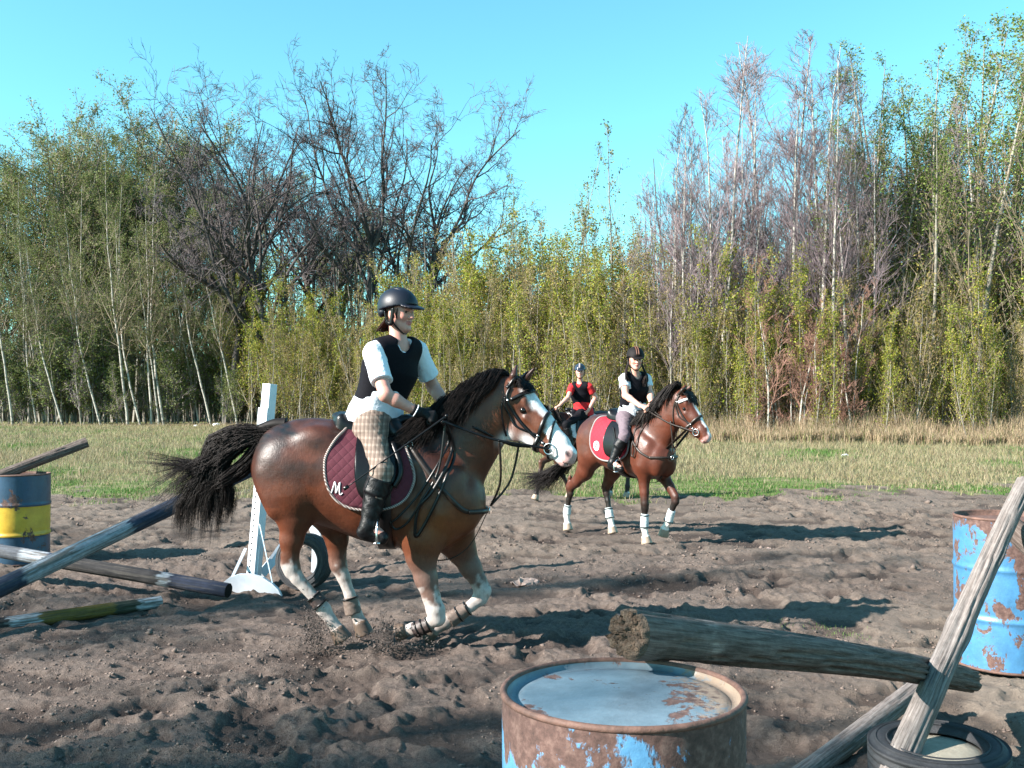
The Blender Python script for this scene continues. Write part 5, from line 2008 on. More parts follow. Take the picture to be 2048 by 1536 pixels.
def leaves(rng, pts, per, size, cols, spread):
    Mn, n, _ = pts.shape
    N = Mn * per
    m = np.repeat(np.arange(Mn), per)
    s = rng.uniform(.15, 1, N) * (n - 1); i0 = np.minimum(s.astype(int), n - 2); f = (s - i0)[:, None]
    p = pts[m, i0] * (1 - f) + pts[m, i0 + 1] * f + rng.normal(0, spread, (N, 3))
    a = nrm(rng.normal(0, 1, (N, 3))); b = nrm(np.cross(a, rng.normal(0, 1, (N, 3))))
    sz = (size * rng.uniform(.5, 1.3, N))[:, None]
    V = np.stack([p - a * sz, p + b * sz * .55, p + a * sz, p - b * sz * .55], 1).reshape(-1, 3)
    F = np.arange(N * 4).reshape(-1, 4)
    c = np.array(cols)[rng.integers(0, len(cols), N)] * rng.uniform(.6, 1.35, N)[:, None]
    return V, F, np.repeat(c, 4, 0)


def tree_variant(name, seed, Ht, st):
    """returns (trunk mesh, crown mesh) with the foot at the origin"""
    rng = np.random.default_rng(seed)
    ns = st.get('stems', 1)
    org = np.zeros((ns, 3)); org[:, :2] = rng.normal(0, st.get('stem_r', 0), (ns, 2)) if ns > 1 else 0
    org[:, 2] = -.15
    d = nrm(np.stack([rng.normal(st.get('lean', 0), st.get('lean_sd', .03), ns), rng.normal(0, st.get('lean_sd', .03), ns), np.ones(ns)], 1))
    L = Ht * st['trunk'] * (rng.uniform(.6, 1, ns) if ns > 1 else np.ones(ns))
    r0 = np.full(ns, Ht * st['r0']); r1 = r0 * st['taper']
    pts, dirs = grow_batch(rng, org, d, L, st.get('tn', 12), st['tk'], st.get('tup', 0))
    tv = [tubes(pts, r0, r1, 8 if ns == 1 else 5)]
    cv = []
    lastp = pts
    nl = len(st['lv'])
    for li, lv in enumerate(st['lv']):
        o, nd, Lc, rc = children(rng, pts, dirs, L, r0, r1, lv['c'], lv.get('t0', .2), lv.get('t1', 1), lv['a'], lv.get('sd', 10), lv['len'], lv.get('rf', .55), lv.get('ub', 0))
        L = Lc
        r0 = np.maximum(rc, st['rmin']); r1 = np.maximum(r0 * lv.get('taper', .35), st['rmin'] * .6)
        pts, dirs = grow_batch(rng, o, nd, L, lv.get('n', 5), lv.get('k', .15), lv.get('up', .05))
        (tv if li < st.get('trunk_lv', 0) else cv).append(tubes(pts, r0, r1, lv.get('s', 3)))
        if lv.get('leaf'):
            lf = lv['leaf']
            V, F, C = leaves(rng, pts, lf[0], lf[1], lf[2], lf[3])
            cv.append((V, F, C))
    def join(parts, base):
        Vs, Fs, Cs, Mi = [], [], [], []
        n = 0
        for p in parts:
            Vs.append(p[0]); Fs.append(p[1] + n); n += len(p[0])
            if len(p) == 3: Cs.append(p[2]); Mi.append(np.ones(len(p[1]), dtype=int))
            else: Cs.append(np.tile(base, (len(p[0]), 1))); Mi.append(np.zeros(len(p[1]), dtype=int))
        return np.concatenate(Vs), [np.concatenate(Fs)], np.concatenate(Cs), np.concatenate(Mi)
    V, F, C, Mi = join(tv, np.ones(3))
    tm = mesh_np(name + '_trunk', V, F, True, C)
    tm.materials.append(st['bark'])
    V, F, C, Mi = join(cv, np.ones(3))
    cm = mesh_np(name + '_crown', V, F, False, C, Mi)
    cm.materials.append(st['twig']); cm.materials.append(M['leaf'])
    return tm, cm


def bark_mat(name, c1, c2, scale, stretch, rough=.85, thr=(.4, .6)):
    m, nt, bs = node_mat(name)
    n = nz(nt, scale, 4, .6, coords(nt, stretch))
    r = ramp(nt, n.outputs[0], [(thr[0], c1), (thr[1], c2)])
    lk(nt, r.outputs[0], bs.inputs['Base Color'])
    bs.inputs['Roughness'].default_value = rough
    bump(nt, n.outputs[0], bs, .5, .02)
    return m


M['bark_dark'] = bark_mat('dark_bark', (.022, .018, .017), (.068, .055, .050), 5, (1, 1, .3))
M['bark_grey'] = bark_mat('grey_bark', (.10, .09, .075), (.24, .22, .18), 5, (1, 1, .4))
M['bark_birch'] = bark_mat('pale_bark', (.11, .098, .082), (.32, .30, .265), 3.5, (1, 1, 1.5), thr=(.36, .50))
M['twig_dark'] = mat_plain('dark_twigs', (.065, .050, .055), .8, .2, 2)
M['twig_purple'] = mat_plain('purplish_twigs', (.165, .125, .135), .8, .2, 2)
M['twig_red'] = mat_plain('reddish_twigs', (.17, .085, .060), .8, .2, 2)
M['twig_tan'] = mat_plain('tan_twigs', (.17, .135, .09), .8, .2, 2)

GREEN = [(.14, .20, .035), (.11, .17, .035), (.18, .21, .05)]
YEL = [(.25, .26, .025), (.18, .225, .022), (.28, .24, .04), (.14, .19, .025), (.25, .19, .06), (.22, .235, .03)]
YEL2 = [(.25, .20, .055), (.20, .18, .045), (.27, .20, .09), (.17, .165, .04), (.23, .16, .08)]
OLIVE = [(.14, .175, .045), (.105, .145, .040), (.17, .18, .065)]
c_ = lambda v: (lambda t: np.full_like(t, v))
ST = dict(
    oak=dict(trunk=.50, r0=.0118, taper=.62, tk=.045, rmin=.010, bark=M['bark_dark'], twig=M['twig_dark'], trunk_lv=2,
             lv=[dict(c=10, t0=.35, t1=1, a=40, sd=13, len=lambda t: 1.12 - .25 * t, n=12, k=.14, up=.075, s=6, rf=.68, taper=.25),
                 dict(c=7, t0=.22, t1=1, a=38, sd=13, len=lambda t: .55 - .25 * t, n=8, k=.20, up=.05, s=5, rf=.68, taper=.3),
                 dict(c=5, t0=.12, t1=1, a=46, sd=15, len=lambda t: .58 - .2 * t, n=6, k=.24, up=.03, s=4, rf=.62),
                 dict(c=5, t0=.12, t1=1, a=46, sd=15, len=lambda t: .60 - .1 * t, n=5, k=.24, up=.02, rf=.6),
                 dict(c=3, t0=.12, t1=1, a=44, sd=15, len=lambda t: .62 - .1 * t, n=4, k=.2, up=.02, rf=.6)]),
    haze=dict(trunk=.66, r0=.009, taper=.40, tk=.06, rmin=.010, bark=M['bark_grey'], twig=M['twig_tan'], trunk_lv=1,
              lv=[dict(c=20, t0=.18, t1=1, a=33, sd=12, len=lambda t: .66 - .32 * t, n=8, k=.12, up=.09, s=5, rf=.45),
                  dict(c=9, t0=.2, t1=1, a=36, sd=12, len=lambda t: .48 - .2 * t, n=6, k=.16, up=.06),
                  dict(c=8, t0=.1, t1=1, a=38, sd=13, len=lambda t: .5 - .1 * t, n=4, k=.16, up=.05, leaf=(16, .042, OLIVE, .12))]),
    birch=dict(trunk=1.0, r0=.0046, taper=.12, tk=.018, rmin=.005, bark=M['bark_birch'], twig=M['twig_purple'], trunk_lv=0, tn=16,
               lv=[dict(c=26, t0=.22, t1=.98, a=26, sd=8, len=lambda t: .36 * (1.12 - t), n=8, k=.07, up=.10, s=4, rf=.42),
                   dict(c=9, t0=.12, t1=1, a=27, sd=9, len=lambda t: .50 - .2 * t, n=6, k=.09, up=.06),
                   dict(c=5, t0=.1, t1=1, a=27, sd=9, len=lambda t: .55 - .2 * t, n=4, k=.09, up=.04)]),
    aspen=dict(trunk=1.0, r0=.0056, taper=.12, tk=.045, rmin=.006, bark=M['bark_birch'], twig=M['twig_tan'], trunk_lv=0, tn=16, lean=-.10, lean_sd=.09,
               lv=[dict(c=24, t0=.30, t1=.98, a=33, sd=10, len=lambda t: .30 * (1.2 - t), n=7, k=.12, up=.08, s=4, rf=.45),
                   dict(c=7, t0=.15, t1=1, a=36, sd=12, len=lambda t: .5 - .2 * t, n=5, k=.15, up=.05, leaf=(7, .040, OLIVE, .10)),
                   dict(c=4, t0=.1, t1=1, a=35, sd=12, len=lambda t: .5 - .2 * t, n=3, k=.14, up=.02, leaf=(3, .038, OLIVE, .08))]),
    poplar=dict(trunk=1.0, r0=.0058, taper=.10, tk=.014, rmin=.005, bark=M['bark_grey'], twig=M['twig_tan'], trunk_lv=0, tn=16,
                lv=[dict(c=34, t0=.10, t1=.98, a=24, sd=8, len=lambda t: .33 * (1.18 - t), n=8, k=.07, up=.10, s=4, rf=.42, leaf=(13, .045, GREEN, .09)),
                    dict(c=8, t0=.1, t1=1, a=27, sd=9, len=lambda t: .50 - .25 * t, n=5, k=.09, up=.08, leaf=(10, .045, GREEN, .09))]),
    sparse=dict(trunk=1.0, r0=.0050, taper=.10, tk=.014, rmin=.005, bark=M['bark_grey'], twig=M['twig_tan'], trunk_lv=0, tn=14,
                lv=[dict(c=26, t0=.15, t1=.99, a=24, sd=8, len=lambda t: .27 * (1.2 - t), n=7, k=.07, up=.10, s=4, rf=.42, leaf=(5, .055, OLIVE, .07)),
                    dict(c=6, t0=.1, t1=1, a=26, sd=9, len=lambda t: .48 - .2 * t, n=5, k=.09, up=.08, leaf=(4, .050, OLIVE, .07))]),
    sapling=dict(stems=9, stem_r=1.0, trunk=1.0, r0=.0038, taper=.12, tk=.035, rmin=.005, bark=M['bark_grey'], twig=M['twig_tan'], trunk_lv=0, tn=10, lean_sd=.09,
                 lv=[dict(c=18, t0=.06, t1=.98, a=24, sd=8, len=lambda t: .24 * (1.3 - t * .9), n=6, k=.08, up=.10, rf=.45, leaf=(20, .040, YEL, .09)),
                     dict(c=5, t0=.1, t1=1, a=27, sd=9, len=lambda t: .5 - .2 * t, n=4, k=.1, up=.08, leaf=(13, .038, YEL, .09))]),
    redbush=dict(stems=8, stem_r=.6, trunk=.85, r0=.0060, taper=.15, tk=.05, rmin=.005, bark=M['bark_birch'], twig=M['twig_red'], trunk_lv=0, tn=10, lean_sd=.14,
                 lv=[dict(c=14, t0=.10, t1=.98, a=36, sd=12, len=lambda t: .34 * (1.2 - t * .8), n=6, k=.10, up=.05, rf=.4),
                     dict(c=8, t0=.1, t1=1, a=34, sd=12, len=lambda t: .5 - .2 * t, n=4, k=.12, up=.04),
                     dict(c=6, t0=.1, t1=1, a=34, sd=12, len=lambda t: .5 - .2 * t, n=3, k=.12, up=.03)]),
)
ST['sapling_dry'] = dict(ST['sapling'], lv=[dict(ST['sapling']['lv'][0], leaf=(12, .038, YEL2, .09)), dict(ST['sapling']['lv'][1], leaf=(8, .036, YEL2, .09))])
ST['shade'] = dict(ST['oak'], lv=ST['oak']['lv'][:4] + [dict(ST['oak']['lv'][4], leaf=(3, .05, OLIVE, .12))])
ST['scrub'] = dict(ST['redbush'], bark=M['bark_grey'], twig=M['twig_purple'], lv=[ST['redbush']['lv'][0], dict(ST['redbush']['lv'][1], leaf=(4, .05, OLIVE, .15)), dict(ST['redbush']['lv'][2], leaf=(1, .05, OLIVE, .12))])
BASE_H = dict(scrub=6, shade=12, sapling_dry=7.5, oak=20, haze=18, birch=15, aspen=14, poplar=16, sparse=12, sapling=7.5, redbush=6)
VAR = {}
for kind, cnt in (('oak', 4), ('haze', 3), ('birch', 4), ('aspen', 3), ('poplar', 3), ('sparse', 3), ('sapling', 4), ('sapling_dry', 2), ('redbush', 1), ('scrub', 1), ('shade', 3)):
    for i in range(cnt):
        VAR[kind, i] = tree_variant(kind, sum(map(ord, kind)) % 1000 + i * 37, BASE_H[kind], ST[kind])
rt = random.Random(77)


def top_z(px, py, d): return P(px, py, d).z


def plant(name, kind, var, px, d, top_py, label, cat, group=None, rz=None, tilt=0.0, wide=1.0, xy=None, hh=None):
    """tree with its foot d metres ahead at photo column px, reaching the photo row top_py"""
    if xy is None:
        x = (px - 1024) / 2000 * d; y = d
        hgt = max(2, top_z(px, top_py, d))
    else:
        x, y = xy; hgt = hh
    tm, cm = VAR[kind, var]
    zs = VAR_TOP[kind, var]
    s = hgt / zs
    root = empty(name, (x, y, gz(x, y) - .03), label, cat, group, rt.uniform(0, 6.28) if rz is None else rz)
    root.rotation_euler[1] = tilt
    root.scale = (s * wide, s * wide, s)
    for nm, me in (('trunk', tm), ('crown', cm)):
        o = bpy.data.objects.new(nm, me)
        COL.objects.link(o)
        o.parent = root
    return root


VAR_TOP = {}
for k, (tm, cm) in VAR.items():
    a = np.empty(len(cm.vertices) * 3, dtype=np.float32)
    cm.vertices.foreach_get('co', a)
    VAR_TOP[k] = float(np.percentile(a[2::3], 99.95))

# big bare trees in the middle
for i, (px, d, ty, v, rz, w, tl, lab) in enumerate((
        (548, 66, 118, 0, .4, .95, -.03, 'big dark bare tree above the white jump post, second tallest of the bare ones'),
        (722, 66, 92, 1, 2.0, .95, .02, 'tallest dark bare tree, its trunk behind the navy helmet rider\'s left side'),
        (815, 68, 170, 2, 1.0, 1.05, .14, 'dark bare tree leaning right over the navy helmet'),
        (455, 68, 205, 3, 3.4, 1.0, -.14, 'dark bare tree spreading left of the white jump post'),
        (640, 74, 240, 2, 4.4, 1.0, 0, 'dark bare tree between the two tallest bare trees'),
        (880, 72, 340, 0, 5.0, .75, .06, 'lower dark bare tree right of the leaning one'))):
    plant('bare_tree', 'oak', v, px, d, ty, lab, 'tree', 'bare trees above the riders', rz, tl, w * .86)
# hazy green trees at the left
for i, (px, ty) in enumerate(((-40, 290), (30, 275), (95, 270), (150, 225), (205, 205), (262, 188), (318, 235), (372, 225), (430, 300), (500, 330), (-110, 300), (170, 215), (230, 195), (120, 240), (10, 420), (60, 380), (130, 350), (180, 330), (240, 310), (290, 340), (345, 380), (600, 380), (700, 400))):
    lab = 'tall hazy green tree rising behind the pale trunks at the left' if px < 340 else 'olive green tree standing behind the bare trees'
    plant('hazy_tree', 'haze', i % 3, px, 80 + 5 * rt.random(), ty + 8, lab, 'tree', 'hazy green trees at the left' if px < 340 else 'olive trees behind the bare trees', wide=1.15)
# pale leaning trunks at the left
k = 0
for px, ty in ((-30, 380), (8, 430), (40, 400), (70, 470), (100, 360), (125, 440), (150, 420), (178, 360), (205, 350), (228, 430), (246, 400), (262, 480), (286, 330), (310, 430), (345, 470), (368, 420), (400, 500), (432, 430), (462, 500), (492, 460), (-70, 380), (20, 500), (88, 520), (190, 520), (330, 520)):
    jx = rt.uniform(-8, 8)
    plant('aspen', 'aspen', k % 3, px + jx + 50, 67 + 4 * rt.random(), ty - 20, 'slender pale trunked tree leaning left in the thicket at the left', 'tree', 'pale leaning trees at the left', rt.uniform(-.5, .5), rt.uniform(-.17, -.02))
    k += 1
# yellow green saplings, middle
for i in range(76):
    px = 455 + (1340 - 455) * (i + rt.uniform(-.8, .8)) / 75
    d = float(tree_depth(px)) + rt.uniform(-.5, 9)
    t = np.interp(px, [455, 520, 600, 700, 800, 900, 1000, 1100, 1200, 1340], [640, 560, 590, 640, 620, 540, 500, 500, 520, 560]) + rt.uniform(-90, 130)
    if px < 690: lab, grp = 'yellow green leafy sapling behind the white jump post', 'saplings behind the jump post'
    elif px < 1020: lab, grp = 'yellow green leafy sapling behind the navy helmet rider', 'saplings behind the front rider'
    else: lab, grp = 'yellow green leafy sapling behind the two far riders', 'saplings behind the far riders'
    plant('sapling', 'sapling_dry' if i % 2 == 0 else 'sapling', (i // 2) % 2 if i % 2 == 0 else i % 4, px, d, t, lab, 'sapling', grp, wide=rt.uniform(.9, 1.3))
# sparse poplar tops against the sky gap
for i, (px, ty) in enumerate(((1030, 330), (1068, 400), (1120, 282), (1150, 350), (1182, 400), (1228, 262), (1262, 390), (990, 440), (940, 470), (1300, 430), (1010, 480), (1090, 470), (1200, 460))):
    plant('young_poplar', 'sparse', i % 3, px, float(tree_depth(px)) + 4 + 3 * rt.random(), ty, 'thin young poplar with scattered leaves under the open sky gap', 'tree', 'young poplars in the sky gap')
# purple twigged birches
for i, (px, ty) in enumerate(((1330, 215), (1362, 330), (1395, 250), (1425, 90), (1450, 190), (1478, 260), (1505, 150), (1532, 110), (1560, 230), (1590, 60), (1618, 110), (1650, 70), (1676, 130), (1700, 160), (1345, 420), (1410, 380), (1550, 400), (1640, 350), (1730, 240), (1300, 480), (1315, 330), (1380, 200), (1440, 300), (1490, 350), (1520, 270), (1575, 180), (1605, 260), (1630, 200), (1665, 290), (1710, 330), (1745, 180), (1340, 360), (1420, 340), (1460, 420), (1500, 200), (1540, 300), (1585, 380), (1625, 420), (1690, 210), (1780, 260), (1830, 200), (1890, 260), (1950, 180))):
    plant('birch', 'birch', i % 4, px, float(tree_depth(px)) + 1 + 6 * rt.random(), ty, 'pale trunked birch with fine purplish bare twigs right of the sky gap', 'tree', 'birches with purplish twigs', tilt=rt.uniform(-.04, .03), wide=rt.uniform(1.2, 1.9))
# tall leafy poplars at the right
for i, (px, ty) in enumerate(((1722, 130), (1755, 90), (1795, 25), (1835, 120), (1868, 70), (1905, -20), (1940, 60), (1975, 40), (2015, -40), (2050, 60), (1850, 200), (1960, 180), (1780, 220), (2100, -20), (1690, 260), (1745, 200), (1815, 170), (1888, 140), (1925, 220), (2000, 150), (2035, 200), (1860, 260), (1775, 130))):
    plant('poplar', 'poplar', i % 3, px, float(tree_depth(px)) + 2 + 5 * rt.random(), ty, 'tall poplar with fresh green leaves at the right edge of the wood', 'tree', 'tall leafy poplars at the right', wide=rt.uniform(1.1, 1.7))
for i, (px, ty) in enumerate(((1880, 230), (1985, 260), (1790, 330))):
    plant('bare_tree', 'oak', (i + 1) % 4, px, 50, ty, 'dark branching tree half hidden among the tall right hand poplars', 'tree', 'dark trees among the right hand poplars')
for i in range(56):
    px = 1330 + (2120 - 1330) * (i + rt.uniform(-.8, .8)) / 55
    if 1530 < px < 1700 and i % 2: continue
    plant('sapling', 'sapling_dry' if i % 2 else 'sapling', (i // 2) % 2 if i % 2 else (i * 3 + 1) % 4, px, float(tree_depth(px)) + rt.uniform(-.3, 7), 540 + rt.uniform(-120, 150), 'yellow green sapling above the tall dry grass at the right', 'sapling', 'saplings at the right')
for i, (px, ty) in enumerate(((1600, 500), (1655, 560), (1560, 590))):
    plant('bare_bush', 'redbush', 0, px, float(tree_depth(px)) - .4 + .5 * i, ty, 'reddish brown leafless bush right of the rider with brown striped helmet', 'bush', 'reddish bare bushes')
for i in range(16):
    px = -40 + i * 34 + rt.uniform(-12, 12)
    plant('bare_bush', 'scrub', 0, px, 68 + rt.uniform(0, 3), 680 + rt.uniform(-60, 60), 'low brown leafless bush between the pale trunks at the left', 'bush', 'low bushes at the left')


def far_wood():
    rng = np.random.default_rng(55)
    n = 150000
    px = rng.uniform(-260, 2320, n)
    dep = tree_depth(px) + 12 + rng.uniform(0, 45, n)
    tops = np.interp(px, [-260, 0, 300, 500, 900, 1000, 1250, 1350, 1700, 1800, 2300], [380, 400, 360, 400, 430, 560, 600, 520, 440, 380, 360]) + (fbm(px * .02, px * 0, 121, 3) - .5) * 160
    ztop = 1.56 + (805 - tops) / 2000 * dep
    z = ztop * rng.random(n) ** 1.1
    x = (px - 1024) / 2000 * dep
    pts = np.stack([x, dep, z], 1)
    a = nrm(rng.normal(0, 1, (n, 3))); b = nrm(np.cross(a, rng.normal(0, 1, (n, 3))))
    s = rng.uniform(.05, .15, n)[:, None]
    V = np.stack([pts - a * s, pts + b * s * .6, pts + a * s, pts - b * s * .6], 1).reshape(-1, 3)
    F = np.arange(n * 4).reshape(-1, 4)
    cols = np.array([(.10, .12, .06), (.14, .15, .08), (.13, .11, .10), (.11, .09, .09)])
    C = np.repeat(cols[rng.integers(0, 4, n)] * rng.uniform(.6, 1.4, n)[:, None], 4, 0)
    # stems of the wood behind
    m = 2600
    px = rng.uniform(-260, 2320, m)
    dep = tree_depth(px) + 9 + rng.uniform(0, 40, m)
    x = (px - 1024) / 2000 * dep
    L = np.minimum(rng.uniform(6, 15, m), np.interp(px, [900, 1000, 1250, 1350], [15, 9, 8, 15]))
    pt, _ = grow_batch(rng, np.stack([x, dep, np.zeros(m)], 1), nrm(np.stack([rng.normal(-.02, .08, m), rng.normal(0, .08, m), np.ones(m)], 1)), L, 7, .05, 0)
    V2, F2 = tubes(pt, rng.uniform(.04, .14, m), np.full(m, .02), 4)
    sc = np.repeat(np.array([(.16, .14, .12), (.28, .26, .22), (.09, .075, .07)])[rng.integers(0, 3, m)], 28, 0)
    V = np.concatenate([V, V2]); F2 = F2 + n * 4
    add('far_wood', mesh_np('far_wood', V, [F, F2], False, np.concatenate([C, sc])), M['leaf'], None, kind='stuff', label='dim tangle of stems and leaves deep inside the wood', cat='wood')


far_wood()

# trees standing left of the picture, whose shadows fall across the mud
for i, (x, y, hh_, kind, v) in enumerate(((-13.0, -1.7, 9.0, 'haze', 0), (-12.4, -1.1, 9.4, 'haze', 1), (-14.4, -.9, 9.8, 'poplar', 2), (-12.6, -.45, 9.2, 'haze', 0), (-14.5, -1.5, 10, 'poplar', 1),
                                          (-11.0, -1.3, 8.0, 'haze', 2), (-10.4, -.5, 7.6, 'haze', 0), (-15.8, -1.6, 9.6, 'shade', 1), (-9.2, -.5, 5.2, 'poplar', 0), (-12.9, 3.2, 11.0, 'poplar', 1), (-13.6, 3.6, 11.4, 'poplar', 0))):
    plant('shade_tree', kind, v, 0, 0, 0, 'bare tree outside the left edge throwing streaked shadows over the mud', 'tree', 'trees left of the picture', xy=(x, y), hh=hh_, rz=1.3 * i, wide=.7 if kind == 'haze' else .95)

# ------------------------------------------------------------------ oil drums


def paint_mat(name, paint, rust_amt, topfade=None, band=None, sand=False, sc=4.2):
    m, nt, bs = node_mat(name)
    v = coords(nt)
    n1 = nz(nt, sc, 7, .66, coords(nt, (1, 1, .75)), .3); n2 = nz(nt, 45, 5, .7, v); n3 = nz(nt, 9, 5, .7, v)
    rust = ramp(nt, n2.outputs[0], [(.3, (.035, .019, .015)), (.5, (.080, .042, .034)), (.7, (.14, .086, .070))])
    pn = ramp(nt, n3.outputs[0], [(.3, tuple(c * .72 for c in paint)), (.7, tuple(min(1, c * 1.2) for c in paint))])
    pc = pn.outputs[0]
    sp = nt.nodes.new('ShaderNodeSeparateXYZ'); lk(nt, v, sp.inputs[0])
    if band:
        g = nt.nodes.new('ShaderNodeMath'); g.operation = 'GREATER_THAN'; g.inputs[1].default_value = band[0]; lk(nt, sp.outputs[2], g.inputs[0])
        l = nt.nodes.new('ShaderNodeMath'); l.operation = 'LESS_THAN'; l.inputs[1].default_value = band[1]; lk(nt, sp.outputs[2], l.inputs[0])
        mm_ = nt.nodes.new('ShaderNodeMath'); mm_.operation = 'MULTIPLY'; lk(nt, g.outputs[0], mm_.inputs[0]); lk(nt, l.outputs[0], mm_.inputs[1])
        yl = ramp(nt, n3.outputs[0], [(.3, (.36, .22, .016)), (.7, (.50, .33, .028))])
        pc = mix(nt, mm_.outputs[0], pc, yl.outputs[0]).outputs[0]
    f = nt.nodes.new('ShaderNodeMath'); f.operation = 'ADD'; lk(nt, n1.outputs[0], f.inputs[0])
    if topfade:
        mr = nt.nodes.new('ShaderNodeMapRange'); mr.inputs[1].default_value = topfade[0]; mr.inputs[2].default_value = topfade[1]
        mr.inputs[3].default_value = 0; mr.inputs[4].default_value = topfade[2]
        lk(nt, sp.outputs[2], mr.inputs[0]); lk(nt, mr.outputs[0], f.inputs[1])
    else: f.inputs[1].default_value = 0
    f2 = nt.nodes.new('ShaderNodeMath'); f2.operation = 'ADD'; lk(nt, f.outputs[0], f2.inputs[0])
    n4 = nz(nt, 26, 4, .75, coords(nt, (1, 1, .5)))
    mr2 = nt.nodes.new('ShaderNodeMapRange'); mr2.inputs[3].default_value = -.10; mr2.inputs[4].default_value = .10; lk(nt, n4.outputs[0], mr2.inputs[0])
    lk(nt, mr2.outputs[0], f2.inputs[1])
    cut = nt.nodes.new('ShaderNodeMapRange'); cut.inputs[1].default_value = .62 - rust_amt; cut.inputs[2].default_value = .65 - rust_amt
    lk(nt, f2.outputs[0], cut.inputs[0])
    c = mix(nt, cut.outputs[0], pc, rust.outputs[0])
    if sand:
        gx = nt.nodes.new('ShaderNodeMath'); gx.operation = 'MULTIPLY_ADD'; gx.inputs[1].default_value = 2.4; gx.inputs[2].default_value = -.1
        lk(nt, sp.outputs[0], gx.inputs[0])
        sm = nt.nodes.new('ShaderNodeMath'); sm.operation = 'ADD'; lk(nt, gx.outputs[0], sm.inputs[0]); lk(nt, n2.outputs[0], sm.inputs[1])
        sr = nt.nodes.new('ShaderNodeMapRange'); sr.inputs[1].default_value = .78; sr.inputs[2].default_value = .95; lk(nt, sm.outputs[0], sr.inputs[0])
        c = mix(nt, sr.outputs[0], c.outputs[0], (.20, .15, .11))
    lk(nt, c.outputs[0], bs.inputs['Base Color'])
    rr = nt.nodes.new('ShaderNodeMapRange'); rr.inputs[3].default_value = .42; rr.inputs[4].default_value = .85; lk(nt, cut.outputs[0], rr.inputs[0])
    lk(nt, rr.outputs[0], bs.inputs['Roughness'])
    a = nt.nodes.new('ShaderNodeMath'); a.operation = 'MULTIPLY_ADD'; a.inputs[1].default_value = -.5; lk(nt, cut.outputs[0], a.inputs[0]); lk(nt, n2.outputs[0], a.inputs[2])
    bump(nt, a.outputs[0], bs, .5, .003)
    return m


M['rust'] = mat_plain('rusty_rim', (.10, .052, .038), .75, .5, 25, .6, .004)


def lathe(mb, prof, k=72, dent=None, close=False):
    prof = np.array(prof); n = len(prof)
    th = np.arange(k) / k * 2 * math.pi
    V = np.zeros((n, k, 3))
    r = prof[:, 0][:, None] * np.ones(k)[None]
    if dent is not None: r = r + dent(prof[:, 1][:, None] * np.ones(k)[None], th[None] * np.ones(n)[:, None]) * (prof[:, 0] > .2)[:, None]
    V[..., 0] = r * np.cos(th); V[..., 1] = r * np.sin(th); V[..., 2] = prof[:, 1][:, None]
    I = np.arange(n * k).reshape(n, k); J = np.roll(I, -1, 1)
    F = np.stack([I[:-1], J[:-1], J[1:], I[1:]], -1).reshape(-1, 4)
    mb.put(V.reshape(-1, 3), F)


def drum(loc, label, shell_m, lid_m, tilt=(0, 0), rz=0, seed=0, hh=.88, lidz=.018):
    root = empty('oil_drum', loc, label, 'drum', 'rusty steel drums', rz)
    root.rotation_euler = (tilt[0], tilt[1], rz)
    Rr = .288
    prof = [(Rr, 0.0), (Rr, .012)]
    zs = np.concatenate([np.linspace(.02, hh - .02, 90)])
    def rib(z, c, w=.013, a=.009): return a * math.exp(-((z - c) / w) ** 2)
    for z in zs:
        prof.append((Rr + rib(z, hh / 3) + rib(z, hh * 2 / 3) - .002 * math.exp(-((z - hh / 3 - .03) / .02) ** 2), z))
    prof.append((Rr, hh - .008))
    def dent(z, t): return .006 * (fbm(z * 3 + seed, t * 1.2 + 0 * z, seed + 3, 2) - .5) * (1 - .8 * ss(.1, 0, np.minimum(z, hh - z)))
    mb = MB(); lathe(mb, prof, 84, dent)
    add('shell', mb.mesh('drum_shell'), shell_m, root)
    mb = MB()
    rim = [(Rr - .004 + .0085 * math.cos(t), hh - .004 + .0085 * math.sin(t)) for t in np.linspace(-math.pi * .5, math.pi * 1.5, 13)]
    lathe(mb, rim, 84)
    add('rim', mb.mesh('drum_rim'), M['rust'], root)
    mb = MB(); lathe(mb, [(Rr + .006 * math.cos(t), .006 + .008 * math.sin(t)) for t in np.linspace(-math.pi / 2, math.pi * 1.5, 9)], 84)
    add('chime', mb.mesh('drum_chime'), M['rust'], root)
    mb = MB()
    lp_ = [(Rr - .012, hh - .004), (Rr - .015, hh - lidz), (Rr - .035, hh - lidz - .003), (Rr - .040, hh - lidz + .002), (Rr - .055, hh - lidz + .002)] + [(r, hh - lidz + .002) for r in np.linspace(.20, .001, 8)]
    lathe(mb, lp_, 84)
    add('lid', mb.mesh('drum_lid'), lid_m, root)
    return root


dl = P(1245, 1375, 2.40)
drum((dl.x, 2.40, -.005), 'rusty pale blue drum in the foreground with a grey blue lid and sand on it', paint_mat('blue_rusted_paint', (.085, .235, .40), .085, (.70, .90, .20)),
     paint_mat('weathered_lid_paint', (.115, .165, .200), .085, sand=True), rz=.6 * 0, seed=1)
pr = P(2011, 1325, 6.05)
drum((pr.x + .005, 6.05, -.01), 'bright blue rust flecked drum at the right edge of the mud', paint_mat('bright_blue_paint', (.045, .15, .28), .09, (.55, .95, .10), sc=9.0), M['rust'], rz=2.1, seed=2, hh=.89, lidz=.03)
pl = P(37, 1117, 10.0)
drum((pl.x, 10.0, -.03), 'dark blue drum with a yellow band at the left edge', paint_mat('shade_dark_blue_paint', (.018, .055, .10), .02, None, (.28, .57)), M['rust'], rz=.5, seed=3)  # dark blue paint, darkened further to carry the drum's shade


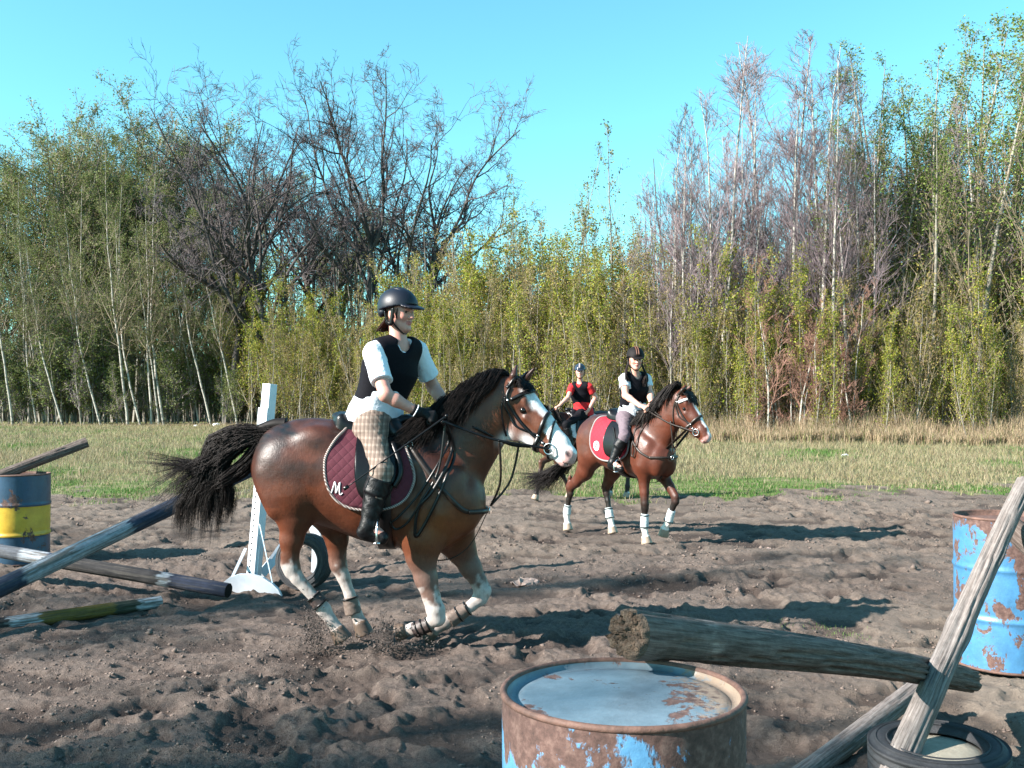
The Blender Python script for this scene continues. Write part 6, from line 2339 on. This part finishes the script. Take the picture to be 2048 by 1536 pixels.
# ------------------------------------------------------------------ poles and logs
def wood_mat(name, dark, light, use_v=True):
    m, nt, bs = node_mat(name)
    t = nt.nodes.new('ShaderNodeUVMap')
    mp = nt.nodes.new('ShaderNodeMapping'); mp.inputs['Scale'].default_value = (14, 1.6, 1)
    lk(nt, t.outputs[0], mp.inputs[0])
    n1 = nz(nt, 3.0, 6, .7, mp.outputs[0], .2)
    n2 = nz(nt, 30, 4, .6, coords(nt))
    r = ramp(nt, n1.outputs[0], [(.30, tuple(c * .35 for c in dark)), (.42, dark), (.70, light)])
    r2 = ramp(nt, n2.outputs[0], [(.3, (.8, .8, .8)), (.7, (1.15, 1.15, 1.15))])
    c = mix(nt, 1, r.outputs[0], r2.outputs[0], 'MULTIPLY')
    if use_v: c = mix(nt, 1, c.outputs[0], vcol(nt), 'MULTIPLY')
    lk(nt, c.outputs[0], bs.inputs['Base Color'])
    bs.inputs['Roughness'].default_value = .85
    bs.inputs['Specular IOR Level'].default_value = .25
    s = nt.nodes.new('ShaderNodeMath'); s.operation = 'ADD'; lk(nt, n1.outputs[0], s.inputs[0]); lk(nt, n2.outputs[0], s.inputs[1])
    bump(nt, s.outputs[0], bs, .6, .006)
    return m


M['old_wood'] = wood_mat('weathered_wood', (.115, .098, .090), (.27, .24, .225))
M['dark_wood'] = wood_mat('dark_weathered_wood', (.070, .052, .044), (.185, .150, .134))
M['painted_wood'] = wood_mat('painted_wood', (.55, .55, .55), (1.0, 1.0, 1.0))
M['end_grain'] = mat_plain('rotten_end_grain', (.10, .070, .048), .9, .6, 45, 1.0, .02)


def log(name, a, b, ra, rb, label, cat, mat, group=None, seed=0, crack=.006, bend=0.0, knots=0, colf=None, n=150, k=48, knob=.05, rough_end=False):
    a, b = Vector(a), Vector(b)
    ax = (b - a); Lg = ax.length; ax = np.array(ax.normalized())
    ref = np.array([0, 0, 1.0]); u = unit(np.cross(ax, ref)); v = np.cross(u, ax)       # v points up
    t = np.linspace(0, 1, n); th = np.arange(k) / k * 2 * math.pi
    Tt, Th = np.meshgrid(t, th, indexing='ij')
    base = ra * (1 - Tt) + rb * Tt
    cx_, cy_ = np.cos(Th), np.sin(Th)
    nn = fbm(Tt * Lg * 1.1 + seed * 3.1, cx_ * 1.2 + cy_ * .7 + 5, seed + 1, 3) - .5
    fine = fbm(Tt * Lg * 1.5 + seed, Th * 5.0 + 2 * np.sin(Tt * Lg * 1.1 + seed), seed + 9, 3)
    gro = ss(.40, .33, fine) * crack
    r = base * (1 + knob * 2.2 * nn) - gro + .0015 * (vn(Tt * Lg * 60, Th * 9, seed) - .5)
    rr_ = random.Random(seed)
    for _ in range(knots):
        kt, kh = rr_.random(), rr_.uniform(0, 6.28)
        dd = ((Tt - kt) * Lg / .06) ** 2 + (np.minimum(abs(Th - kh), 6.283 - abs(Th - kh)) / .6) ** 2
        r = r + base * .16 * np.exp(-dd)
    off = bend * np.sin(Tt * math.pi * 1.3 + seed) * Lg
    P_ = np.array(a)[None, None] + ax * (Tt * Lg)[..., None] + v * off[..., None] + r[..., None] * (np.cos(Th)[..., None] * v + np.sin(Th)[..., None] * u)
    V = P_.reshape(-1, 3) - np.array(a)
    I = np.arange(n * k).reshape(n, k); J = np.roll(I, -1, 1)
    F = np.stack([I[:-1], I[1:], J[1:], J[:-1]], -1).reshape(-1, 4)
    col = np.ones((n, k, 3)) if colf is None else colf(Tt, Th, Lg)
    me = mesh_np(name, V, [finish_open(F)], True, col.reshape(-1, 3))
    uv = me.uv_layers.new(name='UVMap')
    li = np.empty(len(me.loops), dtype=np.int32); me.loops.foreach_get('vertex_index', li)
    U = np.stack([Th / (2 * math.pi), Tt * Lg], -1).reshape(-1, 2)[li]
    uv.data.foreach_set('uv', U.astype(np.float32).ravel())
    root = add(name, me, mat, None, label, cat, group, loc=a)
    # end faces
    for e, sgn in ((0, -1), (n - 1, 1)):
        rng = np.random.default_rng(seed * 7 + e)
        ring = P_[e] - np.array(a)
        c0 = ring.mean(0)
        rows = [ring]
        for f in (.9, .8, .7, .6, .5, .4, .3, .2, .1, .02):
            q = c0 + (ring - c0) * f
            ang_ = th[:, None]
            dz = (vn(8 + f * 7 * np.cos(ang_), 8 + f * 7 * np.sin(ang_), seed) - .5) * (.03 if rough_end and e == 0 else .002) + (vn(8 + f * 22 * np.cos(ang_), 8 + f * 22 * np.sin(ang_), seed) - .5) * (.014 if rough_end and e == 0 else .001) + (.014 if rough_end and e == 0 else .001)
            rows.append(q + ax * sgn * dz)
        Vv = np.concatenate(rows); m = len(rows)
        I2 = np.arange(m * k).reshape(m, k); J2 = np.roll(I2, -1, 1)
        Ff = np.stack([I2[:-1], I2[1:], J2[1:], J2[:-1]], -1).reshape(-1, 4)
        add('cut_end', mesh_np('cut_end', Vv, [Ff], True), M['end_grain'] if rough_end else M['dark_wood'], root)
    return root


def finish_open(F): return F[:, ::-1]


def bands(spec, seed=0):
    """spec: list of (metres from the start, colour); worn edges"""
    def f(Tt, Th, Lg):
        s = Tt * Lg
        w = fbm(s * 6, Th * 4 + 0 * s, seed + 4, 3)
        wear = fbm(s * 3, Th * 9, seed + 14, 4)
        s2 = s + (w - .5) * .10
        col = np.zeros(Tt.shape + (3,))
        col[:] = spec[0][1]
        for st_, c in spec[1:]:
            m = ss(st_ - .008, st_ + .008, s2)[..., None]
            col = col * (1 - m) + np.array(c) * m
        bare = np.array([.13, .115, .10])
        br = col.mean(-1)
        m = (ss(.53, .60, wear) * np.where(br > .3, .85, .35))[..., None]
        return col * (1 - m) + bare * m
    return f


BLU = (.034, .046, .078); WHT = (.34, .37, .41); YLW = (.42, .25, .02); DRK = (.030, .028, .030)
# the crossed striped poles of the jump
log('striped_pole', P(-560, 1440, 5.9), P(517, 932, 8.42), .072, .060, 'blue and white striped jump pole, its upper end on the white perforated post', 'pole', M['painted_wood'], 'jump poles', 3, .003,
    colf=bands([(0, BLU), (.55, WHT), (1.0, BLU), (1.8, WHT), (2.62, BLU), (3.75, WHT), (3.86, BLU)], 2), knob=.02)
log('striped_pole', P(457, 1181, 7.98), P(-330, 1045, 9.0), .058, .058, 'dark blue jump pole with its lower end on the mud by the white foot board', 'pole', M['painted_wood'], 'jump poles', 5, .004,
    colf=bands([(0, (.014, .022, .045)), (.50, (.014, .022, .045)), (.53, WHT), (.62, DRK), (1.55, BLU), (1.70, WHT), (1.95, (.10, .11, .13)), (2.4, DRK), (2.9, WHT)], 6), knob=.02)  # first band's blue is deepened to carry the shade at the lower end
log('striped_pole', P(-120, 1268, 6.85), P(322, 1204, 7.75), .056, .046, 'short pole with yellow and white bands lying half sunk in the mud', 'pole', M['painted_wood'], 'jump poles', 8, .008,
    colf=bands([(0, DRK), (.42, (.50, .52, .56)), (.62, (.17, .115, .025)), (1.15, (.055, .060, .040)), (1.32, (.40, .42, .45)), (1.6, (.13, .12, .11))], 9), knob=.05)
log('weathered_pole', P(174, 884, 10.5), P(-420, 1112, 9.15), .055, .055, 'grey weathered pole lying across the top of the yellow banded drum', 'pole', M['dark_wood'], None, 10, .008, knob=.05, colf=None)
# logs at the right
log('log', P(1258, 1262, 2.58), P(1940, 1358, 4.95), .063, .060, 'thick cracked log with a rotten end, propped on the foreground drum', 'log', M['dark_wood'], None, 12, .014, bend=.004, knots=3, knob=.035, rough_end=True,
    colf=lambda T, Th, L: 1 + np.clip(1.6 * np.exp(-((T - .12) / .01) ** 2) * ss(.52, .62, vn(T * 90, Th * 7, 4)), 0, 1.2)[..., None] * np.ones(3) - .25 * ss(.6, 1.6, np.abs(Th - math.pi) * -1 + 2.2)[..., None] * 0)
log('log', P(1742, 1640, 3.95), P(2052, 968, 4.85), .061, .043, 'pale grey knotty pole leaning up across the bright blue drum', 'log', M['old_wood'], None, 17, .010, bend=.006, knots=7, knob=.08)
log('log', P(1480, 1640, 3.85), P(1838, 1378, 5.1), .048, .050, 'thinner grey pole on the ground, running under the thick cracked log', 'log', M['old_wood'], None, 22, .007, bend=.004, knots=4, knob=.07)
log('log', P(2008, 1040, 4.92), P(2420, 1420, 4.3), .055, .06, 'dark pole at the right edge crossing behind the top of the leaning pole', 'log', M['dark_wood'], None, 27, .008, knots=2, knob=.05)

# ------------------------------------------------------------------ tyres
M['rubber'] = mat_plain('dusty_rubber', (.022, .023, .026), .75, .3, 35, .5, .004)
M['sunlit_sand'] = mat_plain('pale_sunlit_sand', (.34, .30, .23), .9, .15, 30, .5, .006)  # pale tone standing in for sunlit ground seen through the tyre


def tyre(loc, R_, w, label, rot, fill=None):
    root = empty('tyre', loc, label, 'tyre', 'old car tyres')
    root.rotation_euler = rot
    prof = [(R_ * .60, -w * .36), (R_ * .66, -w * .44), (R_ * .80, -w * .52), (R_ * .93, -w * .47), (R_ * .975, -w * .40)]
    for i in range(5):
        z = -w * .36 + i * w * .18
        prof += [(R_, z), (R_, z + w * .12 * .7), (R_ - .008, z + w * .10), (R_ - .008, z + w * .155)]
    prof = prof[:-2]
    prof += [(R_ * .975, w * .40), (R_ * .93, w * .47), (R_ * .80, w * .52), (R_ * .66, w * .44), (R_ * .60, w * .36), (R_ * .60, w * .33), (R_ * .72, w * .36), (R_ * .90, w * .30), (R_ * .93, 0), (R_ * .90, -w * .30), (R_ * .72, -w * .36), (R_ * .60, -w * .33), (R_ * .60, -w * .36)]
    mb = MB(); lathe(mb, prof, 90)
    add('carcass', mb.mesh('tyre_carcass'), M['rubber'], root)
    mb = MB()
    for r in (.70, .86):
        for sz in (-1, 1):
            lathe(mb, [(R_ * r, sz * w * .50), (R_ * r + .004, sz * w * (.53 if r < .8 else .525)), (R_ * r + .008, sz * w * .50)], 72)
    add('sidewall_ridge', mb.mesh('sidewall_ridge'), M['rubber'], root)
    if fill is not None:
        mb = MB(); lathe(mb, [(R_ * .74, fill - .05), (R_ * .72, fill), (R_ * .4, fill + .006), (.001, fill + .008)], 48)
        add('fill', mb.mesh('tyre_sunlit_disc'), M['sunlit_sand'], root)  # added disc, sunlight on the ground put into its colour
    return root


pt = P(1882, 1478, 4.12)
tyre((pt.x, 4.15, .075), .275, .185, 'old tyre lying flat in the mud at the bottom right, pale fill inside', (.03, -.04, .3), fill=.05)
pt = P(607, 1124, 8.45)
tyre((pt.x, 8.50, pt.z), .235, .17, 'worn tyre standing upright behind the cantering horse\'s hind legs', (math.radians(84), 0, math.radians(-14)))

# ------------------------------------------------------------------ white jump standard
M['white_paint'] = mat_plain('white_painted_wood', (.55, .58, .62), .55, .08, 12, .3, .003)
M['hole'] = mat_plain('dark_hole', (.01, .01, .012), .9, .1, 10)
dS = 8.5
b0, t0 = P(506, 1168, dS), P(540, 768, dS + .05)
root = empty('jump_post', (b0.x, dS, 0), 'tall white perforated jump post with a rounded foot board, leaning slightly', 'post')
o0 = Vector((b0.x, dS, 0))
ax_ = (t0 - b0).normalized()
yaw = math.radians(-25)
fx = Vector((math.cos(yaw), math.sin(yaw), 0)); fx = (fx - ax_ * fx.dot(ax_)).normalized(); fy = ax_.cross(fx)


def bx(mb, c, size, A): mb.box(c, size, [tuple(a) for a in A])


mb = MB()
L_ = (t0 - b0).length
c = (b0 + t0) / 2 - o0
wS, dP = .085, .095
bx(mb, c, (wS, dP, L_), (fx, fy, ax_))
post = add('post', mb.mesh('post', False), M['white_paint'], root)
bv = post.modifiers.new('bevel', 'BEVEL'); bv.width = .004; bv.segments = 2
mb = MB()
sleeve = b0 + ax_ * (L_ * .79) - fx * .012
bx(mb, sleeve - o0, (wS + .012, dP + .010, .30), (fx, fy, ax_))
add('sleeve', mb.mesh('sleeve', False), M['white_paint'], root)
fn_ = -fy if fy.y > 0 else fy
for i in range(24):
    mb = MB()
    hc_ = b0 + ax_ * (.10 + i * .049) + fn_ * (dP / 2) - fx * .012 - o0
    ring = [hc_ + .0085 * (math.cos(t) * fx + math.sin(t) * ax_) for t in np.linspace(0, 2 * math.pi, 13)[:-1]]
    mb.tube([hc_ - fn_ * .01, hc_ + fn_ * .0012], .0085, 10)
    add('hole', mb.mesh('hole'), M['hole'], root)
mb = MB()
bx(mb, b0 + ax_ * .22 - o0 + fx * (wS / 2 + .006), (.022, .05, .42), (fx, fy, ax_))
add('side_batten', mb.mesh('side_batten', False), M['white_paint'], root)
# rounded foot board
mb = MB()
arc = []
f0, f1 = P(440, 1175, 8.25), P(562, 1184, 8.25)
dd = (f1 - f0); wv = dd.length; dd.normalize()
prof = [(0, 0), (.05, .05), (.15, .085), (.30, .11), (.50, .115), (.70, .10), (.85, .065), (.95, .03), (1, -.01), (1, -.05), (0, -.05)]
Vv = []
for s_ in (0, .05):
    for a_, b_ in prof: Vv.append(Vector((f0.x, 8.25, .02)) + dd * wv * a_ + Vector((0, s_, b_ * 1.25)) - o0)
n_ = len(prof)
mb.put([tuple(v) for v in Vv], [(i, (i + 1) % n_, n_ + (i + 1) % n_, n_ + i) for i in range(n_)], [(0, i + 1, i) for i in range(1, n_ - 1)] + [(n_, n_ + i, n_ + i + 1) for i in range(1, n_ - 1)])
add('foot_board', mb.mesh('foot_board', False), M['white_paint'], root)
for nm, a_, b_, w_ in (('brace', P(491, 1098, 8.6), P(463, 1158, 8.30), .022), ('rod', P(519, 1048, 8.42), P(545, 1166, 8.24), .009), ('brace', P(517, 1152, 8.5), P(563, 1085, 8.75), .022),
                       ('rear_board', P(522, 1150, 8.6), P(628, 1020, 9.35), .075), ('rear_post', P(630, 1165, 9.3), P(637, 985, 9.3), .075), ('rear_board', P(655, 1130, 9.3), P(600, 1000, 9.3), .05)):
    mb = MB()
    mb.bar(a_ - o0, b_ - o0, w_, w_ * .6 if w_ > .03 else w_, (0, 1, .2))
    add(nm, mb.mesh(nm, False), M['white_paint'] if nm != 'rod' else M['steel'], root)

# ------------------------------------------------------------------ litter and kicked up dirt
M['plastic'] = mat_plain('white_plastic', (.75, .76, .78), .4, .1, 20, .5, .01)


def scrap(px, py, d, w, label, cat='litter', mat=None, flat=.35, name='litter', seed=0):
    p = P(px, py, d)
    rg_ = np.random.default_rng(seed + 100)
    mb = MB()
    mb.ball((0, 0, w * flat * .3), (w / 2, w / 2, w * flat * .5), 12, 8)
    V = mb.V[0]
    mb.V[0] = V + rg_.normal(0, w * .05, V.shape)
    add(name, mb.mesh(name, False), mat or M['plastic'], None, label, cat, loc=(p.x, d, gz(p.x, d)))


scrap(433, 845, 66, .45, 'white plastic bag at the foot of the wood left of the jump post', flat=.5, seed=1)
scrap(392, 848, 66, .30, 'smaller white scrap left of the white plastic bag', flat=.4, seed=2)
scrap(1690, 912, 29, .22, 'white scrap lying in the meadow at the right', flat=.35, seed=3)
M['stone'] = mat_plain('pale_stone', (.24, .18, .155), .9, .2, 20, .5, .01)
scrap(1050, 1160, 8.79, .26, 'pale flat stone on the mud between the front horse and the bay', 'stone', M['stone'], .16, 'stone', 4)
scrap(1535, 1093, 10.8, .10, 'small reddish stone in the mud right of the walking bay horse', 'stone', M['stone'], .4, 'stone', 5)


def flying():
    rng = np.random.default_rng(12)
    Vs, Fs = [], []
    T_ = np.array([(1, 1, 1), (1, -1, -1), (-1, 1, -1), (-1, -1, 1)], dtype=float)
    Fb = np.array([(0, 1, 2), (0, 3, 1), (0, 2, 3), (1, 3, 2)])
    n = 0
    for cx_, cy_, sx, sy, k, d in ((628, 1262, 12, 28, 1700, 6.3), (612, 1285, 26, 14, 400, 6.25), (770, 1280, 12, 22, 1700, 6.25), (775, 1290, 24, 12, 300, 6.25), (845, 1290, 18, 10, 150, 6.3), (690, 1284, 24, 10, 150, 6.3)):
        for _ in range(k):
            p = np.array(P(cx_ + rng.normal(0, sx), cy_ + rng.normal(0, sy), d + rng.normal(0, .08)))
            if p[2] < 0: continue
            s = rng.choice([.0014, .0025, .004, .006, .009], p=[.4, .33, .2, .06, .01])
            Q = np.linalg.qr(rng.normal(0, 1, (3, 3)))[0]
            Vs.append(p + (T_ * rng.uniform(.5, 1.2, (4, 3)) * s) @ Q); Fs.append(Fb + n); n += 4
    add('flying_dirt', mesh_np('flying_dirt', np.concatenate(Vs), [np.concatenate(Fs)], False), mat_plain('dirt_crumbs', (.065, .050, .044), .95, .3, 40), None, kind='stuff', label='crumbs of earth kicked up by the cantering hooves', cat='flying dirt')


flying()


def clods():
    """loose crumbs and lumps lying on the mud"""
    rng = np.random.default_rng(14)
    n = 38000
    d = 3.9 * (17 / 3.9) ** rng.random(n)
    x = d * rng.uniform(-.56, .56, n)
    g = fbm(x * 1.1, d * 1.1, 131, 3)
    k = rng.random(n) < .15 + 1.2 * ss(.42, .62, g)
    x, d = x[k], d[k]; n = len(x)
    s = .0038 * (d / 5) ** .6 * np.exp(rng.normal(0, .55, n))
    z = gh(x, d) + s * .3
    base = np.array([(1, 0, 0), (-1, 0, 0), (0, 1, 0), (0, -1, 0), (0, 0, 1), (0, 0, -1)], dtype=float)
    Fb = np.array([(0, 2, 4), (2, 1, 4), (1, 3, 4), (3, 0, 4), (2, 0, 5), (1, 2, 5), (3, 1, 5), (0, 3, 5)])
    V = np.stack([x, d, z], 1)[:, None] + (base[None] * rng.uniform(.5, 1.2, (n, 6, 1)) + rng.normal(0, .15, (n, 6, 3))) * s[:, None, None] * np.array([1.2, 1.2, .8])
    F = (np.arange(n)[:, None, None] * 6 + Fb[None]).reshape(-1, 3)
    add('mud_crumbs', mesh_np('mud_crumbs', V.reshape(-1, 3), [F], True), mat_plain('mud_crumbs', (.12, .090, .075), .95, .5, 6), None, kind='stuff', label='loose crumbs of earth scattered over the trampled mud', cat='mud crumbs')


clods()

# labels that tell the repeated trees apart by their order across the picture
ORD = ['', 'second ', 'third ', 'fourth ', 'fifth ', 'sixth ', 'seventh ', 'eighth ', 'ninth ', 'tenth ', 'eleventh ', 'twelfth ', 'thirteenth ', 'fourteenth ', 'fifteenth ', 'sixteenth ',
       'seventeenth ', 'eighteenth ', 'nineteenth ', 'twentieth ', 'twenty-first ', 'twenty-second ', 'twenty-third ', 'twenty-fourth ', 'twenty-fifth ', 'twenty-sixth ', 'twenty-seventh ', 'twenty-eighth ', 'twenty-ninth ', 'thirtieth ', 'thirty-first ', 'thirty-second ', 'thirty-third ', 'thirty-fourth ']
BASE = {
    'saplings at the right': 'sapling from the left above the tall dry grass right of the bay horse',
    'tall leafy poplars at the right': 'tall green poplar from the left among those at the right edge',
    'birches with purplish twigs': 'purplish twigged birch from the left, right of the open sky gap',
    'pale leaning trees at the left': 'pale leaning trunk from the left edge of the wood',
    'saplings behind the far riders': 'yellow green sapling from the left behind the two far riders',
    'saplings behind the front rider': 'yellow green sapling from the left behind the navy helmet rider',
    'saplings behind the jump post': 'yellow green sapling from the left around the white jump post',
    'hazy green trees at the left': 'tall hazy green tree from the left, behind the pale trunks',
    'olive trees behind the bare trees': 'olive green tree from the left behind the big bare trees',
    'young poplars in the sky gap': 'thin young poplar from the left under the open sky gap',
    'dark trees among the right hand poplars': 'dark branching tree from the left among the right hand poplars',
    'reddish bare bushes': 'reddish brown leafless bush from the left, right of the bay horse',
    'low bushes at the left': 'low brown bush from the left between the pale leaning trunks',
    'trees left of the picture': 'shade tree outside the left edge, counted by nearness to the camera',
}
groups = {}
for o in bpy.data.objects:
    if o.parent is None and o.get('group') in BASE: groups.setdefault(o['group'], []).append(o)
for g_, os_ in groups.items():
    os_.sort(key=lambda o: o.location.x / max(.1, o.location.y) if g_ != 'trees left of the picture' else o.location.length)
    while len(ORD) < len(os_): ORD.append('%dth ' % (len(ORD) + 1))
    for i, o in enumerate(os_):
        t = ORD[i] if i else ('left-most ' if 'the left' in BASE[g_] else 'nearest ')
        o['label'] = (t + BASE[g_]).replace('left-most ', 'first ')
